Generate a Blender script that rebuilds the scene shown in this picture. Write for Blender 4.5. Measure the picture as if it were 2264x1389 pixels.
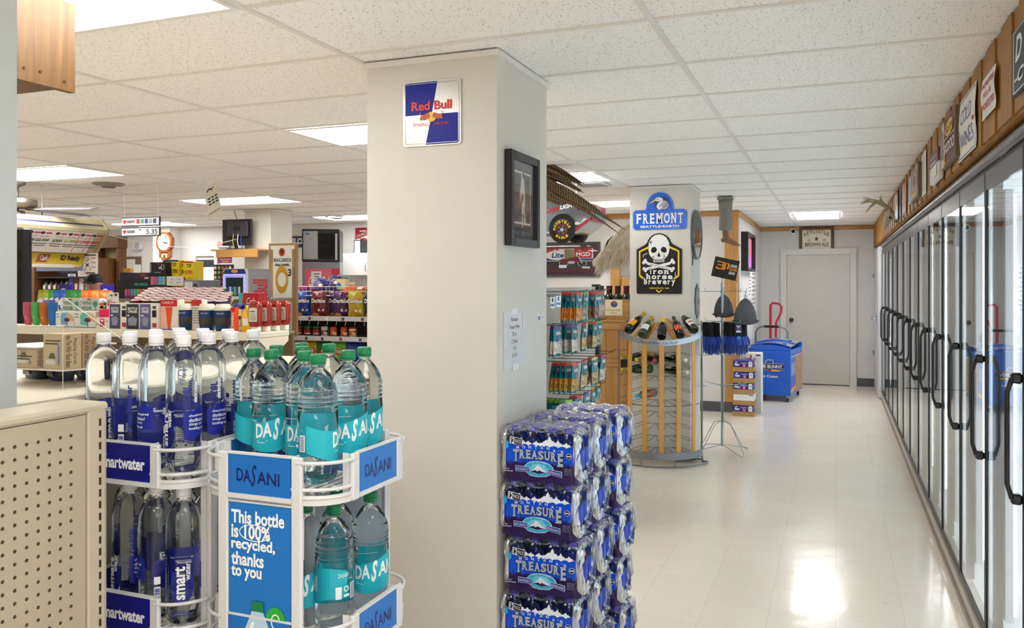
import bpy, bmesh, math, random
from mathutils import Vector, Matrix
random.seed(11)
for _o in list(bpy.data.objects): bpy.data.objects.remove(_o)
SC = bpy.context.scene; COL = SC.collection; PI = math.pi
# ---------------------------------------------------------------- camera
CAMH = 1.61; FPX = 1831.0; YAW = math.atan(716/1831)
cd = bpy.data.cameras.new('camera'); cam = bpy.data.objects.new('camera', cd); COL.objects.link(cam)
cd.sensor_width = 36; cd.lens = FPX/2264*36; cd.shift_y = -(694.5-626)/2264; cd.clip_end = 100; cd.clip_start = .05
cam.location = (0, 0, CAMH); cam.rotation_euler = (PI/2, 0, YAW); SC.camera = cam
# ---------------------------------------------------------------- world, exposure
CEIL = 2.517
W = bpy.data.worlds.new('world'); SC.world = W; W.use_nodes = True
_bg = W.node_tree.nodes['Background']; _bg.inputs[0].default_value = (.86, .93, 1, 1); _bg.inputs[1].default_value = 6.0
SC.view_settings.view_transform = 'Standard'; SC.view_settings.look = 'None'
SC.view_settings.gamma = 1; SC.view_settings.use_curve_mapping = False
SC.view_settings.exposure = 0.68
LAMP = 9.0      # radiance of the fluorescent troffers
COOL = 36.0      # strip lamps inside the coolers
SC.cycles.use_denoising = True
SC.cycles.max_bounces = 20; SC.cycles.diffuse_bounces = 6; SC.cycles.glossy_bounces = 4
SC.cycles.transmission_bounces = 20; SC.cycles.transparent_max_bounces = 24
SC.cycles.sample_clamp_indirect = 6; SC.cycles.blur_glossy = .5
SC.cycles.use_adaptive_sampling = True; SC.cycles.adaptive_threshold = .04

_q0, _q1 = math.cos(YAW), math.sin(YAW)
def at(u, v, X=None, Y=None, z=None):
    """point of the place seen at photo pixel (u,v) on the plane X=, Y= or z="""
    a = (u-1132)/FPX; d = (a*_q0-_q1, a*_q1+_q0, -(v-626)/FPX)
    t = X/d[0] if X is not None else Y/d[1] if Y is not None else (z-CAMH)/d[2]
    return Vector((t*d[0], t*d[1], CAMH+t*d[2]))

# ---------------------------------------------------------------- materials
def lin(h):
    if not isinstance(h, str): return tuple(h)
    r = [int(h[i:i+2], 16)/255 for i in (0, 2, 4)]
    return tuple(c/12.92 if c <= .04045 else ((c+.055)/1.055)**2.4 for c in r)
_mats = {}
def mat(col, rough=.5, metal=0., spec=.5, trans=0., ior=1.45, emit=0., coat=0., alpha=1., key=None):
    k = key or (col, rough, metal, spec, trans, ior, emit, coat, alpha)
    if k in _mats: return _mats[k]
    m = bpy.data.materials.new('m%d' % len(_mats)); m.use_nodes = True
    b = m.node_tree.nodes['Principled BSDF']; I = b.inputs
    c = lin(col)+(1,)
    I['Base Color'].default_value = c; I['Roughness'].default_value = rough; I['Metallic'].default_value = metal
    I['Specular IOR Level'].default_value = spec; I['Transmission Weight'].default_value = trans; I['IOR'].default_value = ior
    I['Coat Weight'].default_value = coat; I['Coat Roughness'].default_value = .08; I['Alpha'].default_value = alpha
    if emit: I['Emission Color'].default_value = c; I['Emission Strength'].default_value = emit
    _mats[k] = m; return m
class NT:
    """small node-tree helper"""
    def __init__(s, name):
        s.m = bpy.data.materials.new(name); s.m.use_nodes = True; s.t = s.m.node_tree; s.b = s.t.nodes['Principled BSDF']
    def n(s, kind, **kw):
        x = s.t.nodes.new(kind)
        for k, v in kw.items():
            if k.startswith('i_'): x.inputs[int(k[2:]) if k[2:].isdigit() else k[2:].replace('_', ' ')].default_value = v
            else: setattr(x, k, v)
        return x
    def l(s, a, b): s.t.links.new(a, b)
    def ramp(s, src, stops):
        r = s.n('ShaderNodeValToRGB'); e = r.color_ramp.elements
        e[0].position, e[0].color = stops[0][0], lin(stops[0][1])+(1,)
        e[1].position, e[1].color = stops[-1][0], lin(stops[-1][1])+(1,)
        for p, c in stops[1:-1]:
            q = e.new(p); q.color = lin(c)+(1,)
        s.l(src, r.inputs[0]); return r.outputs[0]
    def coords(s, scale=(1, 1, 1), rot=(0, 0, 0)):
        tc = s.n('ShaderNodeTexCoord'); mp = s.n('ShaderNodeMapping')
        mp.inputs['Scale'].default_value = scale; mp.inputs['Rotation'].default_value = rot
        s.l(tc.outputs['Object'], mp.inputs[0]); return mp.outputs[0]
    def noise(s, vec, scale, detail=4, rough=.55, dist=0):
        x = s.n('ShaderNodeTexNoise'); x.inputs['Scale'].default_value = scale; x.inputs['Detail'].default_value = detail
        x.inputs['Roughness'].default_value = rough; x.inputs['Distortion'].default_value = dist
        s.l(vec, x.inputs['Vector']); return x.outputs['Fac']
    def mix(s, f, a, b, mode='MIX'):
        x = s.n('ShaderNodeMix', data_type='RGBA', blend_type=mode)
        for sock, v in ((x.inputs[0], f), (x.inputs[6], a), (x.inputs[7], b)):
            if isinstance(v, (int, float)): sock.default_value = v
            elif isinstance(v, (str, tuple)): sock.default_value = lin(v)+(1,)
            else: s.l(v, sock)
        return x.outputs[2]
    def bump(s, h, strength, dist=.01):
        x = s.n('ShaderNodeBump'); x.inputs['Strength'].default_value = strength; x.inputs['Distance'].default_value = dist
        s.l(h, x.inputs['Height']); s.l(x.outputs[0], s.b.inputs['Normal'])
    def done(s, col=None, rough=None, spec=None, coat=None):
        if col is not None:
            s.l(col, s.b.inputs['Base Color']) if not isinstance(col, (str, tuple)) else setattr(s.b.inputs['Base Color'], 'default_value', lin(col)+(1,))
        if rough is not None:
            s.l(rough, s.b.inputs['Roughness']) if not isinstance(rough, (int, float)) else setattr(s.b.inputs['Roughness'], 'default_value', rough)
        if spec is not None: s.b.inputs['Specular IOR Level'].default_value = spec
        if coat is not None: s.b.inputs['Coat Weight'].default_value = coat
        return s.m
def wood(c0, c1, c2, axis='z', rough=.45, scale=1., knots=True):
    k = ('wood', c0, c1, axis, scale)
    if k in _mats: return _mats[k]
    g = NT('wood'); st = {'x': (.06, 1, 1), 'y': (1, .06, 1), 'z': (1, 1, .06)}[axis]
    v = g.coords(tuple(a*scale for a in st))
    n1 = g.noise(v, 40, 5, .6, .6); n2 = g.noise(v, 9, 3, .5, 1.5)
    col = g.ramp(n1, [(.3, c0), (.55, c1), (.75, c2)])
    col = g.mix(g.ramp(n2, [(.35, (0, 0, 0)), (.7, (.55, .55, .55))]), col, c0)
    if knots:
        vv = g.coords(tuple(a*.5*scale if a == 1 else .22*scale for a in st))
        vo = g.n('ShaderNodeTexVoronoi'); vo.inputs['Scale'].default_value = 7; g.l(vv, vo.inputs['Vector'])
        col = g.mix(g.ramp(vo.outputs['Distance'], [(.0, (1, 1, 1)), (.05, (.7, .7, .7)), (.09, (0, 0, 0))]), col, '4a2c14')
    g.bump(n1, .15, .002)
    _mats[k] = g.done(col, rough); return _mats[k]
def paint(c, rough=.55, bump=.06, var=.03):
    k = ('paint', c, rough)
    if k in _mats: return _mats[k]
    g = NT('paint'); v = g.coords(); n = g.noise(v, 220, 3); n2 = g.noise(v, 1.7, 3)
    L = lin(c)
    col = g.ramp(n2, [(.3, tuple(a*(1-var) for a in L)), (.7, tuple(min(1, a*(1+var)) for a in L))])
    g.bump(n, bump, .004); _mats[k] = g.done(col, rough); return _mats[k]
def glass_sheet(tint=(.95, .97, .98), ior=1.5, rough=.0):
    """a thin clear sheet: reflects by the Fresnel law, else lets light straight through"""
    k = ('sheet', tint, ior, rough)
    if k in _mats: return _mats[k]
    g = NT('glass_sheet'); t = g.t; out = t.nodes['Material Output']; t.nodes.remove(g.b)
    tr = g.n('ShaderNodeBsdfTransparent'); tr.inputs[0].default_value = tint+(1,)
    gl = g.n('ShaderNodeBsdfGlossy'); gl.inputs['Roughness'].default_value = rough
    fr = g.n('ShaderNodeFresnel')
    ge = g.n('ShaderNodeNewGeometry'); m1 = g.n('ShaderNodeMath', operation='MULTIPLY_ADD'); m1.inputs[1].default_value = -2; m1.inputs[2].default_value = 1; g.l(ge.outputs['Backfacing'], m1.inputs[0])
    m2 = g.n('ShaderNodeMath', operation='POWER'); m2.inputs[0].default_value = ior; g.l(m1.outputs[0], m2.inputs[1]); g.l(m2.outputs[0], fr.inputs[0])   # same law from both sides
    mx = g.n('ShaderNodeMixShader')
    g.l(fr.outputs[0], mx.inputs[0]); g.l(tr.outputs[0], mx.inputs[1]); g.l(gl.outputs[0], mx.inputs[2]); g.l(mx.outputs[0], out.inputs[0])
    _mats[k] = g.m; return g.m
def foil(c, rough=.28, bump=.5, scale=22):
    """crinkled plastic film"""
    k = ('foil', c, rough, bump, scale)
    if k in _mats: return _mats[k]
    g = NT('foil'); v = g.coords(); n = g.noise(v, scale, 4, .6, .8); g.bump(n, bump, .03)
    _mats[k] = g.done(c, rough, .6); return _mats[k]

# ---------------------------------------------------------------- text outlines
_tx = {}
def text2d(s, bold=0., shear=0.):
    k = (s, bold, shear)
    if k in _tx: return _tx[k]
    c = bpy.data.curves.new('t', 'FONT'); c.body = s; c.size = 1; c.offset = bold; c.shear = shear; c.resolution_u = 3; c.fill_mode = 'FRONT'
    c.dimensions = '2D'
    o = bpy.data.objects.new('t', c); me = o.to_mesh()
    V = [(v.co.x, v.co.y) for v in me.vertices]; F = [tuple(p.vertices) for p in me.polygons]
    up = sum(p.normal.z for p in me.polygons) >= 0
    if not up: F = [f[::-1] for f in F]
    o.to_mesh_clear(); bpy.data.objects.remove(o); bpy.data.curves.remove(c)
    if not V: V = [(0, 0), (1, 1)]
    x0 = min(p[0] for p in V); x1 = max(p[0] for p in V); y0 = min(p[1] for p in V); y1 = max(p[1] for p in V)
    w = max(x1-x0, 1e-4); h = max(y1-y0, 1e-4)
    _tx[k] = ([((p[0]-x0)/w, (p[1]-y0)/h) for p in V], F, w/h); return _tx[k]

# ---------------------------------------------------------------- mesh builder
def plane_fn(o, ux, uy, k=.0004):
    o, ux, uy = Vector(o), Vector(ux), Vector(uy); n = ux.cross(uy).normalized()
    return lambda x, y, l: o+ux*x+uy*y+n*(l*k)
def cyl_fn(cx, cy, z0, r, a0, k=.0005):
    """wraps x (metres along the arc, growing to the viewer's right) round a vertical cylinder"""
    def f(x, y, l):
        a = a0+x/r; q = r+l*k
        return Vector((cx+q*math.cos(a), cy+q*math.sin(a), z0+y))
    return f
class MB:
    def __init__(s): s.v = []; s.f = []; s.mi = []; s.sm = []; s.mats = []; s.T = None
    def add(s, V, F, m, smooth=False):
        b = len(s.v); T = s.T
        s.v.extend((T @ Vector(p)) if T is not None else Vector(p) for p in V)
        if m not in s.mats: s.mats.append(m)
        i = s.mats.index(m)
        for f in F: s.f.append(tuple(b+q for q in f)); s.mi.append(i); s.sm.append(smooth)
        return s
    def box(s, x0, y0, z0, x1, y1, z1, m, b=0):
        if x0 > x1: x0, x1 = x1, x0
        if y0 > y1: y0, y1 = y1, y0
        if z0 > z1: z0, z1 = z1, z0
        if b <= 0:
            V = [(x, y, z) for z in (z0, z1) for y in (y0, y1) for x in (x0, x1)]
            return s.add(V, [(0, 2, 3, 1), (4, 5, 7, 6), (0, 1, 5, 4), (2, 6, 7, 3), (0, 4, 6, 2), (1, 3, 7, 5)], m)
        b = min(b, (x1-x0)*.49, (y1-y0)*.49, (z1-z0)*.49)
        V = []; idx = {}
        for sx in (0, 1):
            for sy in (0, 1):
                for sz in (0, 1):
                    X = (x0, x1)[sx]; Y = (y0, y1)[sy]; Z = (z0, z1)[sz]; dx = b*(1-2*sx); dy = b*(1-2*sy); dz = b*(1-2*sz)
                    for ax, p in enumerate(((X, Y+dy, Z+dz), (X+dx, Y, Z+dz), (X+dx, Y+dy, Z))):
                        idx[sx, sy, sz, ax] = len(V); V.append(p)
        F = []
        g = lambda *a: idx[a]
        F += [(g(0,0,0,0), g(0,0,1,0), g(0,1,1,0), g(0,1,0,0)), (g(1,0,0,0), g(1,1,0,0), g(1,1,1,0), g(1,0,1,0)),
              (g(0,0,0,1), g(1,0,0,1), g(1,0,1,1), g(0,0,1,1)), (g(0,1,0,1), g(0,1,1,1), g(1,1,1,1), g(1,1,0,1)),
              (g(0,0,0,2), g(0,1,0,2), g(1,1,0,2), g(1,0,0,2)), (g(0,0,1,2), g(1,0,1,2), g(1,1,1,2), g(0,1,1,2))]
        for i in (0, 1):
            for j in (0, 1):
                F += [(g(i,j,0,0), g(i,j,0,1), g(i,j,1,1), g(i,j,1,0)), (g(i,0,j,0), g(i,0,j,2), g(i,1,j,2), g(i,1,j,0)), (g(0,i,j,1), g(0,i,j,2), g(1,i,j,2), g(1,i,j,1))]
        for i in (0, 1):
            for j in (0, 1):
                for k in (0, 1): F.append((g(i,j,k,0), g(i,j,k,1), g(i,j,k,2)))
        c = Vector(((x0+x1)/2, (y0+y1)/2, (z0+z1)/2)); G = []
        for f in F:
            p = [Vector(V[q]) for q in f]; n = (p[1]-p[0]).cross(p[2]-p[0])
            G.append(f if n.dot(sum(p, Vector())/len(p)-c) > 0 else f[::-1])
        return s.add(V, G, m)
    def prism(s, P, z0, z1, m, smooth=False):
        """polygon P (x,y) extruded along z"""
        n = len(P); A = sum(P[i][0]*P[(i+1) % n][1]-P[(i+1) % n][0]*P[i][1] for i in range(n))
        if (A < 0) != (z1 < z0): P = P[::-1]
        V = [(x, y, z0) for x, y in P]+[(x, y, z1) for x, y in P]
        F = [tuple(range(n-1, -1, -1)), tuple(range(n, 2*n))]
        s.add(V, F, m)
        return s.add(V, [(i, (i+1) % n, n+(i+1) % n, n+i) for i in range(n)], m, smooth)
    def lathe(s, prof, m, n=20, c=(0, 0, 0), mod=None, smooth=True, cap=True, a0=0, a1=2*PI):
        full = a1-a0 > 6.28; K = n if full else n+1; V = []
        for r, z in prof:
            for i in range(K):
                a = a0+(a1-a0)*i/n; q = r*(mod(z, a) if mod else 1)
                V.append((c[0]+q*math.cos(a), c[1]+q*math.sin(a), c[2]+z))
        F = []
        for j in range(len(prof)-1):
            for i in range(n):
                i2 = (i+1) % K; F.append((j*K+i, j*K+i2, (j+1)*K+i2, (j+1)*K+i))
        s.add(V, F, m, smooth)
        if cap and full:
            b = len(prof)-1
            F = []
            if prof[0][0] > 1e-5: F.append(tuple(range(K-1, -1, -1)))
            if prof[b][0] > 1e-5: F.append(tuple(range(b*K, b*K+K)))
            if F: s.add(V, F, m, False)
        return s
    def tube(s, P, r, m, n=6, closed=False, smooth=True, caps=True):
        P = [Vector(p) for p in P]; N = len(P); R = r if isinstance(r, (list, tuple)) else [r]*N
        V = []; up = None
        for i in range(N):
            a = P[i-1] if (i or closed) else P[i]; b = P[(i+1) % N] if (i < N-1 or closed) else P[i]
            t = (b-a).normalized()
            if up is None: up = Vector((0, 0, 1)) if abs(t.z) < .9 else Vector((1, 0, 0))
            e1 = (up-t*up.dot(t))
            if e1.length < 1e-6: e1 = Vector((1, 0, 0))-t*t.x
            e1.normalize(); e2 = t.cross(e1); up = e1
            for k in range(n):
                w = 2*PI*k/n; V.append(P[i]+(e1*math.cos(w)+e2*math.sin(w))*R[i])
        F = []
        for i in range(N if closed else N-1):
            j = (i+1) % N
            for k in range(n): F.append((i*n+k, i*n+(k+1) % n, j*n+(k+1) % n, j*n+k))
        s.add(V, F, m, smooth)
        if caps and not closed: s.add(V, [tuple(range(n-1, -1, -1)), tuple(range((N-1)*n, N*n))], m)
        return s
    def cyl(s, p, q, r, m, n=12): return s.tube([p, q], r, m, n)
    def surf(s, f, nu, nv, m, smooth=True, flip=False, closeu=False):
        V = [f(i/nu, j/nv) for j in range(nv+1) for i in range(nu if closeu else nu+1)]; K = nu if closeu else nu+1
        F = [(j*K+i, j*K+(i+1) % K, (j+1)*K+(i+1) % K, (j+1)*K+i) for j in range(nv) for i in range(nu)]
        if flip: F = [q[::-1] for q in F]
        return s.add(V, F, m, smooth)
    def ball(s, c, r, m, n=14, rz=None):
        rx, ry, rzz = (r, r, r) if not isinstance(r, (tuple, list)) else r; h = max(4, n//2)
        V = [(c[0]+rx*math.sin(PI*j/h)*math.cos(2*PI*i/n), c[1]+ry*math.sin(PI*j/h)*math.sin(2*PI*i/n), c[2]+rzz*math.cos(PI*j/h)) for j in range(h+1) for i in range(n)]
        F = [(j*n+i, (j+1)*n+i, (j+1)*n+(i+1) % n, j*n+(i+1) % n) for j in range(h) for i in range(n)]
        return s.add(V, F, m, True)
    # ---- flat or wrapped print
    def art(s, items, fn, l0=1):
        l = l0
        for it in items:
            k = it[0]
            if k == 'R':
                _, x0, y0, x1, y1, m = it[:6]; nx = it[6] if len(it) > 6 and isinstance(it[6], int) else 1; V = []; F = []
                for i in range(nx+1):
                    x = x0+(x1-x0)*i/nx; V += [fn(x, y0, l), fn(x, y1, l)]
                for i in range(nx): F.append((2*i, 2*i+2, 2*i+3, 2*i+1))
                s.add(V, F, m)
            elif k == 'P':
                pts = it[1]; n = len(pts); A = sum(pts[i][0]*pts[(i+1) % n][1]-pts[(i+1) % n][0]*pts[i][1] for i in range(n))
                if A < 0: pts = pts[::-1]
                s.add([fn(x, y, l) for x, y in pts], [tuple(range(n))], it[2])
            elif k == 'E':
                _, cx, cy, rx, ry, m = it[:6]; n = it[6] if len(it) > 6 and isinstance(it[6], int) else 28
                s.add([fn(cx+rx*math.cos(2*PI*i/n), cy+ry*math.sin(2*PI*i/n), l) for i in range(n)], [tuple(range(n))], m)
            elif k == 'B':      # band: x0,x1,lower(x),upper(x)
                _, x0, x1, lo, hi, m, n = it; V = []; F = []
                for i in range(n+1):
                    x = x0+(x1-x0)*i/n; V += [fn(x, lo(x) if callable(lo) else lo, l), fn(x, hi(x) if callable(hi) else hi, l)]
                for i in range(n): F.append((2*i, 2*i+2, 2*i+3, 2*i+1))
                s.add(V, F, m)
            elif k == 'T':      # text fitted into x0,y0,x1,y1
                _, st, x0, y0, x1, y1, m = it[:7]; o = it[7] if len(it) > 7 else {}
                V, F, asp = text2d(st, o.get('bold', 0), o.get('shear', 0)); arc = o.get('arc', 0); rot = o.get('rot', 0)
                Q = []
                for x, y in V:
                    if rot: x, y = (1-y, x) if rot > 0 else (y, 1-x)
                    X = x0+(x1-x0)*x; Y = y0+(y1-y0)*y
                    if arc: Y += arc*(1-(2*x-1)**2)
                    if 'slope' in o: Y += o['slope']*x
                    Q.append(fn(X, Y, l))
                s.add(Q, F, m)
            elif k == 'L':      # stroke
                _, pts, w, m = it[:4]; n = len(pts); V = []; F = []
                for i in range(n):
                    a = Vector(pts[max(0, i-1)]); b = Vector(pts[min(n-1, i+1)]); t = b-a; t = t/t.length if t.length else Vector((1, 0)); q = Vector((-t.y, t.x))*w/2; p = Vector(pts[i])
                    V += [fn(*(p-q), l), fn(*(p+q), l)]
                for i in range(n-1): F.append((2*i, 2*i+2, 2*i+3, 2*i+1))
                s.add(V, F, m)
            l += 1 if not (isinstance(it[-1], dict) and it[-1].get('same')) else 0
        return s
    def mesh(s, name):
        me = bpy.data.meshes.new(name); me.from_pydata([tuple(p) for p in s.v], [], s.f)
        for m in s.mats: me.materials.append(m)
        me.polygons.foreach_set('material_index', s.mi); me.polygons.foreach_set('use_smooth', s.sm); me.update(); return me
    def build(s, name, parent=None, loc=None, rz=0, label=None):
        o = bpy.data.objects.new(name, s.mesh(name)); COL.objects.link(o)
        if parent: o.parent = parent
        if loc is not None: o.location = loc
        if rz: o.rotation_euler = (0, 0, rz)
        if label: o['label'] = label
        return o
_SER = dict(F='lL', E='lL', M='lLrR', N='lLR', R='lLr', T='c', A='lr', U='LR', I='cC', D='lL', P='lL', B='lL', C='', i='c', r='lL', n='lrL', h='lrL', b='L', w='LR', y='LR', e='', o='', s='', S='', O='')
_WID = dict(i=.5, I=.5, M=1.25, w=1.3, r=.8, R=1.05, E=.92)
def slab(s, x0, y0, x1, y1, m, bold=.03, hts=None):
    """one line of slab-serif letters; hts[ch] = (bottom, top) as shares of the line height"""
    W = [_WID.get(c, 1.) for c in s]; g = .16; tot = sum(W)+g*(len(s)-1); k = (x1-x0)/tot; x = x0; H = y1-y0; out = []; ser = []
    for c, w in zip(s, W):
        b, t = (hts or {}).get(c, (0, 1)); X0, X1, Y0, Y1 = x, x+w*k, y0+b*H, y0+t*H; th = H*.09; sw = w*k*.26
        inner = .10*w*k if _SER.get(c) else 0
        if c in 'iI': inner = .3*w*k
        out.append(('T', c, X0+inner, Y0, X1-inner, Y1, m, dict(bold=bold, same=1)))
        for q in _SER.get(c, ''):
            cx = dict(l=X0+sw*.7, L=X0+sw*.7, r=X1-sw*.7, R=X1-sw*.7, c=(X0+X1)/2, C=(X0+X1)/2)[q]; top = q in 'LRC'; yy = (Y1-th if top else Y0)
            if c in 'bh' and q == 'L': cx -= sw*.2
            ser.append(('R', cx-sw*.75, yy, cx+sw*.75, yy+th, m, {'same': 1}))
        x += (w+g)*k
    return out+[('N',)]+ser+[('N',)]
_LOW = dict(i=(0, .95), r=(0, .68), o=(-.01, .69), n=(0, .68), h=(0, 1), s=(-.01, .69), e=(-.01, .69), b=(0, 1), w=(0, .68), y=(-.28, .68))
def tag(o, label, cat, group=None, kind=None):
    o['label'] = label; o['category'] = cat
    if group: o['group'] = group
    if kind: o['kind'] = kind
    return o
def thing(name, label, cat, loc=(0, 0, 0), rz=0, group=None):
    o = bpy.data.objects.new(name, None); COL.objects.link(o); o.location = loc; o.rotation_euler = (0, 0, rz); o.empty_display_size = .05
    return tag(o, label, cat, group)
def struct(mb, name, label, cat='wall', loc=None):
    return tag(mb.build(name, loc=loc), label, cat, None, 'structure')
_kids = {}
def kids(o):
    return [c for c in COL.objects if c.parent is o]
def dup(root, loc, rz=0., label=None, group=None, ks=None, scale=None):
    """a copy of a thing with copies of its parts and their parts"""
    r = root.copy(); COL.objects.link(r); r.location = loc; r.rotation_euler = (0, 0, rz)
    if label: r['label'] = label
    if group: r['group'] = group
    if scale: r.scale = scale
    if root.name not in _kids: _kids[root.name] = [(c, kids(c)) for c in kids(root)]
    for c, gs in _kids[root.name]:
        d = c.copy(); COL.objects.link(d); d.parent = r
        for g in gs:
            e = g.copy(); COL.objects.link(e); e.parent = d
    return r
def ordn(i): return ['first', 'second', 'third', 'fourth', 'fifth', 'sixth', 'seventh', 'eighth', 'ninth', 'tenth', 'eleventh', 'twelfth', 'thirteenth', 'fourteenth', 'fifteenth', 'sixteenth'][i]
def ring(rx, ry, cr, n=5):
    """rounded rectangle outline, half sizes rx, ry and corner radius cr"""
    P = []
    for cx, cy, a in ((rx-cr, ry-cr, 0), (-rx+cr, ry-cr, PI/2), (-rx+cr, -ry+cr, PI), (rx-cr, -ry+cr, 1.5*PI)):
        P += [(cx+cr*math.cos(a+PI/2*i/n), cy+cr*math.sin(a+PI/2*i/n)) for i in range(n+1)]
    return P
WHITE = mat('f2f1ec', .35); BLACK = mat('141416', .4); DGREY = mat('3a3c40', .5); PAPER = mat('eeeae4', .7); INK = mat('2a2a30', .7)
CHROME = mat('b9bdc2', .25, 1.); STEEL = mat('8d9299', .35, 1.); RED = mat('c01e26', .45); BLUE = mat('1456b8', .45); YEL = mat('efc31a', .45)
# ================================================================ materials of the room
def floor_mat():
    g = NT('floor_vinyl'); v = g.coords()
    br = g.n('ShaderNodeTexBrick', offset=0., squash=1.); br.inputs['Scale'].default_value = 1; br.inputs['Mortar Size'].default_value = .0012
    br.inputs['Brick Width'].default_value = .305; br.inputs['Row Height'].default_value = .305; br.inputs['Mortar Smooth'].default_value = .3
    br.inputs['Color1'].default_value = lin('ebe1d1')+(1,); br.inputs['Color2'].default_value = lin('eee5d7')+(1,); br.inputs['Mortar'].default_value = lin('d0c5b4')+(1,)
    g.l(v, br.inputs['Vector'])
    n = g.noise(v, 1.3, 4); n2 = g.noise(v, 38, 5, .7)
    c = g.mix(g.ramp(n2, [(.35, (0, 0, 0)), (.75, (.35, .35, .35))]), br.outputs['Color'], 'e4dac9')
    sc = g.noise(g.coords((1, .35, 1)), 9, 6, .75, 1.2)         # scuffs in the wax
    c = g.mix(g.ramp(sc, [(.62, (0, 0, 0)), (.78, (.5, .5, .5))]), c, '9a9088')
    r = g.ramp(n, [(.3, (.11, .11, .11)), (.7, (.21, .21, .21))])
    g.bump(g.noise(v, 3.2, 2), .12, .02)
    return g.done(c, r, .55)
def ceiling_mat():
    g = NT('ceiling_tile'); v = g.coords((190, 55, 60)); v2 = g.coords((120, 120, 60))
    w = g.n('ShaderNodeTexVoronoi', feature='F1'); w.inputs['Scale'].default_value = 1; w.inputs['Randomness'].default_value = 1; g.l(g.coords((120, 42, 60), (0, 0, .12)), w.inputs['Vector'])
    n = g.noise(v, 1.0, 2, .5, .5); n2 = g.noise(v2, 1.1, 2, .5)
    a = g.ramp(w.outputs['Distance'], [(.0, (1, 1, 1)), (.16, (1, 1, 1)), (.26, (0, 0, 0))])
    k = g.ramp(g.noise(g.coords((60, 60, 60), (0, 0, .3)), 1, 2), [(.44, (0, 0, 0)), (.52, (1, 1, 1))])
    f = g.mix(1., a, k, 'MULTIPLY')
    b = g.ramp(n2, [(.66, (0, 0, 0)), (.70, (.6, .6, .6))])
    f2 = g.mix(1., f, b, 'LIGHTEN')
    c = g.mix(f2, 'faf9f7', 'aaa096')
    return g.done(c, .85, .2)
M_WALL = paint('d8d6d4'); M_PIL = paint('d9d5cc', .5); M_WHITEW = paint('e6e4df'); M_TRIM = wood('a8743a', 'c18d4e', 'cfa063', 'x', knots=False)
M_PINE = wood('a87a40', 'c08e50', 'cd9f62', 'z', .45); M_PINEX = wood('a87a40', 'c08e50', 'cd9f62', 'x', .45)
M_SOFF = wood('8a5c24', 'a87530', 'b8863e', 'z', .5); M_BEAM = wood('56391a', '6d4c24', '7a582c', 'z', .5); M_BEAMY = wood('56391a', '6d4c24', '7a582c', 'y', .5)
M_BASE = mat('55575c', .5)
# ================================================================ shell
YB, YW, XA = 14.0, 10.6, -1.14          # end wall of the aisle, long back wall, the corner between them
m = MB(); m.box(-13.2, -3.2, -.1, 2.2, 14.4, 0, floor_mat()); struct(m, 'floor', 'cream vinyl tile floor with a waxed shine', 'floor')
m = MB(); m.box(-13.2, -3.2, CEIL, 2.2, 14.4, CEIL+.1, ceiling_mat()); struct(m, 'ceiling', 'suspended ceiling of white fissured tiles', 'ceiling')
m = MB(); gm = mat('e9e6e0', .4)
for k in range(11): m.box(-.603-1.22*k, -3, CEIL-.006, -.579-1.22*k, 14, CEIL-.0005, gm)
for k in range(-9, 19): m.box(-13, 2.808+.61*k, CEIL-.005, .55, 2.832+.61*k, CEIL-.0004, gm)
struct(m, 'ceiling_trim', 'white metal grid between the ceiling tiles', 'ceiling')
def walls():
    # opening of the glazed entrance in the long back wall
    a = at(436, 575, Y=YW); b = at(477, 575, Y=YW); zt = a.z
    m = MB(); m.box(-13, YW, 0, a.x, YW+.15, CEIL, M_WALL); m.box(b.x, YW, 0, XA-.12, YW+.15, CEIL, M_WALL); m.box(a.x, YW, zt, b.x, YW+.15, CEIL, M_WALL)
    p = at(338, 560, Y=10.35); m.box(p.x, 10.35, 0, a.x-.33, YW, CEIL, M_WALL)
    struct(m, 'wall_back', 'pale grey painted back wall of the shop')
    m = MB(); m.box(XA-.12, YW, 0, XA, YB, CEIL, M_WALL); struct(m, 'wall_alcove', 'pale wall along the alcove beside the rear door')
    m = MB(); m.box(XA-.12, YB, 0, 2.2, YB+.15, CEIL, M_WALL); struct(m, 'wall_rear', 'pale grey end wall of the aisle')
    m = MB(); m.box(-13.2, -3, 0, -13, YW+.15, CEIL, M_WALL); struct(m, 'wall_left', 'pale side wall of the shop')
    m = MB(); m.box(-13.2, -3.2, 0, 2.2, -3, CEIL, M_WALL); struct(m, 'wall_front', 'pale front wall of the shop')
    m = MB(); m.box(.62, -3, 0, .74, 2.40, CEIL, M_WALL); struct(m, 'wall_right', 'pale wall beside the coolers')
    # entrance door leaf with a wide pane
    d = tag(MB().box(a.x-.05, YW-.04, 0, a.x, YW+.05, zt+.06, WHITE).box(b.x, YW-.04, 0, b.x+.05, YW+.05, zt+.06, WHITE).box(a.x-.05, YW-.04, zt+.06, b.x+.05, YW-.001, zt+.12, WHITE)
        .box(a.x, YW, 0, b.x, YW+.05, .25, WHITE).box(a.x, YW+.0, 1.0, b.x, YW+.05, 1.06, DGREY).build('door_2'), 'glazed entrance door bright with daylight', 'door', None, 'structure')
    MB().box(a.x, YW+.06, .25, b.x, YW+.07, zt, glass_sheet()).build('pane', d)
    MB().box(a.x, YW-.02, zt-.12, b.x, YW-.005, zt, mat('2d2d33', .5)).build('blind', d)
walls()
def pillar(x0, y0, x1, y1, label):
    m = MB(); m.box(x0, y0, 0, x1, y1, CEIL-.008, M_PIL)
    m.box(x0-.012, y0-.012, CEIL-.03, x1+.012, y0-.0002, CEIL-.007, gm); m.box(x1+.0002, y0, CEIL-.03, x1+.012, y1+.012, CEIL-.007, gm)    # ceiling angle round its head
    return struct(m, 'pillar', label, 'pillar')
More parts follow.
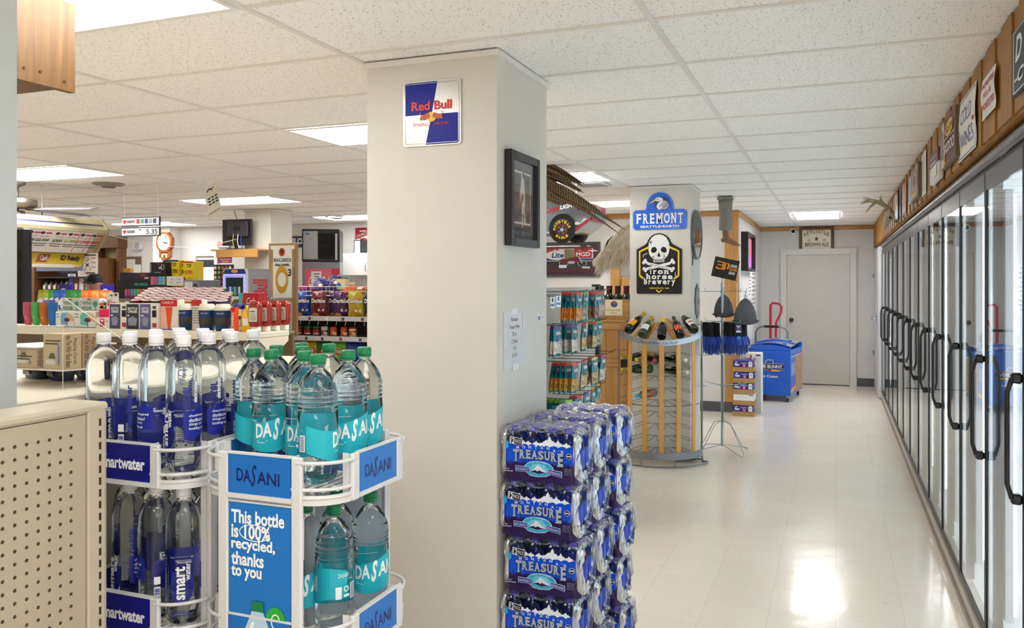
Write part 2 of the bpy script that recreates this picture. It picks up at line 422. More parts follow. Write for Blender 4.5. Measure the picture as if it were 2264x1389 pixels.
pillar(-1.792, 2.95, -1.217, 3.54, 'broad square white pillar in the middle of the shop')
pillar(-1.80, 7.64, -1.238, 8.22, 'square white pillar behind the wine rack')
pillar(-6.78, 8.30, -6.39, 8.72, 'slim white pillar beside the tall mirror sign')
m = MB(); m.box(-2.15, .9, 0, -1.75, 1.356, CEIL-.008, paint('c6cccc', .5)); struct(m, 'pillar', 'grey white post at the left edge beside the pegboard shelving', 'pillar')
# timber header beam at upper left
q = MB()
q.box(-2.305, -.5, 2.222, -2.28, 1.97, CEIL-.006, M_BEAM); q.box(-2.62, -.5, 2.235, -2.306, 1.955, CEIL-.006, M_BEAMY)
for y, z in ((1.93, 2.25), (1.845, 2.262), (1.79, 2.26)): q.cyl((-2.283, y, z), (-2.277, y, z), .0045, mat('5a4a38', .4, .6), 8)
struct(q, 'beam', 'knotty timber header beam fixed under the ceiling', 'beam')
# trims and baseboards
m = MB(); m.box(-3.0, YW-.02, 2.447, XA+.02, YW-.001, CEIL-.007, M_TRIM); struct(m, 'trim_1', 'wooden ceiling trim along the back wall', 'trim')
m = MB(); m.box(XA+.001, YW, 2.447, XA+.02, YB-.02, CEIL-.007, wood('a8743a', 'c18d4e', 'cfa063', 'y', knots=False)); m.box(XA, YB-.02, 2.447, .55, YB-.001, CEIL-.007, M_TRIM); struct(m, 'trim_2', 'wooden ceiling trim round the alcove', 'trim')
m = MB(); m.box(XA-.15, YW-.022, .13, XA+.012, YW-.001, 2.446, M_PINE); m.box(XA+.001, YW-.0005, .13, XA+.0115, YW+.13, 2.4455, M_PINE); struct(m, 'trim_3', 'upright wooden corner trim beside the carton stack', 'trim')
m = MB(); m.box(-3.0, YW-.012, 0, XA+.008, YW-.001, .125, M_BASE); m.box(XA+.001, YW, 0, XA+.012, YB, .125, M_BASE); struct(m, 'baseboard_left', 'dark grey cove base', 'baseboard')
m = MB(); m.box(.31, YB-.012, 0, .62, YB-.001, .125, M_BASE); m.box(XA, YB-.012, 0, -.84, YB-.001, .125, M_BASE); struct(m, 'baseboard_back', 'dark grey cove base at the end wall', 'baseboard')
# rear door
def rear_door():
    a, b, zt = -.73, .20, 2.055
    d = MB(); d.box(a, YB-.035, .012, b, YB-.008, zt, paint('cfcbc2', .45)); d = tag(d.build('door_1'), 'plain off-white flush door at the end of the aisle', 'door', None, 'structure')
    f = MB(); fm = mat('dad8d4', .4)
    f.box(a-.1, YB-.05, 0, a-.004, YB-.002, zt+.1, fm); f.box(b+.004, YB-.05, 0, b+.1, YB-.002, zt+.1, fm); f.box(a-.0035, YB-.05, zt+.004, b+.0035, YB-.002, zt+.1, fm); f.build('door_frame', d)
    k = MB(); k.T = Matrix.Translation((a+.07, YB-.035, 1.02)) @ Matrix.Rotation(PI/2, 4, 'X'); k.lathe([(.034, 0), (.034, .006), (.012, .008), (.012, .03), (.026, .034), (.028, .05), (.018, .06), (0, .062)], mat('5c503c', .35, 1.), 16); k.build('door_knob', d)
    MB().box(a, YB-.04, .001, b, YB-.01, .011, mat('2b2b2c', .6)).build('threshold', d)
rear_door()
# ================================================================ troffers
M_DIFF = mat((1., .985, .955), .5, emit=LAMP); M_LF = mat('f0eeea', .4)
def troffer(x0, y0, x1, y1, label, group='fluorescent troffers'):
    t = thing('ceiling_light', label, 'ceiling light', ((x0+x1)/2, (y0+y1)/2, CEIL-.012), 0, group)
    hx, hy = (x1-x0)/2, (y1-y0)/2
    f = MB()
    f.box(-hx, -hy, 0, hx, -hy+.02, .006, M_LF).box(-hx, hy-.02, 0, hx, hy, .006, M_LF).box(-hx, -hy+.02, 0, -hx+.02, hy-.02, .006, M_LF).box(hx-.02, -hy+.02, 0, hx, hy-.02, .006, M_LF).build('frame', t)
    MB().box(-hx+.02, -hy+.02, .001, hx-.02, hy-.02, .005, M_DIFF).build('diffuser', t)
for x, y, lab in ((-3.03, 1.60, 'glowing ceiling panel beside the timber header beam'), (-3.03, 4.04, 'glowing ceiling panel cut off by the broad pillar'),
        (-6.69, 4.65, 'glowing ceiling panel nearest the ceiling fan'), (-6.69, 7.09, 'glowing ceiling panel behind the hanging paper sheet'),
        (-10.35, 9.53, 'glowing ceiling panel behind the hanging price sign'), (-6.69, 9.53, 'glowing ceiling panel above the ice machine'),
        (-3.03, 6.48, 'glowing ceiling panel beside the pheasant tail'), (-3.03, 8.92, 'glowing ceiling panel above the model race car')):
    troffer(x+.012, y+.012, x+1.208, y+.6, lab)
troffer(-.53, 11.22, .06, 12.4, 'glowing ceiling panel in front of the rear door')
for x, y in ((-.56, .37), (-.56, -1.4), (-3.03, -.84), (-6.69, 1.6), (-6.69, -1.4), (-10.35, 3.4), (-10.35, 6.48)):  # added panels, never in view, put in to brighten the shop
    troffer(x+.012, y+.012, x+(1.1 if x > -1 else 1.208), y+.6, 'added ceiling panel out of view that lights the shop', 'added troffers out of view')
# ================================================================ coolers and soffit
def coolers():
    Y0, DW, N, XF = 2.44, .77, 13, .60
    Y1 = Y0+DW*N
    fm = mat('0c0c0d', .45); al = mat('58575a', .35, .8); inn = mat('e9eef0', .5)
    m = MB(); m.box(1.42, Y0, 0, 1.5, Y1+.1, 2.3, inn); m.box(.78, Y1+.0, 0, 1.42, Y1+.1, 2.3, inn); m.box(.74, Y0-.06, 0, 1.42, Y0, 2.3, inn); m.box(.64, Y0, 2.16, 1.42, Y1, 2.3, inn); m.box(.64, Y0, .001, 1.42, Y1, .09, inn)
    for k in range(40):
        y = Y0+.15+k*.25; m.box(1.405, y, .1, 1.42, y+.02, 2.15, inn)
    for z in (.5, .9, 1.3, 1.7):
        pass
    struct(m, 'wall_cooler', 'pale lining of the walk-in cooler behind the glass doors')
    c = thing('cooler_front', 'long dark framed front of the walk-in cooler with its kick plate', 'cooler', (XF, (Y0+Y1)/2, 0)); L = (Y1-Y0)/2
    f = MB(); f.box(.0, -L, 2.075, .035, L, 2.10, fm); f.box(.012, -L, 2.10, .05, L, 2.165, mat('6a6a6e', .25, .8)); f.tube([(-.0, -L, 2.125), (-.0, L, 2.125)], .028, mat('5b5a5c', .25, .8), 10); f.box(.0, -L, .085, .04, L, .115, fm)
    for k in range(N+1): f.box(.016, -L+DW*k-.014, .115, .05, -L+DW*k+.014, 2.075, fm)
    f.build('frame', c)
    MB().box(-.012, -L, .001, .03, L, .084, mat('b5aea2', .4)).box(-.02, -L, .001, -.0125, L, .03, mat('8c857c', .5)).build('kick_plate', c)
    s = MB()
    for k in range(N+1): s.box(.055, -L+DW*k-.035, .2, .085, -L+DW*k+.035, 2.0, mat('f4f6f8', .4))
    s.build('lamp_housing', c)
    s = MB(); em = mat((.86, .93, 1.), .5, emit=COOL)
    for k in range(N+1):
        s.box(.086, -L+DW*k-.014, .22, .094, -L+DW*k+.014, 1.98, em)
    s.build('strip_lamp', c)
    gl = glass_sheet((.93, .955, .96), 1.62)
    for k in range(N):
        y = Y0+DW*(k+.5); near = ordn(N-1-k)
        d = thing('cooler_door', 'glass cooler door with black handle, %s from the far end of the row' % near, 'cooler door', (XF-.002, y, .118), 0, 'glass doors of the walk-in cooler'); w = DW/2-.004; h = 1.955
        f = MB(); f.box(0, -w, 0, -.012, -w+.016, h, fm); f.box(0, w-.016, 0, -.012, w, h, fm); f.box(0, -w+.016, 0, -.012, w-.016, .035, fm); f.box(0, -w+.016, h-.075, -.012, w-.016, h, al); f.build('door_frame', d)
        MB().box(-.005, -w+.016, .035, -.008, w-.016, h-.075, gl).build('pane', d)
        hd = MB(); z0, z1, yy = .76, 1.17, -w+.02
        for z in (z0, z1): hd.box(-.0125, yy-.016, z-.018, -.045, yy+.016, z+.018, BLACK, .006)
        hd.tube([(-.042, yy, z0), (-.056, yy, z0+.05), (-.056, yy, z1-.05), (-.042, yy, z1)], .0085, BLACK, 8); hd.build('handle', d)
    # the walk-in's own door at the far end
    d = thing('walk_in_door', 'grey insulated walk-in door past the last glass door', 'cooler door', (.60, (Y1+YB)/2, 0)); w = (YB-Y1)/2-.06
    MB().box(0, -w, .02, -.05, w, 2.12, mat('c9ccce', .35), .008).build('panel', d)
    hg = MB()
    for z in (.55, 1.72): hg.box(-.051, w-.16, z-.03, -.075, w-.02, z+.03, CHROME, .006)
    hg.build('hinge', d); MB().box(-.051, -.3, 1.03, -.07, -.2, 1.15, CHROME, .005).tube([(-.07, -.25, 1.1), (-.12, -.25, 1.1), (-.12, -.1, 1.1)], .012, CHROME).build('latch', d)
    m = MB(); m.box(.61, Y1, 0, .74, YB, 2.16, M_WALL); struct(m, 'wall_right', 'grey wall panel round the walk-in door')
    # boarded soffit above
    m = MB(); y = 1.6; i = 0
    m.box(.56, 1.6, 2.16, .75, YB, CEIL-.006, M_SOFF)
    while y < YB-.05:
        w = .2 if i % 2 == 0 else .115; m.box(.545 if i % 2 == 0 else .552, y, 2.165 if i % 2 == 0 else 2.172, .5599, min(y+w-.008, YB), CEIL-.006, M_SOFF); y += w; i += 1
    struct(m, 'wall_soffit', 'brown board and batten soffit above the cooler doors', 'soffit')
coolers()
# ================================================================ pegboard shelving at the lower left
def pegboard():
    X, Y1, ZT = -1.48, 1.36, 1.352
    cr = mat('b4aa93', .45); cr2 = mat('bfb6a0', .4); hole = mat('4a3d2c', .9)
    g = thing('pegboard_gondola', 'cream pegboard back of a shelving unit at lower left', 'shelving unit', (X, Y1, 0))
    m = MB(); m.box(-.03, -1.2, .05, -.004, -.052, ZT-.022, cr)
    fn = plane_fn((-.004, 0, 0), (0, 1, 0), (0, 0, 1), .0004)
    it = []
    for i in range(14):
        for j in range(18):
            it.append(('E', -.088-.0254*i, ZT-.06-.0254*j, (.0038), .0038, hole, 10, {'same': 1}))
    m.art(it, fn); m.build('pegboard_panel', g)
    m = MB(); m.box(-.045, -.05, .01, .003, -.006, ZT-.006, cr2, .003); m.box(-.03, -.0055, .01, -.002, .0, ZT-.002, cr)
    fn = plane_fn((.003, 0, 0), (0, 1, 0), (0, 0, 1), .0004)
    m.art([('R', -.024, ZT-.05-.0254*j, -.018, ZT-.034-.0254*j, mat('2b2620', .8), {'same': 1}) for j in range(22)], fn); m.build('slotted_upright', g)
    MB().box(-.115, -1.2, ZT-.02, .004, .004, ZT, cr2, .006).build('top_cap', g)
    MB().box(-.1, -1.2, .0, .006, 0, .12, cr).build('base', g)
    MB().box(-.55, -1.2, 1.155, -.116, .0, 1.175, cr2, .004).box(-.55, -1.2, .0, -.53, .0, 1.155, cr).build('shelf', g)
    # a blue cable tie poking from a hole
    t = MB(); t.tube([(X+.002, 1.058, 1.272), (X+.012, 1.066, 1.277), (X+.012, 1.082, 1.286)], [.003, .004, .0025], mat('1f7f96', .35), 8)
    tag(t.build('hook_tip'), 'small teal plastic tip poking out of the pegboard near its left edge', 'hook')
pegboard()
# ================================================================ bottles
PET = mat((.96, .985, 1.), .0, 0, .5, 1., 1.33); PETB = mat((.90, .972, .988), .0, 0, .5, 1., 1.33)
def smart_bottle():
    H, R = .322, .0405
    b = thing('water_bottle', 'x', 'bottle', (0, 0, 0))
    prof = [(0, .006), (.014, .004), (.024, .0), (.033, .004), (.038, .012), (R, .028), (R, .230), (.0397, .246), (.0365, .261), (.0305, .274), (.022, .285), (.0145, .2915), (.0135, .297)]
    MB().lathe(prof, PET, 28, mod=lambda z, a: 1-.05*max(0, (.026-z)/.026)*(1+math.cos(5*a))).build('bottle_body', b)
    c = MB(); wc = mat('eeeef0', .35)
    c.lathe([(.0165, .296), (.0165, .2985), (.0150, .299), (.0165, .2995), (.0170, .303), (.0170, .318), (.0155, H), (.001, H)], wc, 24, mod=lambda z, a: 1+.02*math.cos(24*a) if z < .319 else 1); c.build('cap', b)
    l = MB(); nv = mat('12208f', .45); wh = mat('e8ebf2', .5); r = R+.0004
    fn = lambda a: cyl_fn(0, 0, 0, r, a, .0004)
    # front: tall drop shape and upright wordmark
    F = fn(-PI/2)
    pts = [(-.0275, .093)]+[(-.0275*math.cos(t), .093-.0-.040*math.sin(t)*1.0) for t in [PI*i/14 for i in range(1, 14)]]+[(.0275, .093)]
    up = [(.0275, .093), (.026, .118), (.02, .128), (.0, .122), (-.02, .130), (-.0275, .136)]
    l.art([('P', [(x, y) for x, y in pts+up[1:]], nv), ('T', 'smart', -.016, .064, .008, .142, wh, dict(rot=1, bold=.03)), ('T', 'water', .008, .108, .019, .150, wh, dict(rot=1, bold=.02)),
           ('R', -.024, .026, .024, .0285, nv), ('R', -.02, .031, .018, .0325, nv), ('R', -.022, .036, .02, .0375, nv)], F)
    # side: wavy band with four lines of print
    F = fn(PI/6)
    l.art([('B', -.038, .038, lambda x: .088+.012*math.sin(x*70), lambda x: .150+.008*math.sin(x*70+.6), nv, 16),
           ('T', 'cloud-inspired', -.027, .130, .027, .138, wh, dict(bold=.015)), ('T', 'distillation?', -.027, .120, .018, .128, wh, dict(bold=.015)), ('T', 'things are', -.027, .110, .010, .118, wh, dict(bold=.015)), ('T', 'looking up', -.027, .100, .012, .108, wh, dict(bold=.015)),
           ('T', 'electrolytes', -.018, .165, -.004, .215, wh, dict(rot=1, bold=.03)), ('T', 'and vapor distilled water', -.02, .06, .02, .066, nv), ('T', '33.8 FL OZ (1.05 PT) 1 L', -.02, .05, .02, .056, nv)], F)
    # back: blue upright letters and the white code panel
    F = fn(PI*5/6)
    l.art([('T', 'smartwater', -.006, .085, .006, .20, nv, dict(rot=1, bold=.03)), ('R', -.026, .045, -.012, .082, wh)]+[('R', -.0245, .048+.0032*i, -.0135, .0495+.0032*i+(.0008 if i % 3 else 0), nv, {'same': 1}) for i in range(10)]+
          [('R', -.026, .088, -.012, .106, wh), ('L', [(-.012+.004*math.cos(a), .035+.004*math.sin(a)) for a in [i*PI/5 for i in range(9)]], .0012, nv)]+
          [('R', .014, .05+.005*i, .028, .0515+.005*i, nv, {'same': 1}) for i in range(14)], F)
    l.build('label', b); return b
def aqua_bottle():
    H, R = .287, .0445
    b = thing('water_bottle', 'x', 'bottle', (0, 0, 0))
    rib = []
    for z in (.160, .170, .180, .190): rib += [(R, z), (R-.0022, z+.003), (R, z+.006)]
    prof = [(0, .006), (.016, .004), (.027, .0), (.036, .005), (.0425, .016), (R, .03), (R, .045), (R-.0015, .05), (R, .055)]+rib+[(R-.0005, .202), (.0405, .216), (.0335, .232), (.0245, .246), (.0155, .255), (.0135, .259), (.0135, .265)]
    MB().lathe(prof, PETB, 28, mod=lambda z, a: 1-.06*max(0, (.028-z)/.028)*(1+math.cos(5*a))).build('bottle_body', b)
    g = mat('0e7a4c', .35)
    MB().lathe([(.0165, .2635), (.0165, .266), (.0152, .2665), (.0168, .267), (.0172, .271), (.0172, .283), (.0158, H), (.001, H)], g, 24, mod=lambda z, a: 1+.018*math.cos(24*a) if z < .284 else 1).build('cap', b)
    l = MB(); te = mat('22b2c2', .4); wh = mat('f0f6f7', .5); pu = mat('6a5aa0', .5)
    F = cyl_fn(0, 0, 0, R+.0004, -PI/2, .0004); P2 = 2*PI*R
    lo = lambda x: .066+.016*math.sin(x/R*1.0-.9)*1.0; hi = lambda x: .136+.016*math.sin(x/R-.3)
    l.art([('B', -P2*.5+.018, P2*.5-.004, lo, hi, te, 36)], F)
    sl = .12
    def word(x, y, w, h, s):   # the stretched wordmark climbs with the band
        return [('T', 'DA', x, y, x+w*.34, y+h, s, dict(slope=w*.34*sl, same=1, bold=.03)), ('T', 'S', x+w*.36, y-h*.25+w*.36*sl, x+w*.49, y+h*1.25+w*.40*sl, s, dict(bold=.04, shear=.35, same=1)), ('T', 'ANI', x+w*.505, y+w*.505*sl, x+w, y+h+w*.505*sl, s, dict(slope=w*.48*sl, bold=.03))]
    l.art(word(-.060, .082, .118, .034, wh)+[('R', -.056, .076, -.030, .0775, wh), ('R', -.056, .072, -.036, .0733, wh)], F, 2)
    G = cyl_fn(0, 0, 0, R+.0004, PI*.44, .0004)
    l.art([('T', 'DASANI', -.02, .128, .006, .138, wh), ('R', -.022, .121, .02, .1222, wh), ('R', -.026, .080, -.012, .108, wh), ('R', .010, .076, .026, .112, wh)]+[('R', .012, .079+.0036*i, .024, .0808+.0036*i, pu, {'same': 1}) for i in range(9)]+
          [('E', -.001, .102, .007, .007, wh, 12), ('E', -.001, .102, .0045, .0045, te, 12), ('R', -.008, .084, .006, .09, wh)], G, 2)
    l.build('label', b); return b
SB = smart_bottle(); AB = aqua_bottle()
def stand(root, x, y, z, rz, label, group, first=[True]):
    if root.get('used') is None:
        root['used'] = 1; root.location = (x, y, z); root.rotation_euler = (0, 0, rz); root['label'] = label; root['group'] = group; del root['used']; root['used'] = 1; return root
    d = dup(root, (x, y, z), rz, label, group); return d
# ================================================================ white wire racks
M_WIRE = mat('d6d7d8', .3)
def rack(cx, cy, name_label, tier_z, sign_col, sign_word, word_col, front_panel, right_panel, long_sides):
    t = thing('wire_rack', name_label, 'display rack', (cx, cy, 0)); h = .186; q = .098
    R = ring(h, h, .088, 6)
    post = MB()
    for a in range(4):
        post.T = Matrix.Rotation(a*PI/2, 4, 'Z')
        for s in (-1, 1):
            for z0, z1 in ([(.03, tier_z[0]+.07)] if a % 2 == long_sides else [(z-.034, z+.07) for z in tier_z]):
                post.box(s*q-.0135, -h-.006, z0, s*q+.0135, -h+.006, z1, M_WIRE, .003)
                post.box(s*q-.0135, -h+.006, z0, s*q-.0135+.003, -h+.022, z1, M_WIRE)
    post.T = None; post.build('post', t)
    for k, z in enumerate(tier_z):
        s = MB()
        for zz, r_ in ((z, .0042), (z-.018, .0032)):
            s.tube([(x, y, zz) for x, y in R], r_, M_WIRE, 6, True)
        for a in range(4):      # guard rails bulge out at the rounded corners
            s.tube([((q+(h+.004-q)*math.cos(t)*1.0)*ca-(q+(h+.004-q)*math.sin(t))*sa, (q+(h+.004-q)*math.cos(t))*sa+(q+(h+.004-q)*math.sin(t))*ca, z+.058) for ca, sa in ((math.cos(a*PI/2), math.sin(a*PI/2)),) for t in [PI/2*i/10 for i in range(11)]], .0042, M_WIRE, 6)
        for i in range(-8, 9):
            x = i*.0215; lim = h if abs(x) < h-.088 else h-.088+math.sqrt(max(0, .088**2-(abs(x)-h+.088)**2))
            s.tube([(x, -lim, z-.004), (x, lim, z-.004)], .0026, M_WIRE, 5)
        for y in (-.1, .1): s.tube([(-h, y, z-.009), (h, y, z-.009)], .003, M_WIRE, 5)
        # shallow skirt under the rim
        n = len(R); s.add([(x, y, zz) for zz in (z-.034, z-.012) for x, y in R], [(i, (i+1) % n, n+(i+1) % n, n+i) for i in range(n)], M_WIRE, True)
        sh = s.build('shelf', t)
        for a in range(4):
            p = MB(); p.T = Matrix.Rotation(a*PI/2, 4, 'Z')
            p.box(-.083, -h-.004, z-.02, .083, -h+.004, z+.066, sign_col); p.box(-.086, -h-.008, z-.03, .086, -h+.006, z-.02, M_WIRE); p.box(-.086, -h-.005, z+.0665, .086, -h+.006, z+.071, M_WIRE)
            fn = plane_fn((0, -h-.0042, z), (1, 0, 0), (0, 0, 1), .0005)
            p.art(sign_word(word_col), fn); p.build('shelf_sign', sh)
    if front_panel: front_panel(t, h)
    if right_panel: right_panel(t, h)
    MB().lathe([(.012, .0), (.012, tier_z[0]-.04)], M_WIRE, 10).box(-.14, -.14, .012, .14, .14, .03, M_WIRE, .004).build('centre_pole', t)
    return t
TZ = (1.164, .806, .448, .09)
def dword(c): return [('T', 'DA', -.06, .008, -.022, .036, c, dict(slope=-.002, bold=.015, same=1)), ('T', 'S', -.022, -.002, -.006, .046, c, dict(shear=.35, bold=.015, same=1)), ('T', 'ANI', -.005, .005, .055, .033, c, dict(slope=-.002, bold=.015))]
def sword(c): return [('T', 'smartwater', -.070, .006, .070, .032, c, dict(bold=.035)), ('T', 'glaceau', -.069, .035, -.042, .040, mat('8f97d8', .5))]
def blue_panel(t, h):
    z0, z1 = TZ[1]-.06, TZ[0]-.04; bl = mat('1272c4', .4); wh = mat('f2f5f6', .5)
    m = MB(); m.box(-.083, -h-.002, z0, .083, -h+.002, z1, bl); m.box(-.086, -h-.004, z1, .086, -h+.003, z1+.004, M_WIRE)
    fn = plane_fn((0, -h-.0022, z1), (1, 0, 0), (0, 0, 1), .0005); it = []
    for i, (s, w) in enumerate((('This bottle', .142), ('is 100%', .105), ('recycled,', .118), ('thanks', .088), ('to you', .082))):
        it.append(('T', s, -.076, -.041-.031*i-(.006 if s in ('This bottle', 'thanks') else .008), -.076+w, -.017-.031*i, wh, dict(bold=.03, same=1)))
    it.append(('N',)); it.append(('L', [(-.013+.040*math.cos(a), -.065+.018*math.sin(a)) for a in [2*PI*i/24 for i in range(25)]], .0022, wh))
    gr = mat('27a53a', .4); gl = mat('b6cfe4', .3); dk = mat('0d2c66', .4)
    it += [('E', .044, -.252, .026, .032, gr), ('L', [(.044+.011*math.cos(a), -.252+.016*math.sin(a)) for a in [.4+i*.5 for i in range(10)]], .003, wh),
           ('P', [(-.042, -.40), (-.042, -.30), (-.036, -.275), (-.022, -.245), (-.018, -.235), (.012, -.235), (.016, -.245), (.030, -.275), (.036, -.30), (.036, -.40)], gl), ('R', -.019, -.236, .013, -.214, mat('0e7a4c', .4)),
           ('P', [(-.036, -.32), (-.03, -.285), (-.018, -.26), (-.010, -.26), (-.022, -.30), (-.026, -.32)], mat('e8f2f8', .3)),
           ('R', -.042, -.40, .036, -.334, dk), ('T', 'DASANI', -.026, -.352, .020, -.341, wh), ('T', '100%', -.038, -.382, .032, -.360, wh, dict(bold=.03)), ('T', 'RECYCLED BOTTLE', -.038, -.392, .032, -.386, wh)]
    m.art(it, fn); m.build('front_panel', t)
    bk = MB(); pb = mat('c3cbd8', .45); bk.box(-.1, h-.02, TZ[3], .1, h-.014, TZ[0]-.04, pb); bk.box(-h+.014, -.09, TZ[3], -h+.02, .09, TZ[0]-.04, pb); bk.build('rear_panel', t)
def white_side(t, h):
    m = MB(); m.box(h-.004, -.083, TZ[1]-.06, h+.002, .083, TZ[0]-.04, mat('e4e6e2', .45)); fn = plane_fn((h+.0022, 0, TZ[0]-.04), (0, 1, 0), (0, 0, 1), .0005)
    m.art([('T', 'the', -.07, -.075, -.01, -.045, mat('1b2f78', .5), dict(bold=.02)), ('R', -.083, -.105, .083, -.1, mat('b9cfa0', .5)), ('P', [(-.083, -.355), (-.083, -.24), (-.03, -.2), (.083, -.2), (.083, -.355)], mat('20242c', .5))], fn); m.build('side_panel', t)
    bk = MB(); bk.box(-.1, h-.02, TZ[3], .1, h-.014, TZ[0]-.04, mat('d6d8da', .5)); bk.build('rear_panel', t)
RA = rack(-1.574, 1.68, 'white wire rack of clear bottles behind the pegboard end', TZ, mat('15157c', .4), sword, mat('f2f2f6', .5), None, white_side, 1)
RD = rack(-1.179, 1.68, 'white wire rack with bright blue signs in front of the broad pillar', TZ, mat('0f6cc0', .4), dword, mat('101a66', .4), blue_panel, None, 0)
def fill_racks():
    rows = ['front', 'second', 'third', 'back']; cols = ['leftmost', 'second from left', 'third from left', 'rightmost']
    rnd = random.Random(5)
    for tz, tn in ((TZ[0], 'top'), (TZ[1], 'second')):
        for j in range(4):
            for i in range(4):
                if (i, j) in ((0, 0), (3, 3)) and tn == 'second': continue
                x = -1.574+(-1.5+i)*.0845; y = 1.68+(-1.5+j)*.0845
                ph = rnd.choice((0, .25, -.3, 1.9, 2.2, 3.9, 4.3))
                if tn == 'top' and j == 0: ph = (1.0, 2.55, 3.55, -.75)[i]
                if tn == 'top' and i == 3 and j: ph = -.85
                if tn == 'second' and (i, j) == (3, 0): ph = .30
                if tn == 'second' and (i, j) == (2, 0): ph = 3.05
                if tn == 'second' and (i, j) == (1, 0): ph = -.7
                if tn == 'second' and i == 3 and j == 1: ph = -.9
                stand(SB, x, y, tz-.0005, ph+YAW*.9, 'clear bottle, %s of the %s row, %s tier of the left wire rack' % (cols[i], rows[j], tn), 'clear water bottles on the left wire rack')
    G = 'aqua water bottles on the right wire rack'
    top = [(-.150, -.02, 1.75), (-.078, -.045, .75), (.025, -.055, .55), (.101, -.114, 2.35), (.103, .006, .75), (.088, .103, .85), (-.155, .075, 1.2), (-.07, .067, 2.2), (-.145, .168, .3), (-.055, .162, 3)]
    nm = ['with its barcode turned forward at the left end', 'second from left in the front, wordmark turned forward', 'partly behind the foremost bottle', 'foremost, over the curved rail', 'second from right, beside the right-hand sign', 'at the right end next to the pillar',
          'behind the left end', 'third from left at the back', 'in the far left corner', 'in the far middle']
    for (x, y, r), n in zip(top, nm): stand(AB, RD.location.x+x, RD.location.y+y, TZ[0], r+YAW, 'aqua bottle %s, top tier' % n, G)
    for (x, y, r), n in zip([(.012, -.035, .5), (.088, -.03, .0), (.104, .105, .6), (.02, .085, 2.)], ['silvery one behind the blue panel', 'foremost over the sign', 'rearmost by the pillar', 'between the two others']):
        stand(AB, RD.location.x+x, RD.location.y+y, TZ[1], r+YAW-(2.1 if n.startswith('fore') else 0), 'aqua bottle on the second tier, %s' % n, G)
fill_racks()
# ================================================================ things on the broad pillar
def energy_sign():
    a = at(893, 183, Y=2.95); b = at(1021, 320, Y=2.95); w = b.x-a.x; h = a.z-b.z-.006
    s = MB(); si = mat('c4c2bc', .3, .5); bl = mat('0a1690', .38, 0., .3)
    P = ring(w/2, h/2, .012, 4); s.T = Matrix.Translation(((a.x+b.x)/2, 2.949, (a.z+b.z)/2)) @ Matrix.Rotation(PI/2, 4, 'X')
    s.prism(P, 0, .006, si)
    s.T = None; fn = plane_fn(((a.x+b.x)/2, 2.9428, (a.z+b.z)/2), (w, 0, 0), (0, 0, h), .0006); rd = mat('d8242c', .35); ye = mat('f2c531', .35); dr = mat('c8552c', .4)
    s.art([('P', [(-.47, -.02), (-.47, .46), (-.44, .48), (.10, .48), (.0, -.02)], bl), ('P', [(.0, -.02), (.47, -.02), (.47, -.45), (.44, -.48), (-.1, -.48)], bl),
           ('L', [(-.46, .44), (-.44, .46), (.44, .46), (.46, .44), (.46, -.44), (.44, -.46), (-.44, -.46), (-.46, -.44), (-.46, .44)], .008, mat('b9b8b4', .2, .8)),
           ('T', 'Red Bull', -.345, .045, .345, .185, rd, dict(bold=.03)), ('E', .0, -.06, .085, .075, ye, 24),
           ('P', [(-.2, -.075), (-.175, -.03), (-.12, -.02), (-.06, .005), (-.02, -.035), (-.03, -.075), (-.09, -.085), (-.12, -.11), (-.155, -.09), (-.19, -.11)], dr), ('P', [(.2, -.075), (.175, -.03), (.12, -.02), (.06, .005), (.02, -.035), (.03, -.075), (.09, -.085), (.12, -.11), (.155, -.09), (.19, -.11)], dr),
           ('L', [(-.185, -.03), (-.195, .0), (-.18, .02)], .012, dr), ('L', [(.185, -.03), (.195, .0), (.18, .02)], .012, dr),
           ('T', 'ENERGY DRINK', -.31, -.195, .31, -.145, mat('b5303c', .4))], fn)
    tag(s.build('tin_sign'), 'blue and silver quartered tin sign on the broad pillar', 'sign')
energy_sign()
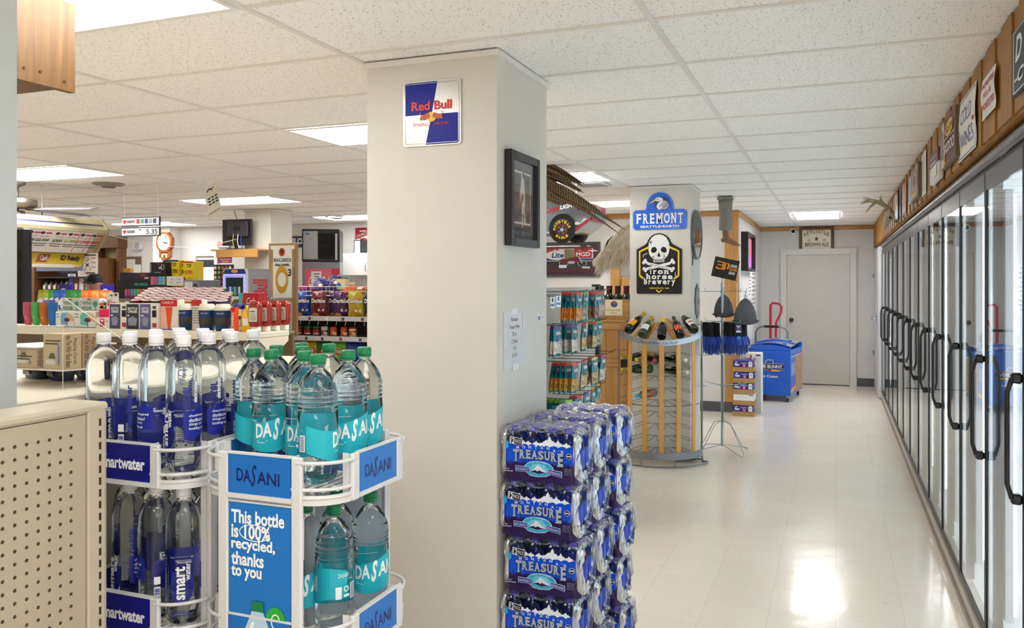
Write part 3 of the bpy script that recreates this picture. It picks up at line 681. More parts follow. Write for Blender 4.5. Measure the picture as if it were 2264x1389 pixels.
def photo_frame():
    X = -1.217; a = at(1127, 327, X=X); b = at(1193, 552, X=X); zt = 2.058; zb = 1.705
    y0, y1 = at(1131, 327, X=X+.032).y, at(1194, 327, X=X+.032).y; zt = at(1131, 328, X=X+.032).z; zb = at(1131, 542, X=X+.032).z
    t = thing('picture_frame', 'black framed photo of a baseball pitcher on the side of the broad pillar', 'picture', (X+.001, (y0+y1)/2, (zt+zb)/2)); w = (y1-y0)/2; h = (zt-zb)/2
    f = MB(); fm = mat('26262b', .35); e = .032
    f.box(0, -w, -h, .032, -w+e, h, fm, .003).box(0, w-e, -h, .032, w, h, fm, .003).box(0, -w+e, -h, .032, w-e, -h+e, fm, .003).box(0, -w+e, h-e, .032, w-e, h, fm, .003).build('frame', t)
    p = MB(); p.box(.002, -w+e, -h+e, .012, w-e, h-e, mat('5d5f60', .6)); fn = plane_fn((.0122, 0, 0), (0, 1, 0), (0, 0, 1), .0004)
    W, Hh = w-e-.035, h-e-.06; wh = mat('e6e4dd', .6); sk = mat('3a3633', .6); gy = mat('8f8b86', .6)
    p.art([('R', -W, -Hh, W, Hh+.02, wh), ('R', -W+.008, -Hh+.008, W-.008, Hh+.012, mat('77695c', .6)), ('R', -W+.008, .05, W-.008, Hh+.012, mat('55585a', .6)), ('R', -W+.008, -Hh+.008, W-.008, -Hh+.06, mat('4c4c4c', .6)),
           ('P', [(-.012, .105), (.004, .112), (.012, .10), (.02, .08), (.026, .04), (.03, .0), (.028, -.04), (.036, -.085), (.038, -.10), (.026, -.10), (.012, -.045), (.004, -.06), (.006, -.11), (-.004, -.11), (-.008, -.05), (-.01, .0), (-.03, -.005), (-.032, .02), (-.022, .06)], wh),
           ('E', -.005, .108, .014, .012, wh), ('E', .006, .104, .010, .014, sk), ('P', [(-.03, -.005), (-.012, .03), (.012, .02), (-.004, -.012)], gy), ('P', [(.012, -.03), (.02, -.06), (.03, -.06), (.026, -.02)], gy),
           ('L', [(-.05, -.05), (-.03, -.06), (-.035, -.07), (-.01, -.062), (.02, -.066)], .002, sk), ('L', [(-.055, -.03), (-.03, -.04)], .002, sk), ('R', -.025, -h+e+.008, .025, -h+e+.035, mat('6f6d6b', .6))], fn)
    p.build('print', t)
    MB().box(.018, -w+e, -h+e, .02, w-e, h-e, glass_sheet((.97, .97, .97), 1.45)).build('glass', t)
photo_frame()
def notice():
    X = -1.216; a = at(1113, 690, X=X); b = at(1159, 815, X=X); y0, y1 = a.y, b.y; z1 = at(1113, 691, X=X).z; z0 = at(1113, 817, X=X).z
    m = MB(); m.box(X, y0, z0, X+.0015, y1, z1, mat('d9dade', .7)); fn = plane_fn((X+.0016, (y0+y1)/2, (z0+z1)/2), (0, 1, 0), (0, 0, 1), .0004); h = z1-z0
    it = []
    for i, (s, w) in enumerate((('Montana', .075), ('Treasure Water', .12), ('20 oz', .045), ('12 Packs', .07), ('Only', .04), ('$7.09', .05))):
        z = h*(.36-.132*i); it.append(('T', s, -w/2, z-.008, w/2, z+.008, INK, dict(bold=.0, same=1)))
    tp = mat('e6e8ec', .3)
    it += [('R', -.035, h/2-.012, .035, h/2+.012, tp), ('R', -.02, -h/2-.014, .045, -h/2+.012, tp), ('R', -.11, -.03, -.095, .05, tp), ('R', .095, .03, .11, .10, tp)]
    m.art(it, fn); tag(m.build('paper_notice'), 'white paper price notice taped to the side of the broad pillar', 'notice')
    a = at(1188, 692, X=X); b = at(1200, 709, X=X); m = MB(); m.box(X, a.y, b.z, X+.001, b.y, a.z, PAPER); fn = plane_fn((X+.0011, a.y, b.z), (0, b.y-a.y, 0), (0, 0, a.z-b.z), .0003)
    m.art([('R', .1, .1, .5, .6, mat('7a7fb0', .6)), ('R', .5, .75, .6, .95, INK), ('R', .7, .2, .9, .7, mat('b9b9c8', .6))], fn); tag(m.build('price_tag'), 'tiny shelf price tag stuck to the side of the broad pillar', 'tag')
notice()
# ================================================================ shrink-wrapped water packs
def film_mat():
    g = NT('shrink_film'); v = g.coords(); n = g.noise(v, 11, 3, .55, 1.2); g.bump(n, .9, .04)
    t = g.t; out = t.nodes['Material Output']; g.b.inputs['Base Color'].default_value = (.85, .88, .92, 1); g.b.inputs['Roughness'].default_value = .08; g.b.inputs['Metallic'].default_value = .3; g.b.inputs['Specular IOR Level'].default_value = .9
    tr = g.n('ShaderNodeBsdfTransparent'); mx = g.n('ShaderNodeMixShader')
    lw = g.n('ShaderNodeLayerWeight'); lw.inputs[0].default_value = .35; l2 = [x for x in t.nodes if x.type == 'BUMP'][0]; g.l(l2.outputs[0], lw.inputs['Normal'])
    r = g.ramp(lw.outputs['Facing'], [(.15, (.05, .05, .05)), (.8, (.55, .55, .55))]); g.l(r, mx.inputs[0]); g.l(tr.outputs[0], mx.inputs[1]); g.l(g.b.outputs[0], mx.inputs[2]); g.l(mx.outputs[0], out.inputs[0]); return g.m
M_FILM = film_mat(); M_BW = mat((.80, .87, 1.), .0, 0, .6, 1., 1.33); M_PCAP = mat('2f2aa8', .3)
def pack_proto():
    p = thing('water_pack', 'x', 'water pack', (0, 0, 0)); s = .0735; R = .0355; H = .21
    nx, ny = 4, 3; W = s*nx/2; D = s*ny/2
    b = MB(); prof = [(.024, 0), (.033, .006), (R, .018), (R, .135), (.033, .155), (.024, .175), (.014, .188), (.012, .192)]
    bl = mat('1c3fae', .3)
    b.lathe(prof, M_BW, 14); b.lathe([(R+.0006, .045), (R+.0006, .118)], bl, 14, cap=False); b.lathe([(.0145, .188), (.0150, .192), (.0150, .206), (.013, H), (.0, H)], M_PCAP, 14, mod=lambda z, a: 1+.04*math.cos(14*a))
    bm = b.mesh('bottle')
    for i in range(nx):
        for j in range(ny):
            o = bpy.data.objects.new('bottle', bm); COL.objects.link(o); o.parent = p; o.location = ((i-1.5)*s, (j-1)*s, 0)
    # printed film on the two long sides
    blu = mat('1650d6', .22); blu2 = mat('1440b4', .22); pur = mat('2b1a4e', .25); snow = mat('dfe4ee', .35); sil = mat('b9c6d6', .25, .3); tq = mat('2aa6d2', .3); blk = mat('15131d', .4)
    sc = lambda x: .0055*math.cos(x/s*2*PI+PI*0)*-1
    def face(sg):
        l = MB()
        fn = lambda x, y, k: Vector((sg*x, -sg*(D+.0005-.0006*math.cos(2*PI*(x/s-.5))-(.014*max(0, (abs(x)-W+.022)/.022)**2)-(.012*max(0, (y-.14)/.05))+k*.0005)+0, y))
        X = W+.004; hill = [0, .012, .004, .016, .006, .010, .002, .014, .008, .020, .010, .004, .012, .005, .009, .0]
        top = lambda x: .150+hill[int((x+X)/(2*X)*15)]*(1-((x+X)/(2*X)*15 % 1))+hill[min(15, int((x+X)/(2*X)*15)+1)]*((x+X)/(2*X)*15 % 1)
        rn = random.Random(3); tr = {}
        def trees(x):
            k = round((x+X)/(2*X)*60); tr.setdefault(k, .062+rn.uniform(0, .014)+(.010 if k % 2 else -.002)); return tr[k]
        it = [('B', -X, X, .005, lambda x: .148, blu, 40), ('B', -X, X, .0045, trees, pur, 60)]
        l.art(it, fn)
        it = []
        for x0, hh, w in ((-.075, .022, .022), (-.045, .012, .016), (-.012, .014, .016), (.018, .014, .02), (.04, .034, .030), (.075, .022, .022), (.108, .014, .02), (.005, .008, .014)):
            it.append(('P', [(x0-w, .146), (x0-w*.5, .146+hh*.55), (x0-w*.3, .146+hh*.5), (x0, .146+hh), (x0+w*.35, .146+hh*.45), (x0+w*.55, .146+hh*.5), (x0+w, .146), (x0+w*.4, .143), (x0+w*.1, .139), (x0-w*.3, .144)], snow))
        l.art(it, fn, 1)
        n = 'MONTANA\u2019S'; it = []
        for i, ch in enumerate(n):
            u = -.086+.0245*i if i < 7 else (.083 if i == 7 else .092); a = 1-((u-.0)/.1)**2
            it.append(('T', ch, u-.0055, (.1235 if i != 7 else .130)+.006*a-(.006 if i > 5 else 0), u+(.0055 if i != 7 else -.003), .1345+.006*a-(.006 if i > 5 else 0), snow, dict(bold=.02, same=1)))
        l.art(it, fn, 3)
        xs = [(-.108, .030, 'T'), (-.080, .026, 'R'), (-.053, .023, 'E'), (-.031, .028, 'A'), (-.002, .022, 'S'), (.021, .026, 'U'), (.047, .026, 'R'), (.075, .025, 'E')]
        def word(dx, dz, m_, bd):
            o = []
            for i, (u, w, ch) in enumerate(xs):
                hgt = .046 if i == 0 else (.050 if i == 7 else .034); zb = .089+.004*math.cos(u/.06)-(.011 if i == 0 else .021 if i == 7 else (u+.1)*.03)
                o += slab(ch, u+dx, zb+dz, u+w+dx, zb+hgt+dz, m_, bd)[:-1]
            return o+[('N',)]
        l.art(word(.0018, -.0015, blk, .07), fn, 3); l.art(word(0, 0, sil, .045), fn, 5)
        it = [('E', -.0, .054, .060, .030, snow, 32), ('E', 0, .054, .0575, .0285, tq, 32), ('E', 0, .054, .043, .020, mat('6fc6e0', .3), 28), ('P', [(-.034, .043), (-.016, .056), (-.004, .071), (.004, .066), (.018, .054), (.036, .042), (.0, .037)], snow), ('P', [(-.034, .043), (-.012, .05), (-.006, .045), (.004, .05), (.016, .044), (.036, .042), (.0, .036)], pur)]
        it += [('P', [(-.094, .040), (-.094, .062), (-.036, .060), (-.036, .040)], snow), ('P', [(.036, .040), (.036, .058), (.094, .051), (.094, .028)], snow), ('P', [(-.0925, .0415), (-.0925, .0605), (-.0375, .0585), (-.0375, .0415)], mat('1c3c9a', .3)), ('P', [(.0375, .041), (.0375, .0565), (.0925, .0495), (.0925, .030)], mat('1c3c9a', .3)),
               ('T', 'NATURALLY', -.090, .0455, -.040, .0555, snow), ('T', 'REFRESHING', .040, .0435, .090, .0525, snow, dict(slope=-.008))]
        for i, ch in enumerate('PURE ARTESIAN'):
            if ch != ' ': u = -.036+.006*i; it.append(('T', ch, u-.0018, .0735+.0055*(1-(u/.04)**2)-.0, u+.0018, .0785+.0055*(1-(u/.04)**2), snow, dict(same=1)))
        for i, ch in enumerate('DRINKING WATER'):
            if ch != ' ': u = -.036+.0055*i; it.append(('T', ch, u-.0018, .0285-.004*(1-(u/.04)**2), u+.0018, .0330-.004*(1-(u/.04)**2), snow, dict(same=1)))
        it += [('P', [(-.120, .146), (-.118, .172), (-.066, .164), (-.066, .138)], snow), ('P', [(-.1185, .1475), (-.1165, .170), (-.0675, .1625), (-.0675, .1395)], blk), ('T', '12', -.115, .147, -.097, .169, snow, dict(bold=.03, slope=-.003)), ('T', 'PACK', -.095, .149, -.070, .162, snow, dict(slope=-.003)),
               ('P', [(-.128, .122), (-.135, .132), (-.132, .144), (-.126, .158), (-.121, .144), (-.120, .132)], tq), ('T', 'Non', -.128, .046, -.117, .051, snow), ('T', 'Carbonated', -.138, .038, -.102, .044, snow),
               ('E', .122, .112, .011, .011, snow, 18), ('E', .122, .112, .0095, .0095, blk, 18), ('R', .114, .110, .130, .114, snow),
               ('T', '12 20 FL OZ', .104, .062, .132, .066, sil), ('T', 'BOTTLES', .106, .055, .130, .059, sil), ('T', '(240 FL OZ)', .104, .048, .132, .052, sil), ('T', 'BOTTLES (7 L)', .104, .041, .132, .045, sil)]
        l.art(it, fn, 7); l.build('printed_film', p)
    face(1); face(-1)
    # clear film: over the top, and gathered ends with an oval opening
    f = MB()
    def topf(u, v):
        x = (-1+2*u)*(W+.002); y = (-1+2*v)*(D-.004); q = math.cos(PI*x/s-PI/2*0)**2
        dip = .012*(math.sin(PI*(x+W)/s)**2*0+math.cos(PI*(x+W)/s)**2)*.5+.010*math.cos(PI*(y+D)/s)**2*.5
        return (x, y, H+.003-dip-.03*max(0, abs(2*v-1)-.8)*2-.02*max(0, abs(2*u-1)-.85)*2)
    f.surf(topf, 24, 16, M_FILM); f.build('top_film', p)
    for sg in (-1, 1):
        e = MB(); N = 40; rings = []
        for k, (sy, sz, out, z0) in enumerate(((1.0, 1.0, -.012, 0), (.99, .98, .006, 0), (.86, .88, .012, 0), (.68, .76, .006, -.002), (.55, .66, -.004, -.004))):
            rr = []
            for i in range(N):
                a = 2*PI*i/N; ca, sa = math.cos(a), math.sin(a); pw = .45 if k < 2 else .75
                y = math.copysign(abs(ca)**pw, ca)*(D+.001)*sy; z = .106+z0+math.copysign(abs(sa)**pw, sa)*.103*sz
                w = .004*math.sin(7*a+k)*(k > 0)+.003*math.sin(17*a+2*k)*(k > 0)
                rr.append((sg*(W+out+w), y, z))
            rings += rr
        F = [(k*N+i, k*N+(i+1) % N, (k+1)*N+(i+1) % N, (k+1)*N+i) for k in range(4) for i in range(N)]
        e.add(rings, F if sg < 0 else [q[::-1] for q in F], mat('c9d2de', .14, .35, .8, key='endfilm'), True); e.build('end_film', p)
    return p
def endfilm():
    g = NT('end_film'); t = g.t; out = t.nodes['Material Output']; v = g.coords((1, 1, .25)); n = g.noise(v, 11, 2, .5, 1.8); g.bump(n, 1., .08)
    g.b.inputs['Metallic'].default_value = .8; g.b.inputs['Base Color'].default_value = (.86, .89, .94, 1); g.b.inputs['Roughness'].default_value = .1
    tr = g.n('ShaderNodeBsdfTransparent'); mx = g.n('ShaderNodeMixShader'); r = g.ramp(g.noise(g.coords((1, 1, .3)), 14, 3, .6, 1.4), [(.42, (.1, .1, .1)), (.6, (.9, .9, .9))])
    g.l(r, mx.inputs[0]); g.l(tr.outputs[0], mx.inputs[1]); g.l(g.b.outputs[0], mx.inputs[2]); g.l(mx.outputs[0], out.inputs[0]); _mats['endfilm'] = g.m
endfilm()
def packs():
    p = pack_proto(); G = 'shrink-wrapped water packs'; lv = ['floor-level', 'second from the floor', 'middle', 'fourth from the floor', 'topmost']; jit = [0.01, -.006, .008, -.010, -.003]; first = True
    cols = (('front', 0, 0, 0), ('middle', .256, 0.004, 0.0), ('rear', .518, .035, -.03))
    for cn, dy, dx, rz in cols:
        for k in range(5):
            lab = '%s water pack of the %s stack beside the broad pillar' % (lv[k], cn); loc = (-1.046+dx+jit[k], 3.075+dy, .0005+.2125*k); r = rz+(.03 if cn == 'rear' and k % 2 else 0)
            if first: p.location = loc; p.rotation_euler = (0, 0, r); p['label'] = lab; p['group'] = G; first = False
            else: dup(p, loc, r, lab, G)
packs()
# ================================================================ helpers for flat things on walls
def flat(name, label, cat, u0, v0, u1, v1, X=None, Y=None, th=.008, m=None, art=None, face=1, group=None, frame=None, glassy=False, k=.0006):
    """a board on the wall plane X= (facing face) or Y= (facing the viewer); art in -.5..+.5"""
    if Y is not None:
        a, b = at(u0, v0, Y=Y), at(u1, v1, Y=Y); o = Vector(((a.x+b.x)/2, Y, (a.z+b.z)/2)); ux, n = Vector((1, 0, 0)), Vector((0, -1, 0)); w = abs(b.x-a.x); h = abs(a.z-b.z)
    else:
        a, b = at(u0, v0, X=X), at(u1, v1, X=X); um = at((u0+u1)/2, (v0+v1)/2, X=X); o = Vector((X, (a.y+b.y)/2, um.z)); ux, n = Vector((0, face, 0)), Vector((face, 0, 0)); w = abs(b.y-a.y)
        um0 = at((u0+u1)/2, v0, X=X).z; um1 = at((u0+u1)/2, v1, X=X).z; h = abs(um0-um1); o.z = (um0+um1)/2
    uz = Vector((0, 0, 1))
    Mx = Matrix(((ux.x, uz.x, n.x, o.x), (ux.y, uz.y, n.y, o.y), (ux.z, uz.z, n.z, o.z), (0, 0, 0, 1)))
    def pl(l): return plane_fn(o+n*l, ux*w, uz*h, k)
    if frame:
        fm, fw, fd = frame; t = thing(name, label, cat, o, 0, group); Ml = Mx.copy(); Ml.translation = Vector((0, 0, 0))
        f = MB(); f.T = Ml
        f.box(-w/2, -h/2, 0, -w/2+fw, h/2, fd, fm, .003).box(w/2-fw, -h/2, 0, w/2, h/2, fd, fm, .003).box(-w/2+fw, -h/2, 0, w/2-fw, -h/2+fw, fd, fm, .003).box(-w/2+fw, h/2-fw, 0, w/2-fw, h/2, fd, fm, .003).build('frame', t)
        p = MB(); p.T = Ml; p.box(-w/2+fw, -h/2+fw, .001, w/2-fw, h/2-fw, th, m); p.T = None
        if art: p.art(art, plane_fn(n*th, ux*(w-2*fw), uz*(h-2*fw), k))
        p.build('print', t)
        if glassy:
            g = MB(); g.T = Ml; g.box(-w/2+fw, -h/2+fw, fd*.7, w/2-fw, h/2-fw, fd*.7+.002, glass_sheet((.97, .97, .97), 1.4)); g.build('glass', t)
        return t
    p = MB(); p.T = Mx; p.box(-w/2, -h/2, 0, w/2, h/2, th, m, min(.003, th*.3)); p.T = None
    if art: p.art(art, pl(th))
    o_ = p.build(name); return tag(o_, label, cat, group)
def panel_mesh(mb, pts, Y, y0, y1, m): # polygon in x,z extruded along y
    mb.T = Matrix(((1, 0, 0, 0), (0, 0, -1, 0), (0, 1, 0, 0), (0, 0, 0, 1))); mb.prism(pts, -y0, -y1, m); mb.T = None

# ================================================================ peg rack of snack bags
def bag_mesh(kind):
    """hanging pouch facing +X, hung at its top edge"""
    tops = dict(o='c8342a', g='6fae2e', n='c8342a', r='c8342a', p='5d3a8c', m='c8342a', w='5d3a8c', y='e0a21c', k='b81f5c', q='86b83a', s='c8342a')
    fill = dict(o=('b8641e', 'e29a3e', 'c87a2a'), g=('6c6a54', 'c8c2b0', '8d8670'), n=('5a3a22', '9c7850', '7a5a3a'), r=('8d8a86', 'd8d4ce', 'b0aaa4'), p=('6d5634', 'b89a6a', '917a4c'), m=('6b7a2a', 'dca23a', 'b8762a'),
                w=('c9c0b0', 'f0ece2', 'ddd6c8'), y=('6a5638', 'c2a878', '978056'), k=('9a8a86', 'e8d8d0', 'b8d0d0'), q=('4a3428', '8a6a54', '6c5040'), s=('a08a60', 'd8c090', 'c0a878'))[kind]
    patch = dict(o='8e3a28', g='7cb342', n='a8323a', r='d4402c', p='6b4aa0', m='a8283a', w='6a3f9c', y='c9a32c', k='a0245e', q='a8c23a', s='b84a3a')[kind]
    te = foil('127a86', .2, .5, 30); cont = _mats.get(('fill', fill))
    if cont is None:
        g = NT('snack'); v = g.coords(); vo = g.n('ShaderNodeTexVoronoi'); vo.inputs['Scale'].default_value = 85; g.l(v, vo.inputs['Vector'])
        sp = g.n('ShaderNodeSeparateColor'); g.l(vo.outputs['Color'], sp.inputs[0]); c = g.ramp(sp.outputs[0], [(.1, fill[0]), (.5, fill[1]), (.9, fill[2])]); g.bump(g.noise(v, 30, 3, .6, 1), .7, .03); cont = g.done(c, .12, .9); _mats[('fill', fill)] = cont
    top = mat(tops[kind], .35); m = MB(); w, H = .062, .19
    th = lambda u, v: .003+.017*math.sin(PI*min(1, max(0, u)))**.6*max(0, min(1, (v-.12)/.4))*(1-max(0, (v-.9)/.1))
    bands = ((0, .10, top), (.10, .50, te), (.50, .92, cont), (.92, 1.0, te))
    for sg in (1, -1):
        for v0, v1, mt in bands:
            def f(u, v, v0=v0, v1=v1): vv = v0+(v1-v0)*v; ww = w*(.86 if vv < .1 else 1); return (sg*th(u, vv), (u-.5)*2*ww, -H*vv+.004*math.sin(u*9+vv*5))
            m.surf(f, 8, 4 if v1-v0 > .15 else 1, mt, True, flip=sg > 0)
    fn = lambda x, y, k: Vector((th(x/(2*w)+.5, -y/H)+.0006+k*.0005, x, y))
    pm = mat(patch, .4); wh = mat('e8eeee', .45)
    m.art([('P', [(-.026, -.060), (.044, -.060), (.044, -.098), (.009, -.116), (-.026, -.098)], pm), ('R', -.034, -.056, -.022, -.036, wh, {'same': 1}), ('R', -.019, -.056, -.008, -.037, wh, {'same': 1}), ('R', -.005, -.056, .006, -.035, wh, {'same': 1}), ('R', .009, -.056, .020, -.037, wh, {'same': 1}), ('R', .023, -.056, .034, -.036, wh), ('R', -.005, -.088, .024, -.084, wh)], fn)
    return m.mesh('snack_bag')
def snack_rack():
    t = thing('peg_rack', 'dark peg rack hung with teal snack bags behind the broad pillar', 'display rack', (-1.76, 5.5, 0)); bk = mat('2a2a2c', .5)
    MB().box(-.03, -.60, .02, .03, -.55, 1.60, bk).build('upright', t); MB().box(-.03, .80, .02, .03, .85, 1.60, bk).build('upright', t)
    m = MB(); m.box(-.012, -.55, .12, .0, .80, 1.58, mat('cfc9bd', .5)); m.build('back_panel', t)
    MB().box(-.35, -.60, .0, .30, .85, .12, mat('c9c2b2', .5)).build('base', t)
    Ys = [5.02, 5.24, 5.46, 5.68, 5.90]; Z = [1.55, 1.335, 1.105, .868, .655]
    rows = [[(1249, 0, 'o'), (1257, 0, 'o'), (1266, 0, 'o'), (1279, 0, 'o'), (1294, 1, 'g'), (1308, 2, 'n'), (1318, 2, 'n'), (1324, 3, 'r'), (1333, 4, 'r')],
            [(1224, 0, 'w'), (1232, 0, 'w'), (1247, 1, 'w'), (1255, 1, 'w'), (1269, 1, 'w'), (1291, 2, 's'), (1306, 3, 'y'), (1315, 3, 's'), (1325, 4, 'g')],
            [(1225, 0, 'm'), (1234, 0, 'm'), (1245, 0, 'm'), (1256, 0, 'm'), (1272, 0, 'm'), (1293, 1, 's'), (1303, 2, 'y'), (1314, 2, 'y'), (1323, 3, 'k'), (1334, 3, 'k')],
            [(1214, 0, 'q'), (1224, 0, 'q'), (1234, 0, 'q'), (1243, 0, 'q'), (1257, 0, 'q'), (1267, 1, 's'), (1279, 1, 's'), (1297, 2, 'p'), (1311, 3, 'y'), (1322, 4, 'y')],
            [(1262, 0, 'p'), (1280, 1, 's'), (1294, 2, 'g'), (1308, 2, 's'), (1320, 3, 'k')]]
    words = dict(o='orange corn snacks', g='pale snacks and green tag', n='brown nuts and red tag', r='silver window and red tag', p='tan mix and purple tag', m='colourful mix and red tag', w='white sweets and purple tag', y='tan nuts and yellow tag', k='pale sweets and magenta tag', q='dark sweets and lime tag', s='pale nuts and red tag')
    rn = ['top', 'second', 'third', 'fourth', 'lowest']; ms = {}; cnt = {}
    for r, row in enumerate(rows):
        tips = {}
        for u, yi, kd in row:
            p = at(u, 700, Y=Ys[yi]); x = p.x
            if kd not in ms: ms[kd] = bag_mesh(kd)
            o = bpy.data.objects.new('snack_bag', ms[kd]); COL.objects.link(o); o.location = (x, Ys[yi], Z[r]); o.rotation_euler = (0, random.uniform(-.05, .05)+.04, random.uniform(-.12, .12))
            c = cnt[(r, yi)] = cnt.get((r, yi), 0)+1
            tag(o, 'bag of %s, %s on %s hook, %s peg row' % (words[kd], ordn(c-1), ordn(yi), rn[r]), 'snack bag', 'snack bags on the peg rack'); tips[yi] = max(tips.get(yi, -9), x)
        for yi in range(5):
            x = tips.get(yi, -1.55)+.05; y = Ys[yi]-5.5
            H = MB(); H.tube([(0, y, Z[r]+.004), (x+1.76-.02, y, Z[r]+.006), (x+1.76+.012, y, Z[r]+.022)], .0024, bk, 5); H.build('hook', t)
    for i, (u, v) in enumerate(((1222, 668), (1235, 665))):
        m = MB(); a = at(u, v, Y=4.96); m.box(a.x-.015, 4.959, a.z-.04, a.x+.015, 4.961, a.z+.03, mat('c8d4de', .5)); m.art([('R', -.4, -.3, .4, -.1, mat('4a78a8', .5)), ('E', 0, .25, .2, .2, mat('3a5a80', .5), 12)], plane_fn((a.x, 4.9585, a.z-.005), (.03, 0, 0), (0, 0, .07)))
        m.tube([(a.x, 4.964, a.z+.03), (a.x, 4.98, a.z+.034), (a.x-.3, 5.02, a.z+.036)], .002, bk, 4)
        tag(m.build('price_tag'), 'blue and white price tag on an empty hook, %s of two' % ('left', 'right')[i], 'tag', 'price tags on the peg rack')
snack_rack()
# ================================================================ wooden cabinet with a crate of wine
def bottle_mesh(glass, foilc, label, lab2=None, shape='b', name='wine_bottle'):
    m = MB(); r = .039 if shape == 'b' else .044
    if shape == 'b': pr = [(.02, .006), (.034, 0), (r, .006), (r, .185), (.034, .205), (.018, .225), (.0145, .245), (.0145, .30)]
    else: pr = [(.02, .006), (.038, 0), (r, .008), (r, .13), (.040, .165), (.028, .21), (.0175, .25), (.0155, .30)]
    m.lathe(pr, glass, 20); m.lathe([(.0152, .235 if shape == 'b' else .225), (.0160, .24), (.0165, .285), (.0175, .287), (.0175, .304), (.015, .308), (0, .309)] if shape == 'b' else [(.0245, .222), (.019, .25), (.0165, .285), (.019, .288), (.019, .302), (.015, .31), (0, .311)], foilc, 16)
    F = cyl_fn(0, 0, 0, r+.0006, -PI/2, .0005)
    if label: m.art([('R', -.045, .045, .045, .125, label, 10)]+(lab2 or []), F)
    return m.mesh(name)
GG = mat('0c1a10', .06, 0, .6, coat=.5); GB = mat('0a0908', .06, 0, .6, coat=.5); GG2 = mat('26401c', .06, 0, .6, coat=.5)
def cabinet():
    X0, X1, Y0, Y1 = -2.55, -1.815, 7.75, 8.15
    t = thing('wooden_cabinet', 'knotty pine plank cabinet left of the pillar behind the wine rack', 'cabinet', ((X0+X1)/2, Y0, 0)); w = (X1-X0)/2
    m = MB()
    for i in range(6): m.box(-w+i*w/3+.002, 0, .02, -w+(i+1)*w/3-.002, .02, 1.235, M_PINE)
    m.box(-w, .02, .02, w, Y1-Y0, 1.235, M_PINE); m.build('planks', t)
    m = MB()
    for z in (.05, .415, .845, 1.20): m.box(-w, -.022, z-.035, w, -.0005, z+.035, M_PINEX, .003)
    m.build('battens', t); MB().box(-w-.01, -.03, 1.2355, w, Y1-Y0, 1.262, M_PINEX, .003).build('top', t)
    c = thing('wooden_crate', 'pine crate of dark wine bottles with a cream paper sign', 'crate', (-2.02, Y0+.15, 1.2625)); hw, hd, h = .19, .12, .19
    MB().box(-hw, -hd, 0, hw, -hd+.014, h, M_PINEX).build('front', c); MB().box(-hw, hd-.014, 0, hw, hd, h+.03, M_PINEX).build('back', c)
    MB().box(-hw, -hd+.0141, 0, -hw+.014, hd-.0141, h, M_PINE).box(hw-.014, -hd+.0141, 0, hw, hd-.0141, h, M_PINE).build('sides', c); MB().box(-hw+.0141, -hd+.0141, .002, hw-.0141, hd-.0141, .012, M_PINE).build('floor', c)
    flat('paper_sign', 'cream paper sign with a round blue emblem on the wine crate', 'sign', 1338, 663, 1376, 698, Y=Y0+.15-.12-.001, th=.0015, m=mat('efe8c8', .7), art=[('E', .02, .22, .2, .2, mat('24407c', .6)), ('E', .02, .22, .16, .16, mat('b8603a', .6)), ('E', .02, .17, .15, .08, mat('3c5c9c', .6)), ('T', 'Montana Made', -.42, -.2, .42, -.1, mat('9a4a34', .7)), ('T', 'Wines', -.2, -.38, .2, -.28, mat('9a4a34', .7))])
    lm = [bottle_mesh(GB, mat('5a1420', .4), mat('c9c4bc', .6)), bottle_mesh(GB, mat('20243c', .4), mat('b8b0a8', .6)), bottle_mesh(GG, mat('6a4a1c', .4), mat('d8d2c4', .6))]
    n = 0
    for j in range(2):
        for i in range(4):
            o = bpy.data.objects.new('wine_bottle', lm[(i*3+j) % 3]); COL.objects.link(o); o.location = (-2.02-.13+.085*i, Y0+.15-.05+.095*j, 1.2755)
            tag(o, 'dark wine bottle in the pine crate, %s in its %s row' % (('leftmost', 'second from left', 'third from left', 'rightmost')[i], ('front', 'back')[j]), 'bottle', 'wine bottles in the pine crate')
cabinet()
# timber door jamb and half door behind the cabinet
def jamb():
    a, b = at(1352, 540, Y=YW), at(1372, 640, Y=YW); m = MB(); m.box(a.x, YW-.05, 0, b.x, YW-.001, a.z, M_PINE); struct(m, 'trim_4', 'upright pine door jamb below the goat', 'trim')
    c = at(1410, 613, Y=YW); m = MB(); m.box(b.x+.002, YW-.045, .02, c.x, YW-.01, c.z, M_PINE); m.box(b.x+.06, YW-.055, .2, c.x-.06, YW-.0455, c.z-.07, M_PINE); d = tag(m.build('door_3'), 'low panelled pine door beside the pine jamb', 'door', None, 'structure')
    MB().box(b.x-.01, YW-.06, c.z-.10, b.x+.03, YW-.051, c.z-.02, mat('b08a3c', .3, .9)).build('hinge', d)
    m = MB(); m.box(b.x+.002, YW-.012, c.z+.01, c.x, YW-.001, at(1372, 545, Y=YW).z, mat('96938f', .6)); struct(m, 'wall_dark_opening', 'flat grey sheet painted as the dark opening above the low pine door')  # shade of the open recess painted as a flat grey sheet
jamb()
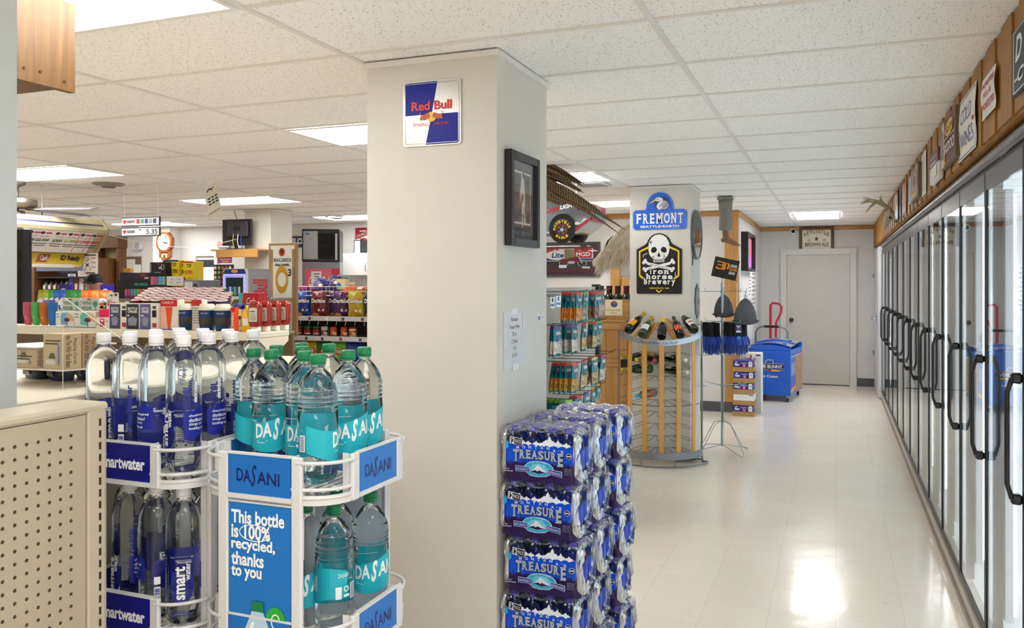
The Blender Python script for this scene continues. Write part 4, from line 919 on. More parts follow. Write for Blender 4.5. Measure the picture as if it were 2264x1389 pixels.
# ================================================================ signs on the second pillar
def pillar_signs():
    Y = 7.64; fb = mat('0f5fd0', .25, coat=.3); wh = mat('f2f2f0', .35); bk = mat('111013', .35); ye = mat('f2d522', .35); gy = mat('b4aeb2', .4)
    a, b, c = at(1400, 466, Y=Y), at(1519, 506, Y=Y), at(1459, 425, Y=Y); w, h = b.x-a.x, a.z-b.z; cx = (a.x+b.x)/2; hh = c.z-b.z
    P = [(-w/2+.02, 0), (w/2-.02, 0), (w/2, .02), (w/2, h-.02), (w/2-.02, h), (w*.27, h), (w*.25, h+.02)]+[(w*.25*math.cos(t), h+.03+(hh-h-.03)*math.sin(t)) for t in [PI*i/16 for i in range(1, 16)]]+[(-w*.25, h+.02), (-w*.27, h), (-w/2+.02, h), (-w/2, h-.02), (-w/2, .02)]
    m = MB(); panel_mesh(m, [(cx+x, b.z+z) for x, z in P], Y, Y-.012, Y-.002, fb); fn = plane_fn((cx, Y-.0125, b.z), (1, 0, 0), (0, 0, 1), .0006)
    k = h+.055; dn = mat('173a78', .3)
    m.art([('L', [(x*.965, .004+z*.975) for x, z in P+[P[0]]], .006, mat('3f8ae8', .3)), *slab('FREMONT', -w*.44, h*.30, w*.44, h*.82, wh), ('T', 'SEATTLE\u2022EARTH', -w*.36, h*.09, w*.36, h*.21, wh, dict(bold=.03)),
           ('E', .02, k+.005, .072, .062, dn), ('P', [(-.045, k-.02), (-.01, k+.055), (.03, k+.06), (.045, k+.03), (.02, k+.045), (-.005, k+.04), (-.02, k+.0), (-.045, k-.04)], dn),
           ('E', .035, k-.012, .05, .042, gy), ('L', [(-.025, k+.042), (.0, k+.05), (.022, k+.04), (.018, k+.02), (-.002, k+.0), (-.018, k-.025), (-.005, k-.045), (.03, k-.035)], .024, wh), ('E', -.014, k+.04, .026, .018, wh), ('P', [(-.105, k-.002), (-.03, k+.05), (-.02, k+.034)], ye), ('E', -.016, k+.044, .005, .005, bk, 10), ('L', [(.01, k-.05), (.05, k-.03), (.075, k+.005)], .005, dn)], fn)
    tag(m.build('tin_sign'), 'blue arched metal sign with a white heron on the white pillar', 'sign')
    a, b = at(1408, 517, Y=Y), at(1508, 650, Y=Y); w, h = b.x-a.x, a.z-b.z; cx, cz = (a.x+b.x)/2, b.z
    H = h; top = H*.735
    P = [(-w/2+.012, 0), (w/2-.012, 0), (w/2, .012), (w/2, top), (w*.3, top+.045*1.0), (w*.27, top+.06)]+[(w*.27*math.cos(t), H*.80+(H*.20)*math.sin(t)) for t in [PI*i/14 for i in range(1, 14)]]+[(-w*.27, top+.06), (-w*.3, top+.045), (-w/2, top), (-w/2, .012)]
    m = MB(); panel_mesh(m, [(cx+x, cz+z) for x, z in P], Y, Y-.012, Y-.002, bk); fn = plane_fn((cx, Y-.0125, cz), (w, 0, 0), (0, 0, h), .0006)
    sk = [(-.12, .52), (-.12, .575), (-.17, .60), (-.215, .66), (-.235, .75), (-.22, .85), (-.16, .93), (-.08, .97), (0, .98), (.08, .97), (.16, .93), (.22, .85), (.235, .75), (.215, .66), (.17, .60), (.12, .575), (.12, .52)]
    m.art([('L', [(-.43, .30), (-.43, .70), (-.2, .78)], .035, ye), ('L', [(-.43, .30), (-.27, .215)], .035, ye), ('L', [(.43, .30), (.43, .70), (.2, .78)], .035, ye), ('L', [(.43, .30), (.27, .215)], .035, ye), ('L', [(-.35, .6), (-.35, .64), (-.26, .67)], .012, wh), ('L', [(.36, .28), (.36, .36)], .012, wh),
           ('L', [(-.06, .06), (0, .025), (.06, .06)], .022, ye), ('P', sk, wh),
           ('P', [(-.175, .72), (-.15, .765), (-.08, .775), (-.04, .735), (-.06, .69), (-.13, .675), (-.17, .69)], bk), ('P', [(.175, .72), (.15, .765), (.08, .775), (.04, .735), (.06, .69), (.13, .675), (.17, .69)], bk), ('P', [(0, .69), (-.035, .63), (-.02, .605), (.0, .62), (.02, .605), (.035, .63)], bk),
           ('L', [(-.17, .60), (-.11, .62), (-.10, .565)], .01, bk), ('L', [(.17, .60), (.11, .62), (.10, .565)], .01, bk)]+[('L', [(x, .515), (x*1.05, .575)], .008, bk) for x in (-.09, -.06, -.03, 0, .03, .06, .09)]+[('L', [(-.1, .55), (.1, .55)], .006, bk), ('P', [(-.2, .85), (-.16, .88), (-.18, .82)], bk), ('P', [(.1, .66), (.13, .65), (.12, .62)], gy)]+
          [('L', [(-.29, .535), (-.24, .50), (.24, .415), (.30, .40)], .045, wh), ('L', [(.29, .535), (.24, .50), (-.24, .415), (-.30, .40)], .045, wh), ('L', [(-.2, .49), (.2, .42)], .006, bk)]+
          [('E', x, y, .035, .03, wh, 14) for x, y in ((-.30, .55), (-.33, .515), (.30, .55), (.33, .515), (-.32, .415), (-.29, .385), (.32, .415), (.29, .385))]+
          [('T', s, x0-.012, y0-.008, x1+.012, y1+.008, bk, dict(bold=.09, same=1)) for s, x0, y0, x1, y1 in (('iron', -.2, .325, .23, .41), ('horse', -.28, .24, .31, .335), ('brewery', -.33, .13, .37, .255))]+[('N',)]+
          [*slab('iron', -.2, .325, .23, .42, wh, .05, _LOW), *slab('horse', -.28, .24, .31, .335, wh, .05, _LOW), *slab('brewery', -.33, .155, .37, .255, wh, .05, _LOW), ('T', 'ellensburg, wa', -.2, .075, .23, .11, ye, dict(bold=.02))], fn)
    tag(m.build('tin_sign'), 'black and yellow skull and crossbones brewery sign on the white pillar', 'sign')
    # oval mirror and bevelled plaque on the pillar's side
    X = -1.238; y0, y1 = at(1532, 518, X=X+.03).y, at(1555, 518, X=X+.03).y; z1, z0 = at(1543, 464, X=X+.03).z, at(1543, 574, X=X+.03).z
    t = thing('oval_mirror', 'oval tilted mirror on the side of the white pillar', 'mirror', (X+.001, (y0+y1)/2, (z0+z1)/2)); ry, rz = .27, (z1-z0)/2
    N = 36; m = MB(); V = []
    for k_ in range(N):
        a = 2*PI*k_/N
        for q, xx in ((1., .0), (1., .025), (.97, .03), (.96, .022)): V.append((xx, ry*q*math.cos(a), rz*q*math.sin(a)))
    m.add(V, [(k_*4+j, ((k_+1) % N)*4+j, ((k_+1) % N)*4+j+1, k_*4+j+1) for k_ in range(N) for j in range(3)], mat('6a6e70', .3, .8), True); m.build('frame', t)
    m = MB(); m.add([(.023, ry*.965*math.cos(2*PI*i/N), rz*.965*math.sin(2*PI*i/N)) for i in range(N)], [tuple(range(N))], mat('dfe6e2', .02, 1.)); m.build('glass', t)
    c = MB(); c.tube([(.02, -ry*.9, -rz*.5), (.015, -ry*.95, -rz-.06)], .006, DGREY); c.build('bracket', t)
    m = MB(); pts = []; y0, y1 = at(1534, 665, X=X).y, at(1546, 665, X=X).y; z1, z0 = at(1540, 630, X=X).z, at(1540, 702, X=X).z; cy, cz = (y0+y1)/2, (z0+z1)/2; wy, wz = .13, (z1-z0)/2
    for i in range(32):
        a = 2*PI*i/32; q = 1+.09*math.cos(8*a); pts.append((wy*q*math.cos(a), wz*q*math.sin(a)))
    m.T = Matrix(((0, 0, 1, X), (1, 0, 0, cy), (0, 1, 0, cz), (0, 0, 0, 1))); m.prism(pts, .001, .01, mat('6e6a68', .25, .7)); m.T = None
    m.art([('P', [(.8*x, .8*y) for x, y in pts], mat('8f9694', .15, .9)), ('T', 'EST', -.04, -.03, .04, .02, DGREY)], plane_fn((X+.0105, cy, cz), (0, 1, 0), (0, 0, 1)))
    tag(m.build('wall_plaque'), 'small scalloped mirrored plaque low on the side of the white pillar', 'plaque')
pillar_signs()
# ================================================================ curved wine rack
def wine_rack():
    cx, cy, R, T0 = -1.513, 7.60, .40, math.radians(14); y_back = 7.625
    t = thing('wine_rack', 'curved steel wine rack with upright wooden slats in front of the white pillar', 'wine rack', (cx, cy, 0))
    pos = lambda th, r: (r*math.sin(th), -r*math.cos(th)); A0, A1 = T0-math.radians(68), T0+math.radians(68)
    zb = lambda th: 1.062+.075*(1-math.cos(th-T0))/(1-math.cos(math.radians(68))); wm = mat('7d8084', .35, .9); bm_ = mat('b4b8bf', .28, .85)
    TH = [A0+(A1-A0)*i/28 for i in range(29)]
    b = MB(); V = []
    for th in TH:
        for r, z in ((R, zb(th)), (R, zb(th)+.048), (R-.004, zb(th)+.048), (R-.004, zb(th))): x, y = pos(th, r); V.append((x, y, z))
    b.add(V, [(i*4+j, (i+1)*4+j, (i+1)*4+(j+1) % 4, i*4+(j+1) % 4) for i in range(28) for j in range(4)], bm_, False)
    b.art([('T', 'Featured Wines of the Month', -.165, .010, .165, .034, INK, dict(shear=.25))], lambda x, y, k: Vector((*pos(T0-.06+x/R, R+.0008), zb(T0-.06+x/R)+y))); b.build('name_band', t)
    b = MB(); V = []
    for th in TH:
        for r, z in ((R+.005, .06), (R+.005, .125), (R, .125), (R, .06)): x, y = pos(th, r); V.append((x, y, z))
    b.add(V, [(i*4+j, (i+1)*4+j, (i+1)*4+(j+1) % 4, i*4+(j+1) % 4) for i in range(28) for j in range(4)], mat('8e9096', .35, .85)); b.build('lower_band', t)
    for d in (-44, -22, 0, 22, 46):
        th = T0+math.radians(d); s = MB(); n = 10; V = []
        for i in range(n+1):
            f = i/n; z = .10+(zb(th)-.10+.01)*f; r = R-.008+.010*math.sin(PI*f)
            for dx, dr in ((-.021, 0), (.021, 0), (.021, -.01), (-.021, -.01)):
                x, y = pos(th, r+dr); V.append((x+dx*math.cos(th), y+dx*math.sin(th), z))
        s.add(V, [(i*4+j, i*4+(j+1) % 4, (i+1)*4+(j+1) % 4, (i+1)*4+j) for i in range(n) for j in range(4)]+[(3, 2, 1, 0), (n*4, n*4+1, n*4+2, n*4+3)], wood('c08b44', 'd39f55', 'deb068', 'z', .4, 1., False)); s.build('slat', t)
    for d in (-44, -22, 0, 22, 46):    # sloping rests under the show bottles
        th = T0+math.radians(d); s = MB(); p, q = pos(th, R-.02), pos(th, .10); z0 = zb(th)+.0
        s.T = Matrix.Translation((p[0], p[1], z0+.02)) @ Matrix.Rotation(th, 4, 'Z') @ Matrix.Rotation(math.radians(30), 4, 'X'); s.box(-.022, 0, -.01, .022, .33, 0, wood('c08b44', 'd39f55', 'deb068', 'y', .4, 1., False)); s.build('bottle_rest', t)
    w = MB(); L, Rr = pos(A0, R), pos(A1, R); lb, rb = (L[0]+.005, -.0), (Rr[0]-.0, .0)
    for p in (L, Rr, (L[0]+.02, .018), (Rr[0]-.02, .018)): w.tube([(p[0], p[1], .03), (p[0], p[1], 1.27 if p[1] > 0 else zb(A0)+.04)], .005, wm, 6)
    for p, q in ((L, (L[0]+.02, .018)), (Rr, (Rr[0]-.02, .018))): w.tube([(p[0], p[1], zb(A0)+.04), (q[0], q[1], 1.27)], .004, wm)
    w.tube([(L[0]+.02, .018, 1.24)]+[(L[0]+.02+(Rr[0]-L[0]-.04)*i/12, .018-.05*math.sin(PI*i/12), 1.24-.06*math.sin(PI*i/12)) for i in range(1, 12)]+[(Rr[0]-.02, .018, 1.24)], .004, wm)
    for x in (-.16, 0, .16): w.tube([(x, .012, .06), (x, .012, 1.0)], .004, wm)
    fo = [(*pos(th, R+.055), .012) for th in TH]; w.tube(fo, .007, wm); w.tube([fo[0], (L[0]-.0, L[1]+.03, .012), (L[0], .02, .012), (Rr[0], .02, .012), (Rr[0], Rr[1]+.0, .012), fo[-1]], .007, wm)
    for th in (TH[9], TH[17]): w.tube([(*pos(th, R), .06), (*pos(th, R+.055), .012)], .006, wm)
    w.tube([(*pos(th, R-.02), .53) for th in TH], .0045, wm)
    w.build('steel_frame', t)
    for k in range(9):
        z = .12+.107*k; s = MB()
        for e in (L, Rr): s.tube([(e[0], e[1], z+.012), (e[0]*.96, .012, z+.012)], .003, wm, 5)
        for d in range(-66, 67, 22):
            th = T0+math.radians(d)
            if abs(d) > 50: continue
            loop = []
            for i in range(9):
                f = i/8; lx = -.034*math.cos(PI*f); lr = R-.085+.05*math.sin(PI*f); zz = z-.014*math.sin(PI*f)
                x, y = pos(th, lr); loop.append((x+lx*math.cos(th), y+lx*math.sin(th), zz))
            x0, y0 = pos(th, R-.20); s.tube([(x0-.032*math.cos(th), y0-.032*math.sin(th), z+.012)]+loop+[(x0+.032*math.cos(th), y0+.032*math.sin(th), z+.012)], .0024, wm, 5)
        s.tube([(*pos(th, R-.20), z+.012) for th in TH[2:-2]], .0024, wm, 5)
        s.build('bottle_cradle', t)
    m = MB(); m.box(-.35, -.12, .03, .35, .02, .038, mat('232325', .5)); m.build('base_plate', t)
    m = MB(); bp = mat('3a3a3c', .5)
    for e, s_ in ((L, 1), (Rr, -1)): m.box(e[0]+s_*.012, e[1]+.02, .82, e[0]+s_*.016, .01, .93, bp)
    m.build('side_plate', t)
    G = 'show wines on top of the curved rack'; gold = mat('c7a24c', .3, .6); ylw = mat('e8a81c', .4); wht = mat('eceae4', .5)
    def put(me, th, r0, z0, tilt, label, group, out=False, tr=None):
        o = bpy.data.objects.new('wine_bottle', me); COL.objects.link(o); x, y = pos(th, r0)
        # bottle axis leaves the base inward (show bottles) or outward (stored bottles)
        o.matrix_world = Matrix.Translation((cx+x, cy+y, z0)) @ Matrix.Rotation(th if tr is None else tr, 4, 'Z') @ Matrix.Rotation(PI if out else 0, 4, 'Z') @ Matrix.Rotation(-(PI/2-tilt), 4, 'X')
        tag(o, label, 'bottle', group)
    show = ((-43, bottle_mesh(GG, gold, ylw, None, 'c'), 'sparkling wine with a yellow label, far left on top of the curved rack'), (-22, bottle_mesh(GG2, gold, wht, [('R', -.03, .07, .03, .073, gold), ('R', -.03, .10, .03, .104, mat('8a8f98', .5))], 'c'), 'sparkling wine with a white label, second from left on top of the curved rack'),
            (0, bottle_mesh(GB, mat('ecc512', .4), None, [('P', [(-.012, .115), (.014, .115), (.018, .14), (.0, .15), (-.012, .14)], mat('e59a1c', .4)), ('T', 'ROSSO', -.025, .085, .025, .1, mat('b8a888', .5))]), 'dark bottle with bright yellow capsule in the middle on top of the curved rack'),
            (22, bottle_mesh(GB, mat('3c3b3c', .4), mat('c2301c', .45), [('L', [(-.02, .06), (-.005, .11), (.012, .07), (.025, .11)], .012, mat('e8c23a', .45)), ('R', -.04, .05, -.03, .12, mat('e8902c', .45))]), 'black bottle with a fiery red label on top of the curved rack'),
            (45, bottle_mesh(GG, mat('dedee2', .3, .5), wht, [('R', -.034, .078, .034, .094, mat('c0282c', .45), 8)], 'c'), 'sparkling wine with a white and red label, far right on top of the curved rack'))
    for d, me, lab in show:
        th = T0+math.radians(d*1.25); put(me, th, R-.04, zb(th)+.072, math.radians(29), lab, G, False, T0*.6+math.radians(d*.68))
    S = 'wines stored in the curved rack'; gcap = mat('c9a54a', .3, .6); wcap = mat('e6e6e8', .35)
    g1 = bottle_mesh(GG2, gcap, ylw, None, 'c'); g2 = bottle_mesh(GB, wcap, mat('d8d4d0', .6)); g3 = bottle_mesh(GB, mat('b01820', .4), mat('4a4448', .6)); g4 = bottle_mesh(mat('8a4a24', .08, coat=.5), mat('17a8c8', .4), mat('c8783c', .5))
    for d, me, r0, row, lab in ((-66, g1, .08, 8, 'gold-capped wine stored in the left end of the top row of the curved rack'), (-33, g1, .10, 8, 'gold-capped wine behind the second slat in the top row of the curved rack'), (-9, g3, .11, 8, 'red-capped wine stored behind the middle of the curved rack'), (34, g2, .08, 8, 'white-capped wine at the right of the top row in the curved rack'),
                               (-66, g1, .08, 7, 'gold-capped wine stored in the left end of the second row of the curved rack'), (36, g2, .08, 7, 'white-capped wine at the right of the second row in the curved rack'), (-34, g4, .09, 5, 'amber wine with turquoise cap stored on its own in the curved rack')):
        put(me, T0+math.radians(d), r0, .12+.107*(row-.0)-.107*.0+.015-.06, 0, lab, S, True)
wine_rack()
# ================================================================ rotating wire stand with hats and gloves
def glove_mesh():
    m = MB(); kn = mat('14151b', .8); bl = mat('1a3c9e', .5); bl2 = mat('122a70', .5)
    m.surf(lambda u, v: ((.028+.005*v)*math.cos(2*PI*u), (.013+.003*math.sin(v*3))*math.sin(2*PI*u), -.12*v), 14, 4, kn, True, closeu=True)
    m.surf(lambda u, v: ((.034+.005*math.sin(PI*v))*math.cos(2*PI*u), (.016-.003*v)*math.sin(2*PI*u), -.12-.085*v), 14, 4, kn, True, closeu=True)
    m.surf(lambda u, v: ((.0352+.005*math.sin(PI*v))*math.cos(PI*.9+PI*1.0*u), (.0175-.003*v)*math.sin(PI*.9+PI*1.0*u), -.13-.075*v), 10, 4, bl, True)
    for i, (x, L) in enumerate(((-.028, .07), (-.010, .092), (.009, .098), (.027, .082))):
        m.tube([(x, 0, -.195), (x*1.05, -.004, -.205-L*.5), (x*1.1, .004, -.205-L*.9), (x*1.1, .004, -.208-L)], [.0098, .0098, .009, .004], bl2 if i % 2 else bl, 8)
    m.tube([(.030, -.002, -.135), (.046, -.006, -.17), (.050, -.006, -.205), (.048, -.006, -.22)], [.011, .0115, .009, .004], bl, 8)
    return m.mesh('work_glove')
def glove_stand():
    px, py = -1.005, 8.06; t = thing('wire_stand', 'rotating galvanised wire stand hung with hats and gloves', 'display rack', (px, py, 0)); z = mat('9fb0b4', .3, .9)
    MB().lathe([(.014, .06), (.014, .30), (.0135, .30), (.0135, 1.615)], z, 12).tube([(0, 0, 1.6), (0, 0, 1.64), (.012, 0, 1.655), (0, 0, 1.665), (-.01, 0, 1.65)], .004, z).build('pole', t)
    f = MB()
    for k in range(4):
        a = math.radians(45+90*k); d = (math.cos(a), math.sin(a)); e = (-d[1], d[0]); q = .27
        f.tube([(d[0]*.014, d[1]*.014, .30), (d[0]*.1+e[0]*.02, d[1]*.1+e[1]*.02, .275), (d[0]*q+e[0]*.035, d[1]*q+e[1]*.035, .03), (d[0]*(q+.025), d[1]*(q+.025), .006), (d[0]*q-e[0]*.035, d[1]*q-e[1]*.035, .03), (d[0]*.014, d[1]*.014, .075)], .004, z)
    f.build('wire_foot', t); zs = (1.53, 1.243, .93, .64)
    A = math.radians(43); col = MB()
    for zz in zs:
        for k in range(4):
            arm = MB(); a = A+PI/2*k; L = .27; d = (math.cos(a), math.sin(a)); arm.tube([(d[0]*.014, d[1]*.014, zz), (d[0]*L, d[1]*L, zz), (d[0]*(L+.012), d[1]*(L+.012), zz+.03)], .0032, z, 5)
            if zz < 1 and k % 2 == 0: arm.tube([(d[0]*.17, d[1]*.17, zz), (d[0]*.2, d[1]*.2-.05, zz+.01), (d[0]*.22, d[1]*.22-.09, zz+.035)], .003, z, 5)
            arm.build('arm', t)
        MB().lathe([(.018, zz-.012), (.018, zz+.012)], z, 10).build('collar', t)
    # card on top
    s = thing('header_card', 'tilted black card with an orange emblem on top of the wire stand', 'sign', (px+.01, py-.02, 1.655)); m = MB(); m.T = Matrix.Rotation(.14, 4, 'Z') @ Matrix.Rotation(.22, 4, 'Y')
    m.box(-.115, -.003, .0, .115, .003, .19, mat('14161a', .4)); org = mat('e8891c', .4); wt = mat('d8dcd8', .5); gn = mat('2f4a38', .5)
    fn0 = plane_fn((0, -.0035, .095), (.23, 0, 0), (0, 0, .19), .0005); m.art([('L', [(-.46, -.42+.09*i), (-.3+.03*i, -.1), (-.1, -.44)], .008, gn) for i in range(3)]+[('L', [(.05+.1*i, -.46), (.2+.08*i, -.12)], .008, gn) for i in range(3)]+
        [('L', [(-.38, .28), (-.12, .28), (-.12, -.06), (-.36, -.06), (-.36, .02)], .075, org), ('L', [(-.34, .12), (-.16, .12)], .05, org), ('L', [(-.04, -.08), (-.04, .28), (.08, .26), (.12, .12), (.06, .0)], .075, org), ('T', 'DIESEL', .16, .12, .46, .26, wt, dict(bold=.04, shear=.2)), ('T', 'POWER', .16, -.06, .46, .08, org, dict(bold=.04, shear=.2)), ('T', 'GEAR', .16, -.24, .42, -.1, wt, dict(bold=.04, shear=.2))], fn0); m.build('card', s)
    # knitted hats
    hat = []
    for (u, v, Yh, sc, lab) in ((1600, 652, 8.10, .92, 'grey knitted hat hanging behind the stand pole'), (1648, 660, 8.03, 1.05, 'grey knitted hat hanging at the right arm of the stand')):
        p = at(u, v, Y=Yh); h = thing('knitted_hat', lab, 'hat', (p.x, Yh, p.z), .2, 'knitted hats on the wire stand'); g = foil('5c5e62', .9, .6, 90); m = MB()
        m.surf(lambda a, b: ((.012+.085*sc*math.sin(b*PI/2)**.62)*math.cos(2*PI*a)*(1+.04*math.sin(5*a*2*PI)), (.008+.045*sc*math.sin(b*PI/2)**.8)*math.sin(2*PI*a), -.19*sc*b), 22, 8, g, True, closeu=True); m.build('crown', h)
        m = MB(); m.surf(lambda a, b: ((.088*sc+.010*sc+.022*sc*b)*math.cos(2*PI*a), (.048*sc+.01+.01*b)*math.sin(2*PI*a), -.185*sc-.055*sc*b+.02*sc*math.cos(4*PI*a)*b+.03*sc*(b > .99)), 26, 3, foil('505257', .9, .6, 90), True, closeu=True); m.build('folded_brim', h)
        m = MB(); m.box(-.014, -.003, -.01, .014, 0, .035, mat('c9ccd0', .3)); m.tube([(0, 0, .03), (0, 0, .06), (.01, 0, .066)], .003, BLACK); m.box(-.09*sc, -.062*sc, -.235*sc, -.07*sc, -.058*sc, -.205*sc, mat('17171a', .6)); m.build('tag', h)
    gm_ = glove_mesh(); n = 0; G = 'blue coated work gloves on the wire stand'
    for i, (u, Yg, r, lab) in enumerate(((1559, 8.10, .5, 'far left of the left bunch'), (1564, 7.98, .3, 'second from left in the left bunch'), (1571, 7.92, -.4, 'in the middle of the left bunch'), (1577, 8.06, .8, 'second from the pole on its left'), (1585, 7.98, -.2, 'nearest the pole on its left'),
                                    (1605, 8.1, .7, 'nearest the pole on its right'), (1613, 8.02, -.7, 'second from the pole on its right'), (1620, 8.1, .2, 'middle of the right bunch'), (1633, 7.95, .05, 'at the front of the right bunch with a card'), (1645, 8.1, .5, 'far right of the right bunch'))):
        p = at(u, 713, Y=Yg); o = bpy.data.objects.new('work_glove', gm_); COL.objects.link(o); o.location = (p.x, Yg, 1.236); o.rotation_euler = (.0, 0, r); tag(o, 'blue and black work glove, %s' % lab, 'glove', G)
        if i == 8:
            m = MB(); m.box(-.025, -.024, -.09, .025, -.022, -.005, mat('3c4a6c', .4)); m.art([('R', -.4, -.45, .4, -.25, mat('d8dce4', .4)), ('L', [(-.3, .3), (0, .1), (.3, .3)], .12, mat('d8dce4', .4)), ('E', 0, -.08, .2, .1, mat('b03038', .4), 12)], plane_fn((0, -.0245, -.047), (.05, 0, 0), (0, 0, .085)))
            m.art([('E', 0, 0, .017, .017, mat('3a86c8', .4), 16)], plane_fn((.004, -.0225, -.135), (1, 0, 0), (0, 0, 1))); m.build('card', o)
glove_stand()
# ================================================================ hanging display leg
def leg():
    p = at(1604, 434, Y=8.85); t = thing('display_limb', 'false leg in a grey trouser hanging by the ceiling', 'false leg', (p.x, 8.85, 0)); zt = CEIL-.012
    MB().box(-.08, -.06, zt-.03, .08, .06, zt, mat('8a8f92', .35, .6), .005).build('ceiling_plate', t)
    g = MB(); tw = foil('8b867e', .85, .4, 60)
    g.lathe([(.066, zt-.345), (.07, zt-.34), (.064, zt-.2), (.072, zt-.035), (.06, zt-.0305)], tw, 18, (.0, 0, 0), mod=lambda z, a: 1+.03*math.sin(3*a+z*9)); g.build('trouser_leg', t)
    sk = paint('8a6248', .5); f = MB()
    P = [(0, 0, zt-.335), (.0, 0, zt-.38), (.004, .0, zt-.42), (.012, -.002, zt-.445), (.05, -.012, zt-.462), (.095, -.03, zt-.486), (.125, -.04, zt-.502)]; f.tube(P, [.036, .032, .034, .038, .030, .026, .016], sk, 12); f.ball((-.018, .004, zt-.445), (.032, .028, .026), sk)
    for i in range(5): f.ball((.125+.016*(1-i*.14), -.062+.0125*i+.0, zt-.506+.002*i), (.014-.001*i, .008-.0006*i, .008), sk, 8)
    f.build('foot', t)
leg()
# ================================================================ model race car, pheasant, goat under the ceiling
def race_car():
    x1 = -1.90; t = thing('model_race_car', 'silver and red inflatable race car hanging behind the broad pillar', 'model car', (x1, 6.9, 2.065)); si = mat('7e8188', .2, .4, coat=.6); rd = mat('b01c26', .25); bk = mat('131315', .5); yl = mat('ecd01c', .4)
    side = [(-1.1, -.03), (-1.16, .05), (-1.02, .12), (-.78, .15), (-.66, .29), (-.45, .31), (-.28, .245), (-.06, .235), (-.012, .21), (0, .10), (-.02, .055), (-.13, -.02), (-.17, -.035)]
    def sec(k): q = (1, .97, .86)[k]; return [(x*1.0, .09+(z-.09)*q) for x, z in side]
    b = MB(); ys = [(-.22, 1), (-.235, 0), (-.20, 0), (.20, 0), (.235, 0), (.22, 1)]; n = len(side); V = []
    for y, k in ((-.205, 2), (-.225, 1), (-.235, 0), (.235, 0), (.225, 1), (.205, 2)): V += [(x, y, z) for x, z in sec(k)]
    F = [(j*n+i, j*n+(i+1) % n, (j+1)*n+(i+1) % n, (j+1)*n+i) for j in range(5) for i in range(n)]; b.add(V, F, si, False); b.add(V, [tuple(range(n-1, -1, -1)), tuple(range(5*n, 6*n))], si)
    fn = plane_fn((0, -.2362, 0), (1, 0, 0), (0, 0, 1), .0012); sf = plane_fn((.0008, 0, 0), (0, 1, 0), (0, 0, 1), .001)
    b.art([('P', [(-.145, -.01), (-.13, .012), (-.02, .085), (-.002, .10), (-.0, .085), (-.02, .058), (-.13, -.012)], rd), ('P', [(-.16, .03), (-.13, .06), (-.09, .05), (-.06, .085), (-.03, .085), (-.10, .035)], mat('c9ccd2', .3, .4)), ('E', -.25, .005, .118, .125, bk, 28), ('T', 'Coors', -.40, .135, -.275, .185, rd, dict(bold=.03, shear=.2, slope=.02)), ('T', 'LIGHT', -.27, .165, -.125, .20, mat('e8e8ea', .3), dict(bold=.03, shear=.2, slope=.02)), ('L', [(-.115, .155), (-.08, .20), (-.065, .175), (-.035, .18)], .007, bk), ('L', [(-.115, .155), (-.07, .17), (-.035, .18)], .005, bk)], fn)
    b.art([('R', -.22, .15, -.08, .205, rd), ('R', -.20, .165, -.10, .175, mat('e8c8c8', .3)), ('R', .08, .15, .22, .205, rd), ('R', -.1, .10, .1, .145, mat('b8bac0', .4)), ('R', -.085, .108, .085, .137, mat('8e929a', .4)), ('R', -.22, .062, .22, .092, rd)], sf); b.build('body', t)
    for x in (-.25, -.95):
        for sy, nm in ((-.20, 'near'), (.20, 'far')):
            w = MB(); w.T = Matrix.Translation((x, sy, -.005)) @ Matrix.Rotation(PI/2, 4, 'X'); w.lathe([(.03, -.045), (.085, -.045), (.098, -.03), (.098, .03), (.085, .045), (.05, .045), (.046, .035), (.02, .035), (.018, .045), (0, .046)], bk, 28); w.T = None
            if sy < 0:
                c = (x, sy-.0455, -.005); w.art([('E', 0, 0, .050, .050, rd, 24), ('E', 0, 0, .045, .045, mat('26262a', .35), 24), ('E', 0, 0, .016, .016, mat('a8aab0', .3, .6), 14)]+[('E', .03*math.cos(a), .03*math.sin(a), .005, .005, mat('a8aab0', .3, .6), 8, {'same': 1}) for a in [i*PI/2.5 for i in range(5)]], plane_fn(c, (1, 0, 0), (0, 0, 1), .0006))
                for st, a0, a1 in (('GOODYEAR', PI*.98, PI*.1), ('EAGLE', PI*1.28, PI*1.72)):
                    for i, ch in enumerate(st):
                        a = a0+(a1-a0)*i/(len(st)-1); s_ = 1 if st == 'GOODYEAR' else -1; e = Vector((math.cos(a), 0, math.sin(a))); tg = Vector((math.sin(a), 0, -math.cos(a)))*s_
                        w.art([('T', ch, -.010, -.011, .010, .011, yl, dict(bold=.05))], plane_fn(Vector(c)+e*.068+Vector((0, -.001, 0)), tg, e*s_, .0006))
            w.build('wheel', t)
    h = MB()
    for x in (-.2, -.85): h.cyl((x, 0, .14), (x, 0, CEIL-.012-2.065), .0015, mat('d8d8d8', .4), 5)
    h.build('hanging_line', t)
race_car()
def feather_mat():
    g = NT('barred_feather'); v = g.coords(); w = g.n('ShaderNodeTexWave', wave_type='BANDS', bands_direction='X'); w.inputs['Scale'].default_value = 16; w.inputs['Distortion'].default_value = 1.5; w.inputs['Detail'].default_value = 2; g.l(v, w.inputs['Vector'])
    c = g.ramp(w.outputs['Fac'], [(.25, '3a2a18'), (.5, '7a6040'), (.8, '957a54')]); c = g.mix(g.ramp(g.noise(v, 60, 4), [(.4, (0, 0, 0)), (.7, (.6, .6, .6))]), c, '4d3a22'); return g.done(c, .6)
